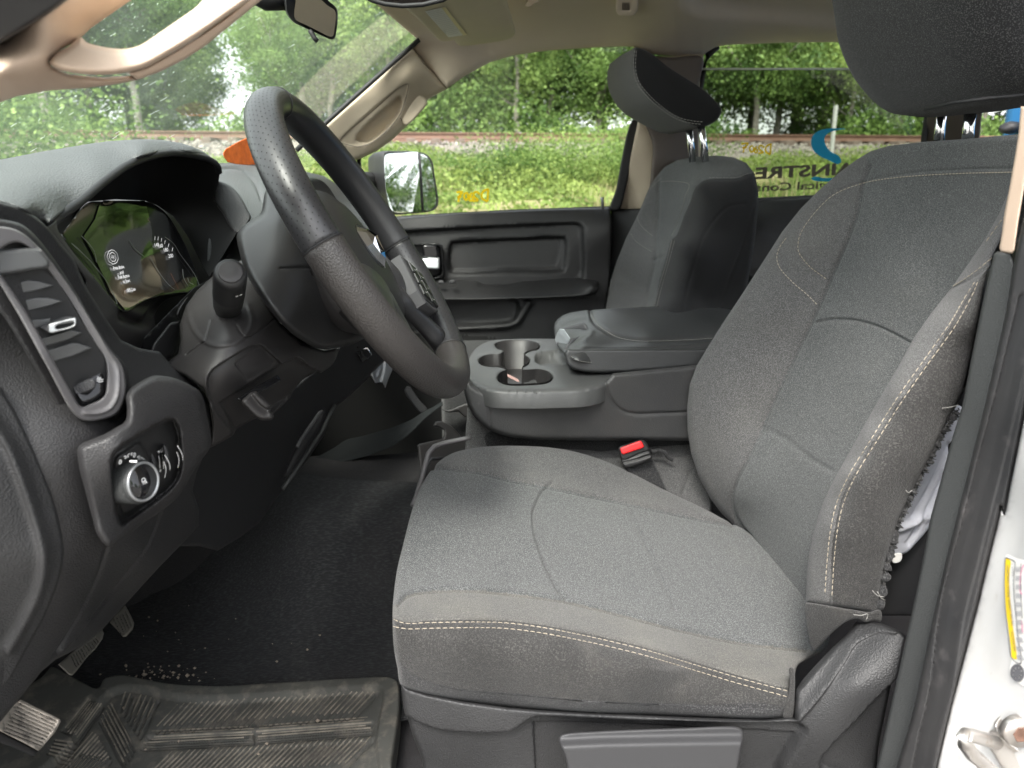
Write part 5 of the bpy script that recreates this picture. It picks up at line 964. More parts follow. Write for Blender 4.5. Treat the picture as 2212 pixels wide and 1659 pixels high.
# ================================================================ pedals, floor mat
def pedal(name, out, ctrl, m, lab, ribs, cat='pedal'):
    e = empty(name, lab, cat); o = sculpt('pedal_pad', out, ctrl, m, e, s=4, roll=5, rd=.006, thick=.018, smooth=False, feats=ribs, fdir='ray'); lines_on('pad_grooves', o, [q[1] for q in ribs], .0019 if 'dusty' in lab else .0014, M['black'], e, .0006); return e
pedal('brake_pedal', g('R4', (282, 640), (300, 625), (420, 520), (500, 468), (506, 490), (500, 515), (470, 560), (420, 610), (375, 670), (352, 694), (338, 692)), [(124, 1435, .84), (220, 1365, .98), (155, 1458, .83), (180, 1420, .89)], M['pedal'], 'wide brake pedal with fine upright ribs, half hidden under the dashboard', [('l', g('R4', (345+k*12, 600-k*9), (372+k*12, 655-k*10.5)), .004, 1.3) for k in range(11)])
S.objects['pedal_pad'].name = 'pedal_pad'
tube('pedal_arm', [P(180, 1385, .95), P(150, 1340, 1.0), P(140, 1270, 1.05)], .008, M['black'], S.objects['brake_pedal'])
e_ = pedal('accelerator_pedal', g('R4', (535, 435), (560, 395), (610, 350), (622, 370), (640, 405), (655, 440), (648, 470), (615, 505), (600, 506), (570, 470)), [(240, 1345, 1.08), (275, 1310, 1.12), (268, 1375, 1.05)], M['pedal'], 'small accelerator pedal with slanting ribs, right of the brake pedal', [('l', g('R4', (555+k*14, 420-k*9), (592+k*12, 492-k*10)), .004, 1.3) for k in range(5)])
tube('pedal_arm', [P(262, 1330, 1.12), P(250, 1280, 1.16), P(240, 1200, 1.2)], .007, M['black'], e_)
e_ = pedal('parking_brake_pedal', g('R4', (-60, 900), (0, 890), (100, 812), (115, 818), (200, 860), (292, 906), (297, 918), (270, 970), (200, 1050), (188, 1062), (100, 1015), (0, 965), (-60, 935)), [(0, 1560, .64), (130, 1555, .70), (85, 1620, .67), (45, 1515, .70)], M['dirtypedal'], 'dusty pale parking brake pedal at the bottom left corner', [('l', g('R4', (20+k*-9+70, 830+k*17), (275-k*9, 918+k*15)), .0035, 1.6) for k in range(9)])
sculpt('pedal_base', g('R4', (-60, 935), (0, 965), (100, 1015), (188, 1062), (170, 1088), (150, 1085), (60, 1045), (-60, 1000)), [(0, 1585, .66), (80, 1630, .685)], M['black'], e_, s=5, roll=4, rd=.006, thick=.03, smooth=False)
fm = empty('floor_mat', 'dusty black rubber floor mat with ribbed blocks in front of the seat', 'floor mat')
ZF = -.795
def ribs(p0, p1, q0, q1, n, dep, w):   # n lines between edge p0-p1 and edge q0-q1 (R4 pixels)
    out = []
    for i in range(n):
        t = (i+.5)/n; a = (p0[0]+(p1[0]-p0[0])*t, p0[1]+(p1[1]-p0[1])*t); b = (q0[0]+(q1[0]-q0[0])*t, q0[1]+(q1[1]-q0[1])*t); out.append(('l', g('R4', a, b), dep, w, False))
    return out
mf = [('p', g('R4', (500, 800), (540, 765), (600, 745), (700, 750), (830, 780), (1000, 800), (1200, 790), (1500, 770), (1800, 745), (1850, 745), (1868, 775), (1850, 900), (1835, 1000), (1825, 1300), (-100, 1300), (-100, 1250), (200, 1150)), .010, 6)]
mf += ribs((860, 828), (1850, 762), (750, 945), (1740, 878), 34, .0065, 2.2)
mf += ribs((720, 960), (690, 1030), (1240, 935), (1240, 1000), 5, .0065, 2.4) + ribs((1240, 935), (1240, 1000), (1815, 890), (1815, 955), 5, .0065, 2.4)
mf += ribs((800, 1065), (1830, 985), (660, 1200), (1690, 1125), 36, .0065, 2.2)
mf += ribs((600, 770), (780, 800), (580, 830), (690, 985), 7, .0065, 2.2)
mf += ribs((545, 815), (480, 900), (655, 1020), (600, 1130), 5, .005, 3.0)
mf += ribs((430, 800), (500, 830), (300, 960), (380, 1000), 7, .0055, 2.0) + ribs((460, 950), (540, 1090), (280, 1160), (420, 1200), 9, .0055, 2.0)
mf += ribs((270, 1000), (230, 1080), (360, 1010), (330, 1110), 5, .0035, 2.0)
mp = sculpt('mat_sheet', g('R4', (130, 740), (200, 690), (250, 640), (300, 660), (400, 715), (475, 745), (500, 705), (545, 685), (610, 682), (700, 700), (820, 722), (950, 732), (1100, 735), (1300, 722), (1500, 710), (1700, 698), (1860, 690), (1910, 694), (1940, 712), (1950, 745), (1950, 850), (1938, 950), (1915, 1100), (1900, 1250), (-100, 1250), (-100, 1050), (0, 900)),
   [(860, 1480, 'z', ZF+.012), (500, 1480, 'z', ZF+.012), (240, 1470, 'z', ZF+.03), (500, 1680, 'z', ZF), (840, 1680, 'z', ZF), (100, 1680, 'z', ZF), (700, 1560, 'z', ZF), (60, 1500, 'z', ZF+.03)], M['mat'], fm, s=6, roll=6, rd=.012, thick=.03, dir=(0, 0, -1), feats=mf, smooth=True, ray=False)
for k_, ft in enumerate(mf[1:]):
    if R.random() < .97:
        a, b = ft[1]; a = np.array(a); b = np.array(b); t0, t1 = sorted((R.random(), R.random())); lines_all = globals().setdefault('MATL', []); lines_all.append([tuple(a+(b-a)*t0*.12), tuple(a+(b-a)*(.88+.12*t1))])
lines_on('groove_dirt', mp, MATL, .0024, M['matgroove'], fm, .0006)
dr = []
for k in range(90):
    x, y = R.gauss(760, 160), R.gauss(690, 22)
    if k > 50: x, y = R.uniform(700, 1850), R.uniform(250, 720)
    if k > 75: x, y = R.uniform(500, 1800), R.uniform(800, 1100)
    p = PZ(*g('R4', (x, y))[0], ZF+.008); r = abs(R.gauss(.0012, .001))+.0006
    if k in (3, 9, 14): r = .004
    dr.append((p, r))
V_, F_ = [], []
for p, r in dr:
    O = np.array([(1, 0, 0), (-1, 0, 0), (0, 1, 0), (0, -1, 0), (0, 0, .7), (0, 0, -1)])*r*rng.uniform(.6, 1.3, (6, 1)); o_ = len(V_); V_ += list(O+p+[0, 0, .002]); F_ += [(o_+a, o_+b, o_+c) for a, b, c in [(0, 2, 4), (2, 1, 4), (1, 3, 4), (3, 0, 4), (2, 0, 5), (1, 2, 5), (3, 1, 5), (0, 3, 5)]]
tag(mesh('grit', V_, F_, mat('grit_crumbs', (.3, .25, .2), .9)), kind='stuff')
# carpet rising over the tunnel with its worn step edge, and things in the far footwell
tc_ = sculpt('tunnel_carpet', [(380, 1150), (480, 1110), (560, 1060), (600, 1030), (640, 1016), (700, 1028), (790, 1035), (905, 1042), (960, 1042), (1000, 1200), (1000, 1330), (960, 1540), (760, 1580), (400, 1580), (100, 1560), (120, 1400), (260, 1250)], [(640, 1018, 'z', -.60), (905, 1043, 'z', -.60), (640, 1100, 'z', -.62), (900, 1100, 'z', -.62), (560, 1250, 'z', -.74), (880, 1250, 'z', -.74), (500, 1360, 'z', -.80), (860, 1400, 'z', -.80), (860, 1560, 'z', -.815), (400, 1560, 'z', -.815), (150, 1500, 'z', -.81), (300, 1300, 'z', -.80)], mat('worn_carpet', (.040, .040, .042), .97, spec=.1, bump=[('n', 500, 1, .003, (.35, 1.5, 1))], speck=(350, (.068, .070, .072), .46, .7), stretch=(.3, 1.6, 1), dust=[(7, (.07, .068, .066), .54, .85, .5), (340, (.2, .18, .15), .76, .8, .5)]), None, s=9, roll=5, rd=.01, thick=.05, dir=(0, .4, -1), smooth=False)
tag(tc_, kind='structure'); tc_.name = 'carpet'
hs_ = sculpt('carpet_flap', g('C', (480, 1098), (560, 1080), (720, 1000), (830, 930), (930, 908), (1060, 872), (1180, 838), (1260, 805), (1340, 770), (1440, 705), (1500, 678), (1560, 640), (1610, 626), (1645, 638), (1600, 655), (1540, 690), (1430, 780), (1330, 880), (1200, 975), (1040, 1042), (920, 1078), (800, 1105), (640, 1110)), [(660, 990, 1.75), (800, 960, 1.72), (900, 900, 1.70), (970, 870, 1.68), (720, 960, 1.78)], mat('grey_felt', (.022, .024, .025), .95, spec=.1, bump=[('n', 600, .8, .002)]), None, s=5, roll=3, rd=.006, thick=.012, feats=[('l', g('C', (700, 1105), (930, 1060), (1180, 960), (1300, 870)), .004, 2.5)])
tag(hs_, 'loose curled carpet flap in the dark far footwell', 'carpet flap')
x1 = sculpt('floor_strut', g('C', (1280, 550), (1295, 518), (1318, 518), (1350, 560), (1400, 630), (1455, 695), (1410, 725), (1340, 650)), [(890, 850, 1.9)], M['plasticg'], None, s=4, roll=3, rd=.006, thick=.02); tag(x1, 'slim grey slanting strut low in the far footwell', 'strut')
x2 = empty('floor_tray', 'black plastic tray with a curved lug and a grey metal edge beside the seat', 'tray')
sculpt('tray_wall', g('C', (1378, 975), (1400, 962), (1500, 940), (1570, 925), (1588, 890), (1585, 860), (1550, 835), (1500, 825), (1520, 790), (1570, 786), (1640, 820), (1700, 880), (1722, 918), (1790, 910), (1790, 1100), (1560, 1300), (1400, 1300), (1398, 1180), (1388, 1080)), [(905, 960, 1.36), (990, 945, 1.40), (910, 1050, 1.32)], M['plastic'], x2, s=5, roll=5, rd=.008, thick=.03, smooth=False)
sculpt('tray_tab', g('C', (1560, 690), (1620, 700), (1740, 655), (1800, 650), (1800, 760), (1740, 750), (1700, 715), (1620, 720)), [(980, 890, 1.5)], M['plastic'], x2, s=4, roll=3, rd=.006, thick=.02)
tube('tray_edge', [P(*q, y) for q, y in zip(g('C', (1800, 915), (1750, 925), (1600, 955), (1510, 985), (1465, 1040), (1440, 1130), (1410, 1250), (1370, 1380), (1345, 1440)), (1.28, 1.28, 1.28, 1.27, 1.26, 1.24, 1.22, 1.18, 1.16))], .0045, M['bezel'], x2)
tube('tray_inner_edge', [P(*q, y) for q, y in zip(g('C', (1600, 1075), (1490, 1080), (1468, 1110), (1450, 1180), (1420, 1270), (1390, 1360)), (1.30, 1.28, 1.27, 1.25, 1.22, 1.2))], .003, M['plasticg'], x2)

print('PAD', proj(np.array([tuple(wq(.10, -.01, .0165)), tuple(wq(.0, 0, .02)), tuple(wq(.135,-.01,.01)), tuple(wq(.08,-.04,.01)),tuple(wq(.08,.03,.01)), tuple(wp(RR,0)), tuple(wp(RR,-math.pi/2)), tuple(wp(RR,-.5))])))
# ================================================================ driver seat
ds = empty('driver_seat', 'grey cloth driver seat nearest the camera with torn side and tan stitching', 'seat')
cush = sculpt('cushion', [(868, 1482), (858, 1440), (851, 1400), (848, 1340), (850, 1290), (858, 1230), (870, 1180), (885, 1120), (900, 1072), (920, 1032), (945, 1000), (975, 980), (1010, 970), (1060, 964), (1120, 963), (1180, 966), (1230, 973), (1290, 990), (1340, 1010), (1400, 1040), (1460, 1070), (1520, 1098), (1580, 1130), (1660, 1165), (1760, 1240), (1790, 1320), (1785, 1400), (1745, 1425), (1722, 1440), (1716, 1490), (1714, 1546), (1650, 1552), (1500, 1548), (1300, 1540), (1180, 1533), (1100, 1528), (1000, 1515), (920, 1500)],
  [(868, 1482, .67), (1100, 1528, .665), (1400, 1545, .66), (1705, 1552, .66), (855, 1410, .658), (1100, 1440, .645), (1400, 1490, .645), (1700, 1530, .652), (851, 1345, .655), (1000, 1350, .648), (1200, 1370, .648), (1400, 1420, .648), (1700, 1500, .652),
   (856, 1312, .682), (1000, 1312, .682), (1200, 1335, .682), (1400, 1385, .687), (1700, 1458, .692), (858, 1288, .725), (939, 1276, .742), (1094, 1280, .75), (1227, 1298, .75), (1338, 1325, .75), (1470, 1360, .75), (1603, 1387, .75), (1741, 1404, .755),
   (905, 1105, .93), (1000, 1117, .93), (1150, 1140, .93), (1300, 1170, .93), (1450, 1200, .93), (1650, 1236, .93), (952, 1010, 1.08), (1090, 1035, 1.08), (1293, 1074, 1.08), (1470, 1112, 1.08), (1581, 1134, 1.08), (975, 984, 1.13), (1080, 970, 1.15), (1200, 975, 1.16), (1300, 998, 1.16), (1400, 1043, 1.15), (1500, 1092, 1.12), (1780, 1320, .85)], M['insert'], ds, s=6, roll=12, rd=.02, thick=.07, dir=(0, .15, -1), fdir=(0, .3, -1),
  feats=[('l', g('S3', (870, 140), (835, 165), (800, 225), (780, 280), (778, 330), (790, 400), (815, 480), (850, 570), (900, 665), (935, 700)), .006, 2.6), ('l', g('S3', (1240, 255), (1270, 320), (1310, 410), (1360, 510), (1400, 600), (1450, 700), (1470, 760)), .003, 3), ('l', g('S3', (120, 735), (170, 690), (300, 668), (480, 665), (650, 680), (800, 698), (950, 722), (1200, 782), (1500, 860), (1800, 922), (2110, 958)), .006, 4),
         ('l', g('S3', (280, 70), (330, 66), (420, 78), (520, 90), (640, 122), (850, 162), (1100, 215), (1250, 245), (1500, 300), (1750, 350)), .008, 3.5), ('l', [(851, 1334), (900, 1341), (1000, 1342), (1100, 1350), (1200, 1364), (1300, 1386), (1400, 1412), (1500, 1438), (1600, 1466), (1704, 1490)] if 0 else g('S3', (95, 800), (150, 823), (300, 816), (500, 814), (650, 818), (800, 835), (950, 862), (1150, 905), (1350, 955), (1600, 1030), (1800, 1090), (2030, 1150)), .0022, 2.6),
         ('l', g('S3', (120, 1000), (180, 1070), (300, 1120), (450, 1150), (700, 1170), (1000, 1200), (1200, 1212), (1600, 1225), (2010, 1245)), .003, 2.4), ('l', g('S3', (1180, 1130), (1300, 1150), (1430, 1135), (1500, 1110)), .005, 14), ('l', g('S3', (1250, 1060), (1400, 1080), (1500, 1070)), -.004, 12), ('l', g('S3', (1640, 1190), (1720, 1150), (1800, 1180)), .004, 10), ('l', g('S3', (2045, 1060), (2035, 1150), (2010, 1280)), .004, 3)])
# assign fabrics by panel of the cover (real separate cloths)
panels(cush, [(g('S3', (60, 740), (120, 735), (170, 690), (300, 668), (480, 665), (650, 680), (950, 722), (1200, 782), (1500, 860), (1800, 922), (2110, 958), (2300, 1000), (2030, 1150), (1800, 1090), (1350, 955), (950, 862), (650, 818), (300, 816), (150, 823), (60, 780)), M['dustfab']),
   (g('S3', (60, 790), (95, 800), (150, 823), (300, 816), (500, 814), (650, 818), (800, 835), (950, 862), (1150, 905), (1350, 955), (1600, 1030), (1800, 1090), (2030, 1150), (2200, 1170), (2100, 1400), (1000, 1400), (0, 1300)), M['sidefab']),
   (g('S3', (60, 940), (120, 1000), (180, 1070), (300, 1120), (450, 1150), (700, 1170), (1000, 1200), (1200, 1212), (1600, 1225), (2010, 1245), (2100, 1400), (1000, 1400), (0, 1300)), M['darkfab']),
   (g('S3', (200, 60), (280, 70), (330, 66), (420, 78), (520, 90), (640, 122), (850, 162), (1100, 215), (1250, 245), (1500, 300), (1750, 350), (1900, 300), (1500, -20), (800, -100), (200, -60)), M['fabric'])])
for dy in (0, 27):
    stitch(cush, g('S3', (100, 812+dy*1.2), (120, 822+dy), (170, 830+dy), (300, 828+dy), (500, 825+dy), (650, 830+dy), (800, 848+dy), (950, 875+dy), (1150, 918+dy), (1350, 968+dy), (1600, 1043+dy), (1800, 1103+dy), (2022, 1162+dy)), M['thread'], cush)
LC = g('S2', (1330, 20), (1290, 110), (1240, 200), (1180, 290), (1110, 390), (1030, 490), (960, 590), (900, 700), (850, 785), (800, 870), (750, 960), (700, 1050), (655, 1130), (620, 1200), (592, 1275), (570, 1350), (554, 1425), (545, 1500), (540, 1622))
back = sculpt('backrest', [(1582, 1132), (1558, 1108), (1535, 1078), (1510, 1032), (1493, 980), (1485, 930), (1484, 880), (1490, 830), (1505, 790), (1530, 748), (1560, 700), (1600, 640), (1640, 578), (1690, 500), (1730, 450), (1770, 410), (1810, 375), (1850, 345), (1880, 327), (1920, 315), (2000, 306), (2100, 299), (2197, 290), (2270, 286), (2270, 440), (2200, 520), (2150, 570)] + [(a+32, b+12) for a, b in LC[4:]] + [(1760, 1330), (1742, 1318), (1718, 1288), (1662, 1213), (1618, 1160)],
  [(1582, 1132, 1.10), (1510, 1030, 1.14), (1485, 930, 1.16), (1490, 830, 1.17), (1560, 700, 1.17), (1640, 578, 1.16), (1730, 450, 1.14), (1850, 345, 1.10), (1530, 930, 1.12), (1560, 800, 1.13), (1640, 660, 1.12), (1740, 520, 1.10), (1600, 1080, 1.055), (1651, 914, 1.06), (1729, 748, 1.06), (1801, 586, 1.06), (1851, 459, 1.05),
   (1741, 1076, .925), (1868, 802, .925), (1952, 615, .925), (2023, 405, .93), (1745, 1190, .885), (1800, 1070, .87), (1850, 980, .87), (1900, 886, .87), (1985, 736, .87), (2060, 600, .86), (2120, 470, .84), (2150, 560, .78), (1900, 335, 1.05), (2000, 325, .95), (2100, 315, .87), (2197, 305, .79), (2200, 450, .77)], M['insert'], ds, s=6, roll=13, rd=.022, thick=.10, fdir=(.85, .4, 0), smooth=False,
  feats=[('l', g('S2', (790, -80), (770, -30), (752, 40), (738, 110), (705, 200), (650, 330), (590, 470), (520, 620), (440, 780), (380, 920), (320, 1050), (270, 1150), (253, 1220), (268, 1290), (320, 1360)), .006, 4), ('l', g('S2', (580, 530), (640, 518), (720, 520), (800, 538), (870, 568), (950, 612)), .004, 3.2),
         ('l', g('S2', (370, 940), (450, 975), (560, 1060), (650, 1110)), .002, 6), ('l', g('R7', (2160, 715), (1900, 722), (1700, 735), (1500, 760), (1385, 790), (1250, 840), (1150, 935), (1078, 1030), (1062, 1120), (1115, 1205), (1225, 1290)), .002, 2.5)])
panels(back, [(g('S2', (790, -80), (770, -30), (752, 40), (738, 110), (705, 200), (650, 330), (590, 470), (520, 620), (440, 780), (380, 920), (320, 1050), (270, 1150), (253, 1220), (268, 1290), (320, 1360), (100, 1400), (-100, 1000), (0, 500), (300, 0), (600, -250)), M['fabric'])])
bol = sculpt('side_bolster', LC + [(1742, 1304), (1790, 1311), (1830, 1316), (1878, 1325), (1901, 1335), (1905, 1270), (1912, 1225), (1916, 1205), (1923, 1181), (1931, 1155), (1940, 1125), (1953, 1100), (1968, 1070), (1996, 1014), (2023, 959), (2051, 903), (2066, 878), (2079, 847), (2090, 800), (2101, 747), (2112, 690), (2123, 625), (2140, 560), (2190, 460), (2215, 400), (2200, 380)],
  [(1742, 1290, .705), (1757, 1153, .71), (1785, 1070, .71), (1829, 986, .71), (1885, 886, .71), (1968, 736, .715), (2040, 647, .73), (2096, 564, .745), (2162, 440, .77), (1782, 1292, .672), (1796, 1142, .668), (1840, 1020, .663), (1885, 948, .663), (1940, 859, .66), (1996, 781, .66), (2051, 703, .66), (2107, 609, .68), (1901, 1320, .655), (1912, 1225, .65), (1968, 1070, .65), (2051, 903, .65), (2101, 747, .655), (2135, 580, .67), (2200, 430, .72)], M['sidefab'], ds, s=6, roll=12, rd=.022, thick=.07, fdir=(.85, .4, 0), smooth=False,
  feats=[('l', g('S2', (1214, 365), (1130, 500), (1030, 660), (930, 800), (830, 950), (740, 1095), (680, 1220), (655, 1330), (640, 1450), (630, 1620)), .002, 2.6), ('l', g('S2', (1340, 200), (1260, 300), (1180, 360), (1110, 395)), .003, 3)])
panels(bol, [(g('S2', (1500, -100), (1330, 20), (1290, 110), (1200, 220), (1100, 370), (940, 560), (860, 700), (760, 870), (660, 1050), (580, 1200), (530, 1350), (500, 1500), (500, 1700), (630, 1700), (640, 1450), (655, 1330), (680, 1220), (740, 1095), (830, 950), (930, 800), (1030, 660), (1130, 500), (1214, 365), (1400, 100)), M['fabric'])])
for dx in (0, 27):
    stitch(bol, g('S2', (1200+dx*.4, 372), (1175+dx*.8, 410), (1100+dx, 535), (1000+dx, 678), (900+dx, 820), (800+dx, 978), (715+dx, 1115), (665+dx, 1225), (640+dx, 1330), (626+dx, 1450), (616+dx, 1600)), M['thread'], bol)
stitch(back, g('R7', (2158, 735), (2050, 738), (1900, 742), (1700, 752), (1500, 772), (1385, 797), (1250, 852), (1150, 948), (1092, 1030), (1072, 1085), (1075, 1140), (1115, 1200), (1225, 1282)), M['thread'], back, .0042, .0018, .0005)
stitch(back, g('R7', (1010, 1070), (975, 1120), (963, 1165), (975, 1215), (1050, 1300), (1110, 1350), (1175, 1415)), M['thread'], back, .0042, .0018, .0005)
stitch(bol, g('S2', (1340, 85), (1290, 150), (1230, 235)), M['thread'], bol); stitch(bol, g('S2', (1300, 230), (1240, 300), (1160, 360), (1110, 390)), M['thread'], bol)
sculpt('skirt', g('S4', (205, 612), (240, 610), (350, 628), (480, 650), (610, 668), (680, 655), (682, 730), (640, 722), (590, 735), (540, 712), (480, 722), (420, 760), (350, 825), (300, 880), (262, 915), (240, 885), (215, 780)), [(1740, 1304, .70), (1790, 1309, .668), (1900, 1335, .652), (1760, 1395, .70), (1830, 1360, .66)], M['sidefab'], ds, s=5, roll=5, rd=.006, thick=.05, dir=(.5, 1, 0))
# torn flank: frayed edge, white liner and dark gap behind
sculpt('torn_liner', g('S2', (1150, 860), (1112, 970), (1090, 1110), (1062, 1230), (1030, 1310), (985, 1370), (930, 1425), (900, 1432), (872, 1430), (870, 1300), (900, 1120), (1000, 950), (1080, 850)), [(2051, 950, .70), (1990, 1180, .71), (1930, 1190, .70)], M['shirt'], ds, s=6, roll=4, rd=.006, thick=.01, feats=[('l', g('S2', (1100, 1010), (1040, 1150), (960, 1290)), .005, 7), ('l', g('S2', (1060, 1250), (1000, 1290), (900, 1330)), -.005, 8), ('l', g('S2', (1085, 1120), (1010, 1270), (940, 1390)), .004, 5)])
sculpt('liner_tag', g('S2', (878, 1432), (912, 1425), (915, 1445), (905, 1460), (880, 1462)), [(1935, 1205, .68)], M['paper'], ds, s=3, roll=1, rd=.001, thick=.002)
sculpt('seat_back_shell', g('S2', (1150, 780), (1100, 1350), (1020, 1330), (1010, 1700), (780, 1700), (830, 1400), (860, 1300), (1000, 900)) if 0 else [(2110, 820), (2140, 900), (2080, 1100), (2010, 1330), (1880, 1330), (1900, 1180), (1990, 900)], [(2060, 900, .735), (1950, 1300, .72)], M['black'], ds, s=10, roll=4, rd=.004, thick=.03, smooth=False)
V_, F_ = [], []
edge = resample(g('S2', (1128, 870), (1095, 925), (1050, 1000), (1000, 1100), (950, 1200), (905, 1300), (875, 1400), (855, 1480), (842, 1560), (832, 1640)), 1.2, False)
for q in edge:
    for _ in range(2):
        b = Vector(P(q[0]+R.gauss(0, 1.5), q[1]+R.gauss(0, 2), .655)); L_ = abs(R.gauss(.0012, .0016))+.001; dv = Vector((R.gauss(.3, .7), R.gauss(-.1, .4), R.gauss(-.1, .8))).normalized()
        v2, f2 = sweep([b, b+dv*L_*.5+Vector((0, 0, -.0008)), b+dv*L_], [.0006, .0005, .0002], False, 4); o_ = len(V_); V_ += v2; F_ += [tuple(o_+i for i in k) for k in f2]
tag(mesh('frayed_threads', V_, F_, M['sidefab'], ds), kind='stuff')
tube('frayed_edge', [Vector(P(q[0]+R.gauss(0, 1.2), q[1]+R.gauss(0, 1), .656)) for q in edge[::4]], [abs(R.gauss(.0035, .0012)) for _ in edge[::4]], M['darkfab'], ds)
V_, F_ = [], []
for c_ in [g('S2', (1070, 862), (1100, 858), (1135, 850)), g('S2', (975, 992), (1000, 990), (1030, 1005)), g('S2', (990, 1000), (1010, 998), (1020, 1010)), g('S2', (800, 1570), (820, 1590), (845, 1595)), g('S2', (820, 1575), (835, 1600), (850, 1608)), g('S4', (510, 685), (560, 690), (600, 680), (590, 720)), g('S2', (955, 1180), (940, 1190), (930, 1180))]:
    v2, f2 = sweep([Vector(P(*q, .645)) for q in resample(c_, 4, False)], .0004, False, 4); o_ = len(V_); V_ += v2; F_ += [tuple(o_+i for i in k) for k in f2]
mesh('loose_threads', V_, F_, M['threadg'], ds)
# head restraint of the driver seat
hr = [(1868, -90), (1872, -40), (1878, 10), (1884, 50), (1896, 90), (1912, 130), (1932, 168), (1958, 203), (1985, 228), (2008, 242), (2040, 249), (2100, 247), (2140, 240), (2165, 220), (2185, 150), (2200, 60), (2200, -60), (2150, -130), (1950, -140)]
hd = xloft('headrest', hr, .95, [(.775, .05), (.78, .55), (.79, .78), (.81, .92), (.85, .985), (.93, 1), (1.0, .985), (1.04, .93), (1.065, .8), (1.08, .5), (1.083, .05)], M['darkfab'], ds, n=80)
stitchl = tube('headrest_seam', [P(2212, 205, .80), P(2120, 214, .80), P(2060, 222, .84), P(2000, 236, .9)], .0022, M['black'], hd)
for yy, uu in ((.93, 2092), (1.04, 2030)):
    tube('headrest_post', [P(uu-4, 330, yy), P(uu, 280, yy), P(uu+6, 225, yy)], .0068, M['chrome'], ds, segs=20)
lathe('post_guide', [(0, -.004), (.016, -.004), (.016, .004), (.012, .007), (0, .007)], P(2088, 301, .93), (0, 0, 1), M['black'], ds)
# valance, recess and lever
vl_ = sculpt('side_valance', [(866, 1476), (868, 1500), (872, 1532), (880, 1566), (890, 1600), (902, 1632), (912, 1659), (920, 1720), (1900, 1720), (1909, 1625), (1935, 1500), (1960, 1377), (1945, 1362), (1929, 1353), (1902, 1345), (1880, 1342), (1854, 1346), (1836, 1362), (1800, 1400), (1760, 1447), (1721, 1493), (1714, 1548), (1650, 1555), (1500, 1550), (1300, 1541), (1180, 1535), (1100, 1529), (1000, 1515), (920, 1499), (885, 1488)],
  [(868, 1482, .672), (1000, 1515, .650), (1200, 1537, .642), (1500, 1550, .64), (1700, 1556, .64), (880, 1580, .67), (1000, 1590, .65), (1300, 1600, .645), (1600, 1620, .645), (920, 1700, .67), (1300, 1720, .65), (1721, 1500, .645), (1800, 1420, .652), (1860, 1350, .66), (1930, 1380, .63), (1850, 1480, .62), (1900, 1600, .62), (1780, 1600, .625), (1750, 1720, .64)], M['leather'], ds, s=6, roll=8, rd=.012, thick=.05, smooth=False,
  feats=[('p', g('S3', (120, 1290), (230, 1330), (330, 1362), (450, 1372), (600, 1374), (680, 1366), (730, 1330), (785, 1300), (850, 1296), (1200, 1312), (1700, 1325), (2110, 1345), (2080, 1420), (2000, 1545), (1960, 1700), (100, 1700)), .011, 13), ('p', g('S3', (787, 1347), (900, 1344), (1200, 1352), (1700, 1375), (2080, 1397), (2040, 1460), (1995, 1540), (1980, 1700), (805, 1700), (798, 1560)), .004, 3, False),
         ('l', g('S4', (145, 1195), (200, 1110), (280, 1010), (400, 860), (460, 790), (540, 735)), .004, 3), ('l', g('S4', (150, 1330), (230, 1240), (330, 1110), (430, 960), (500, 850), (580, 800), (660, 770), (760, 775)), -.006, 9), ('p', g('S4', (300, 1660), (560, 1330), (720, 1160), (790, 1090), (850, 830), (900, 800), (800, 1700)), .010, 5)])
lv = sculpt('recline_lever', [(1207, 1595), (1212, 1588), (1225, 1584), (1280, 1580), (1340, 1577), (1460, 1573), (1590, 1570), (1600, 1574), (1606, 1582), (1605, 1600), (1600, 1625), (1594, 1665), (1590, 1720), (1240, 1720), (1228, 1670), (1222, 1640), (1212, 1612)], [(1400, 1650, .616)], mat('lever_plastic', (.034, .034, .036), .6, bump=[('n', 1200, .3, .0004)]), ds, s=5, roll=6, rd=.006, thick=.025, fdir='ray', feats=[('p', [(1200, 1606), (1300, 1601), (1450, 1598), (1620, 1596), (1640, 1760), (1190, 1760)], -.016, 26, False)])
sculpt('valance_pleat', g('S3', (2030, 1045), (2050, 1048), (2058, 1100), (2056, 1180), (2048, 1280), (2040, 1300), (2000, 1290), (2020, 1200), (2032, 1120)), [(1712, 1480, .648)], M['sidefab'], ds, s=4, roll=4, rd=.005, thick=.03)
# ================================================================ buckle
bk = empty('seat_belt_buckle', 'black seat belt buckle with a red button beside the driver cushion', 'buckle')
sculpt('buckle_body', g('S1', (1585, 890), (1592, 878), (1640, 862), (1698, 844), (1715, 850), (1735, 880), (1744, 905), (1752, 930), (1735, 945), (1660, 975), (1625, 982), (1608, 968), (1595, 930)), [(1340, 975, 1.17), (1400, 960, 1.17), (1370, 1000, 1.165)], M['airbag'], bk, s=3, roll=4, rd=.006, thick=.03, feats=[('l', g('S1', (1590, 905), (1605, 945), (1700, 912), (1742, 900)), .003, 2), ('l', g('S1', (1600, 960), (1700, 935), (1750, 918)), .003, 2)])
sculpt('release_button', g('S1', (1594, 892), (1600, 882), (1692, 848), (1703, 856), (1712, 878), (1704, 886), (1610, 917), (1602, 912)), [(1340, 975, 1.166), (1390, 955, 1.166)], M['redp'], bk, s=3, roll=2.5, rd=.003, thick=.01, smooth=False)
sculpt('buckle_sleeve', g('S1', (1612, 975), (1660, 975), (1740, 940), (1755, 940), (1780, 995), (1822, 1090), (1740, 1070), (1650, 1035)), [(1370, 1010, 1.18), (1420, 1050, 1.18)], M['darkfab'], bk, s=4, roll=4, rd=.006, thick=.03, smooth=False)
tube('belt_loop', [P(*q, 1.22) for q in g('S1', (1750, 905), (1780, 896), (1810, 905), (1825, 930), (1850, 942))], .0035, M['darkfab'], bk, segs=6)
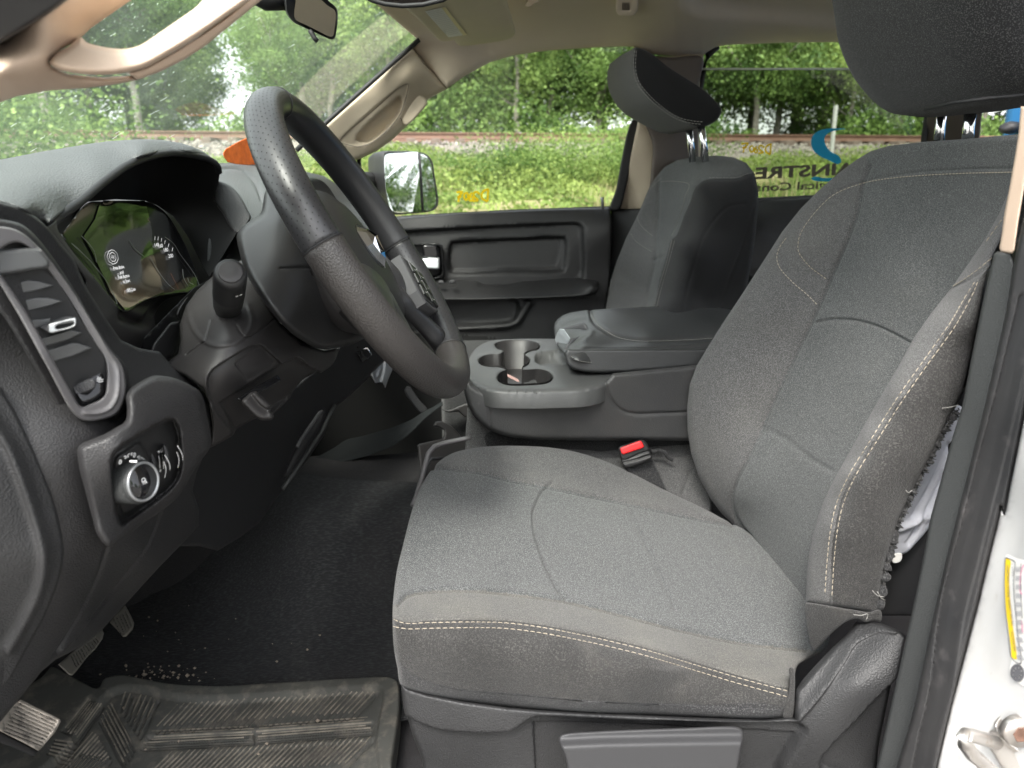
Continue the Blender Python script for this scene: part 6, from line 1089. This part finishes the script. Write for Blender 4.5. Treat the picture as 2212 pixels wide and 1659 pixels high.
# ================================================================ centre seat with fold-down console
cs = empty('centre_console', 'black fold-down centre console with cup holders and padded lid', 'console')
jc = sculpt('centre_cushion', g('S1', (850, 690), (842, 800), (838, 900), (850, 940), (1400, 1000), (1800, 1130), (2040, 1200), (2040, 850), (1800, 700), (1000, 650)), [(1008, 890, 1.30), (1010, 970, 1.27), (1300, 975, 1.27), (1300, 1010, 1.22), (1500, 1060, 1.20), (1500, 960, 1.27), (1010, 1000, 1.26)], M['fabric'], cs, s=8, roll=6, rd=.01, thick=.25, dir=(.1, 1, 0), smooth=False, feats=[('l', g('S1', (1300, 908), (1600, 918), (1900, 930)), .005, 4), ('l', g('S1', (1940, 1000), (1900, 1110)), .006, 4)])
cb = sculpt('console_body', g('S1', (832, 500), (828, 560), (836, 620), (852, 680), (880, 730), (910, 765), (950, 795), (1010, 820), (1060, 832), (1200, 845), (1500, 848), (2060, 850), (2060, 470), (1560, 520), (1500, 580), (1420, 618), (1100, 636), (960, 622), (880, 580)), [(1003, 815, 1.215), (1010, 880, 1.195), (1050, 925, 1.19), (1200, 940, 1.20), (1500, 945, 1.21), (1500, 800, 1.21), (1200, 860, 1.182), (1020, 840, 1.20)], M['console'], cs, s=6, roll=9, rd=.02, thick=.30, dir=(.0, 1, 0), smooth=False,
   feats=[('l', g('S1', (1520, 545), (1535, 610), (1560, 660), (1600, 700), (1660, 718), (1800, 716), (2000, 708)), .004, 2.6), ('l', g('S1', (950, 640), (955, 700), (962, 790)), .0015, 3)])
# cup tray: height field with real wells
ZT = -.315
TT = np.array
def tp(x, y): return PZ(*g('S1', (x, y))[0], ZT)
tout = g('S1', (838, 520), (842, 490), (850, 455), (862, 425), (885, 395), (915, 372), (955, 356), (1010, 348), (1100, 344), (1200, 343), (1300, 345), (1420, 350), (1560, 440), (1560, 530), (1520, 570), (1440, 592), (1300, 600), (1100, 603), (960, 596), (890, 572), (855, 545))
W1 = g('S1', (985, 375), (1020, 362), (1090, 357), (1160, 362), (1200, 378), (1195, 395), (1150, 408), (1125, 425), (1150, 445), (1145, 470), (1120, 485), (1115, 500), (1145, 502), (1200, 500), (1245, 512), (1264, 535), (1250, 555), (1210, 566), (1150, 570), (1080, 572), (1030, 566), (1002, 550), (998, 530), (1015, 512), (1045, 500), (1010, 484), (950, 480), (915, 470), (906, 452), (925, 435), (970, 426), (1010, 424), (1030, 405), (1000, 395))
W2 = g('S1', (1185, 440), (1200, 425), (1290, 418), (1330, 440), (1330, 465), (1200, 468), (1188, 458))
tr = sculpt('cup_tray', tout, [(1004, 800, 'z', ZT), (1300, 730, 'z', ZT+.004), (1300, 830, 'z', ZT), (1100, 730, 'z', ZT)], M['tray'], cs, s=4.5, roll=6, rd=.006, thick=.024, dir=(0, 0, -1), feats=[('p', W2, .018, 6)], holes=[W1], ray=False)
# walls and floor of the cup wells
B_ = resample(W1, 4, True); V_, F_ = [], []; n_ = len(B_)
for dz, k in ((0.0, 1.0), (-.003, .985), (-.02, .95), (-.055, .86)):
    c_ = B_.mean(0)
    for q in B_: p = PZ(*(q), ZT); cc = PZ(*c_, ZT); p = cc+(p-cc)*k; V_.append((p[0], p[1], p[2]+dz))
for i in range(3):
    for k in range(n_): F_.append((i*n_+k, i*n_+(k+1) % n_, (i+1)*n_+(k+1) % n_, (i+1)*n_+k))
mesh('cup_well', V_, F_, M['plastic'], cs)
mesh('cup_floor', V_[3*n_:], [tuple(range(n_))], M['plastic'], cs, False)
for (x, y) in ((1045, 455), (1195, 545)):
    p = PZ(*g('S1', (x, y))[0], ZT); lathe('cup_insert', [(0, -.05), (.014, -.048), (.020, -.035), (.018, -.02), (.010, -.012), (0, -.01)], p+[0, .03, 0], (0, 0, 1), M['black'], cs)
p = PZ(*g('S1', (1070, 545))[0], ZT-.03); box('paper_scrap', p-[.012, .008, .0], p+[.012, .008, .002], mat('pink_paper', (.55, .35, .32), .7), cs, 0, Matrix.Rotation(.5, 3, 'Y'))
# padded lid
lid_l = sculpt('lid_base', g('S1', (1322, 425), (1328, 460), (1340, 485), (1370, 503), (1420, 515), (1500, 520), (1640, 516), (1800, 504), (2080, 478), (2080, 400), (1335, 400)), [(1225, 770, 1.24), (1300, 805, 1.235), (1500, 800, 1.235), (1500, 760, 1.24)], M['lid'], cs, s=5, roll=6, rd=.012, thick=.3, smooth=False)
lid = sculpt('lid_pad', g('S1', (1272, 300), (1276, 275), (1290, 255), (1315, 237), (1350, 224), (1420, 213), (1500, 207), (1700, 197), (1900, 190), (2100, 186), (2200, 186), (2200, 440), (2020, 438), (1800, 450), (1600, 466), (1450, 472), (1390, 462), (1350, 448), (1328, 432), (1308, 412), (1290, 392), (1278, 350)), [(1198, 705, 1.46), (1240, 672, 1.53), (1400, 664, 1.545), (1580, 660, 1.55), (1230, 765, 1.245), (1280, 783, 1.236), (1400, 780, 1.236), (1560, 772, 1.236), (1260, 745, 1.27), (1400, 737, 1.29), (1560, 730, 1.29), (1215, 740, 1.34)], M['lid'], cs, s=6, roll=8, rd=.014, thick=.05, dir=(0, .3, -1), smooth=False, fdir=(0, 0, -1),
   feats=[('l', g('S1', (1450, 215), (1452, 235), (1475, 275), (1520, 310), (1580, 340), (1660, 355), (1800, 358), (2080, 345)), .004, 3.2), ('l', g('S1', (1330, 395), (1345, 425), (1380, 448), (1440, 460), (1600, 455), (1800, 440), (2060, 425)), .003, 3), ('l', g('S1', (1420, 412), (1500, 418), (1650, 414), (1850, 402), (2050, 390)), -.006, 11), ('l', g('S1', (1310, 300), (1345, 285), (1400, 272), (1440, 262)), -.002, 5), ('l', g('S1', (1350, 395), (1400, 370), (1450, 335), (1455, 320)), -.002, 5)])
stitch(lid, g('S1', (1455, 235), (1482, 280), (1525, 315), (1590, 348), (1665, 362), (1800, 364), (2060, 350)), M['threadg'], lid, .004, .0015, .0005); stitch(lid, g('S1', (1345, 430), (1385, 456), (1445, 467), (1600, 461), (1800, 445), (2050, 431)), M['threadg'], lid, .004, .0015, .0005)
sculpt('latch_cover', g('S1', (1300, 305), (1330, 295), (1380, 282), (1420, 275), (1445, 320), (1448, 335), (1400, 352), (1360, 370), (1340, 360)), [(1215, 712, 1.42), (1270, 725, 1.36)], M['plasticg'], cs, s=4, roll=5, rd=.007, thick=.02, dir=(0, .3, -1))
sculpt('lid_latch', g('S1', (1276, 355), (1288, 320), (1300, 303), (1322, 305), (1352, 350), (1340, 375), (1325, 400), (1312, 412), (1290, 395)), [(1205, 720, 1.36), (1228, 740, 1.31)], mat('latch_metal', (.5, .53, .56), .3, metal=.5), cs, s=3, roll=2.5, rd=.004, thick=.015, smooth=False, feats=[('l', g('S1', (1290, 315), (1340, 365)), -.003, 4)])
tube('latch_frame', [P(*q, y) for q, y in zip(g('S1', (1330, 410), (1345, 385), (1362, 360), (1410, 345), (1450, 330)), (1.29, 1.30, 1.31, 1.33, 1.36))], .0035, M['plasticg'], cs)
# ================================================================ passenger seat
ps = empty('passenger_seat', 'dark grey cloth passenger seat with its head restraint tipped forward', 'seat')
pout = [(1298, 760), (1303, 720), (1308, 668), (1318, 610), (1332, 565), (1352, 515), (1375, 470), (1390, 435), (1400, 410), (1415, 385), (1436, 360), (1462, 346), (1500, 339), (1550, 336), (1585, 340), (1612, 352), (1630, 375), (1638, 410), (1638, 450), (1632, 510), (1622, 575), (1610, 640), (1595, 760)]
pb = sculpt('backrest', pout, [(1308, 668, 1.98), (1352, 515, 2.0), (1400, 410, 1.97), (1462, 346, 1.9), (1340, 640, 1.95), (1385, 500, 1.93), (1400, 640, 1.80), (1440, 500, 1.80), (1470, 400, 1.8), (1415, 660, 1.60), (1455, 530, 1.58), (1500, 400, 1.62), (1560, 345, 1.66), (1440, 650, 1.54), (1480, 520, 1.53), (1540, 400, 1.56), (1520, 650, 1.52), (1560, 500, 1.52), (1600, 400, 1.55), (1600, 600, 1.53), (1630, 420, 1.55)], M['insert'], ps, s=6, roll=10, rd=.03, thick=.10, dir=(1, .1, 0), fdir=(.5, .8, 0), smooth=False,
   feats=[('l', g('R7', (365, 770), (362, 900), (355, 1050), (345, 1180), (320, 1300), (295, 1420)), .008, 4), ('l', g('R7', (820, 745), (760, 768), (690, 770), (620, 772), (580, 785), (545, 820), (525, 880), (490, 960), (450, 1060), (400, 1130)), .004, 3), ('l', g('R7', (430, 1075), (400, 1180), (360, 1320), (335, 1430)), .004, 3), ('l', g('R7', (800, 895), (720, 910), (660, 960), (590, 1060), (550, 1180), (510, 1320), (490, 1430)), .003, 3), ('l', g('R7', (850, 900), (790, 1100), (720, 1280), (670, 1430)), .003, 3), ('l', g('R7', (375, 770), (440, 775), (520, 790), (540, 700)), .002, 3), ('l', g('R7', (340, 1180), (385, 1165)), .006, 4)])
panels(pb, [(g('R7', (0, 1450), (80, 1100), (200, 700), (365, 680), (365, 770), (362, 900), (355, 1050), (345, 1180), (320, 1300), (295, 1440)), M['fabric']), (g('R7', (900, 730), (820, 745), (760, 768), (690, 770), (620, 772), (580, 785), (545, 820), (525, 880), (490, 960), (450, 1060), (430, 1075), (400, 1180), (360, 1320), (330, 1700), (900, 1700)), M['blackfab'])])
for ln in (((375, 785), (440, 782), (518, 798), (500, 860), (470, 960), (430, 1060)), ((620, 765), (690, 764), (760, 762), (820, 740)), ((250, 890), (255, 950), (270, 1000), (335, 1060)), ((225, 1050), (250, 1085), (330, 1138)), ((445, 1085), (420, 1180), (380, 1320), (355, 1420)), ((432, 1080), (408, 1180), (367, 1320), (342, 1420)), ((375, 770), (340, 800), (290, 860), (255, 900))):
    stitch(pb, g('R7', *ln), M['threadg'], pb, .005, .002, .0006)
hr2 = [(1371, 103), (1376, 100), (1405, 112), (1440, 140), (1480, 166), (1520, 192), (1550, 220), (1562, 240), (1556, 256), (1535, 270), (1510, 275), (1478, 262), (1440, 240), (1405, 215), (1380, 180), (1368, 140)]
phr = xloft('headrest', hr2, 1.63, [(1.625, .03), (1.626, .9), (1.632, .97), (1.645, 1.0), (1.75, 1.02), (1.85, 1.0), (1.89, .93), (1.92, .8), (1.93, .03)], M['fabric'], ps, n=90, s=3)
panels(phr, [(hr2, M['blackfab'])])
for k_, off_ in ((.90, 0), (.93, 1)):
    c_ = np.mean(hr2, 0)
    q_ = [tuple(c_+(np.array(p)-c_)*k_) for p in hr2[-5:]+hr2[:1]]
    stitch(phr, g('R6', (1708, 300), (1700, 400), (1720, 490), (1790, 580), (1870, 650), (1950, 700), (2040, 728), (2110, 735)) if off_ else g('R6', (1718, 300), (1712, 400), (1732, 482), (1800, 570), (1880, 640), (1955, 688), (2045, 716), (2110, 722)), M['threadg'], phr, .005, .002, .0007)
for a_, b_, y_ in ((1496, 1487, 1.72), (1524, 1514, 1.64)):
    tube('headrest_post', [P(a_, 350, y_), P((a_+b_)/2+1, 310, y_), P(b_, 270, y_)], .0075, M['chrome'], ps, segs=18)
lathe('post_guide', [(0, -.003), (.018, -.003), (.018, .004), (0, .008)], P(1497, 340, 1.72), (0, 0, 1), M['black'], ps); lathe('post_guide', [(0, -.003), (.018, -.003), (.018, .004), (0, .008)], P(1526, 337, 1.64), (0, 0, 1), M['black'], ps)
# rear bench, dark, behind the front seats
rbn = sculpt('rear_bench', [(1590, 640), (1640, 600), (1720, 588), (1900, 580), (2000, 570), (2000, 1000), (1500, 1000)], [(1640, 600, 2.0), (1900, 590, 1.9), (1700, 900, 1.8)], M['darkfab'], None, s=14, roll=12, rd=.03, thick=.2, dir=(1, 0, 0), smooth=False); tag(rbn, 'dark rear bench barely seen between the two front seats', 'bench')
box('seat_base', (.02, 1.55, H-.72), (.52, 2.02, H-.40), M['darkfab'], ps, .03)
box('centre_base', (.08, 1.27, H-.80), (.60, 1.52, H-.42), M['darkfab'], cs, .02)
# ================================================================ interior mirror
im = empty('interior_mirror', 'black rear view mirror hanging from the windshield with its dimming tab', 'mirror')
mq = g('R5', (1393, 0), (1395, 35), (1402, 65), (1435, 108), (1480, 132), (1530, 155), (1580, 178), (1618, 193), (1634, 186), (1642, 150), (1648, 100), (1646, 50), (1632, 28), (1600, 2), (1570, -30), (1400, -40))
B_ = resample(mq, 3, True); c_ = B_.mean(0); rings = []
for dy, k in ((.0, .965), (-.004, .985), (0, 1.0), (.02, .97), (.035, .75), (.04, .3)):
    rings.append([tuple(P(c_[0]+(q[0]-c_[0])*k-dy*200, c_[1]+(q[1]-c_[1])*k, 1.26+dy+(q[0]-c_[0])*.0005)) for q in B_[::2]])
loft('shell', rings, M['airbag'], im)
gq = resample(g('R5', (1442, 15), (1436, 60), (1440, 92), (1500, 125), (1560, 155), (1610, 178), (1624, 176), (1632, 140), (1638, 90), (1634, 52), (1600, 28), (1560, -10), (1540, -40), (1450, -40)), 3, True)
mesh('mirror_pane', [tuple(P(q[0], q[1], 1.253+(q[0]-c_[0])*.0005-(q[1]-c_[1])*.0002)) for q in gq], [tuple(range(len(gq)))[::-1]], M['mirror'], im, False)
tube('dimming_tab', [P(*q, 1.25) for q in g('R5', (1512, 148), (1525, 168), (1535, 188), (1548, 200))], .006, M['black'], im, flat=.6)
tube('mount', [P(*g('R5', (1395, 8))[0], 1.27), P(*g('R5', (1300, 10))[0], 1.25), P(*g('R5', (1230, -30))[0], 1.22)], .012, M['black'], im)
# ================================================================ near door opening: trim, seal, white body, striker, labels
dj = empty('door_opening', 'near door opening edge: grey trim, rubber seal and white painted body', 'door frame')
sculpt('beige_strip', [(2205, 230), (2200, 290), (2192, 340), (2185, 380), (2178, 420), (2170, 460), (2164, 505), (2159, 535), (2161, 544), (2187, 548), (2192, 540), (2200, 480), (2212, 410), (2230, 300), (2230, 230)], [(2160, 540, .60), (2190, 548, .575), (2200, 290, .62), (2230, 300, .60)], M['pink'], dj, s=5, roll=4, rd=.006, thick=.06, smooth=False)
sculpt('trim_strip', g('S2', (1272, 262), (1285, 252), (1340, 258), (1352, 300), (1335, 440), (1300, 620), (1250, 840), (1200, 1060), (1150, 1280), (1105, 1450), (1060, 1660)) + g('S4', (985, 1000), (900, 1300), (820, 1660), (640, 1760), (655, 1660), (710, 1420), (790, 1070), (850, 800), (890, 620), (950, 330), (1000, 60)) + g('S2', (1050, 1200), (1110, 980), (1150, 850), (1190, 640), (1235, 420)),
   [(2148, 545, .60), (2190, 560, .58), (2079, 892, .595), (2130, 900, .57), (1996, 1237, .59), (2060, 1240, .565), (1909, 1625, .585), (1980, 1625, .56)], M['trimstrip'], dj, s=6, roll=6, rd=.006, thick=.10, smooth=False)
sculpt('rubber_seal', g('S2', (1389, 120), (1370, 200), (1345, 320), (1320, 480), (1285, 640), (1230, 880), (1180, 1080), (1130, 1280), (1080, 1480), (1040, 1660)) + g('S4', (900, 1250), (860, 1400), (780, 1660), (760, 1760), (1010, 1760), (1035, 1659), (1130, 1250), (1215, 930), (1300, 600), (1380, 260), (1445, 0)) + g('S2', (1310, 1280), (1389, 900), (1440, 600), (1480, 400), (1500, 120)),
   [(2200, 520, .565), (2212, 900, .53), (2120, 1000, .555), (2160, 1094, .53), (2060, 1250, .55), (2113, 1299, .525), (1960, 1625, .54), (2021, 1659, .515), (2240, 700, .54)], M['rubber'], dj, s=6, roll=9, rd=.012, thick=.07, smooth=False,
   feats=[('l', g('S2', (1385, 430), (1330, 660), (1280, 860), (1220, 1080), (1160, 1320), (1110, 1500), (1075, 1660)) + g('S4', (1010, 1200), (950, 1450), (900, 1700)), .008, 5), ('l', g('S2', (1420, 500), (1370, 720), (1310, 980), (1240, 1260), (1180, 1500), (1140, 1660)) + g('S4', (1110, 1150), (1040, 1420), (980, 1700)), -.004, 9)])
wb = sculpt('white_body', g('S2', (1500, 400), (1440, 600), (1389, 900), (1310, 1280)) + g('S4', (1445, 0), (1380, 260), (1300, 600), (1215, 930), (1130, 1250), (1035, 1659), (1000, 1760), (1700, 1760), (1700, -100)) + [(2300, 1000), (2300, 600)], [(2160, 1094, .535), (2113, 1299, .53), (2021, 1659, .52), (2212, 1000, .50), (2212, 1300, .47), (2212, 1659, .46), (2140, 1500, .49)], M['white'], dj, s=12, roll=5, rd=.008, thick=.05, smooth=False, feats=[('l', [(2250, 900), (2190, 1150), (2120, 1450), (2080, 1700)], -.004, 26)])
lb = decal('tyre_label', wb, g('E', (895, 155), (905, 150), (960, 172), (1060, 200), (1100, 210), (1100, 1120), (1060, 1100), (1018, 1078), (960, 1040), (925, 1000), (918, 960), (935, 900), (915, 700), (885, 500), (885, 250)), M['paper'], dj, .0005, 5, True)
decal('label_yellow_band', wb, g('E', (897, 178), (930, 196), (925, 260), (920, 350), (928, 480), (940, 600), (955, 720), (968, 820), (974, 888), (942, 880), (932, 800), (912, 650), (898, 540), (892, 430), (890, 300)), M['yellow'], dj, .0008, 4, True)
lines_on('label_border', wb, [g('E', (897, 174), (962, 205), (958, 270), (955, 400), (968, 560), (985, 740), (1002, 920), (942, 884), (912, 700), (892, 500), (890, 300), (897, 174)), g('E', (1006, 215), (1004, 400), (1014, 600))], .0008, M['ink'], dj, .001)
lines_on('label_pink_line', wb, [g('E', (1030, 225), (1012, 260), (1004, 420), (1018, 430)), g('E', (1018, 700), (1012, 620))], .001, M['pinkink'], dj, .0012)
def wE(t, p0, p1, h_, m_=M['ink'], b=.0):
    a = np.array(g('E', p0)[0]); bb = np.array(g('E', p1)[0]); d_ = bb-a; n_ = np.array((d_[1], -d_[0])); n_ = n_/np.linalg.norm(n_); writing('label_text', wb, t, a, d_, n_*h_*.3056, m_, dj, .0013, b)
wE('INFORMATION', (972, 830), (952, 690), 17); wE('TIRE AND LOADING', (958, 655), (932, 470), 17); wE('PNEUS ET CHARGEMENT', (930, 455), (922, 225), 17)
wE('SEATING CAPACITY   TOTAL 6   FRONT 3   REAR 3', (1000, 880), (952, 215), 12, mat('ink_fade', (.3, .3, .32), .7))
for k in range(5):
    lines_on('label_lines', wb, [g('E', (972+k*9+2, 240+j*62), (970+k*9+j*2, 275+j*62)) for j in range(11)], .0011, mat('ink_fade', (.35, .35, .37), .7), dj, .0012)
lines_on('wheel_symbol', wb, [g('E', *arc((980, 985), 42, 52, 0, 360, 24))]+[g('E', (980, 985), (980+38*math.cos(t), 985+48*math.sin(t))) for t in np.linspace(0, 6.28, 9)[:-1]], .0022, M['ink'], dj, .0012)
stk = empty('door_striker', 'worn steel door striker loop bolted on the white body', 'striker')
sculpt('striker_plate', g('E', (758, 1480), (775, 1400), (805, 1340), (850, 1280), (900, 1248), (960, 1260), (1060, 1310), (1060, 1700), (900, 1700), (800, 1560)), [(2170, 1580, .475), (2212, 1620, .465)], M['steel'], stk, s=5, roll=5, rd=.005, thick=.02, feats=[('l', g('E', (800, 1370), (860, 1440), (960, 1520), (1060, 1600)), -.004, 5)])
pl_ = P(*g('E', (975, 1400))[0], .462); lathe('striker_bolt', [(0, .004), (.011, .004), (.012, 0), (.012, -.004), (0, -.004)], pl_, (-.1, -1, .1), M['steel'], stk); lathe('bolt_socket', [(0, .0046), (.006, .0046), (.0065, .0048), (.0065, .003)], pl_, (-.1, -1, .1), M['rust'], stk, 6)
tube('striker_loop', [P(*q, y) for q, y in zip(g('E', (820, 1480), (740, 1455), (660, 1430), (610, 1425), (590, 1450), (600, 1490), (650, 1560), (740, 1640), (800, 1690), (850, 1750)), (.472, .462, .452, .446, .444, .444, .446, .45, .455, .46))], .0052, M['steel'], stk, segs=14)
# front seat belt behind the near pillar gap
settle()
for o in S.objects:
    if o.type == 'MESH' and not o.parent and not o.get('label') and not o.get('kind'): print('unlabelled', o.name)
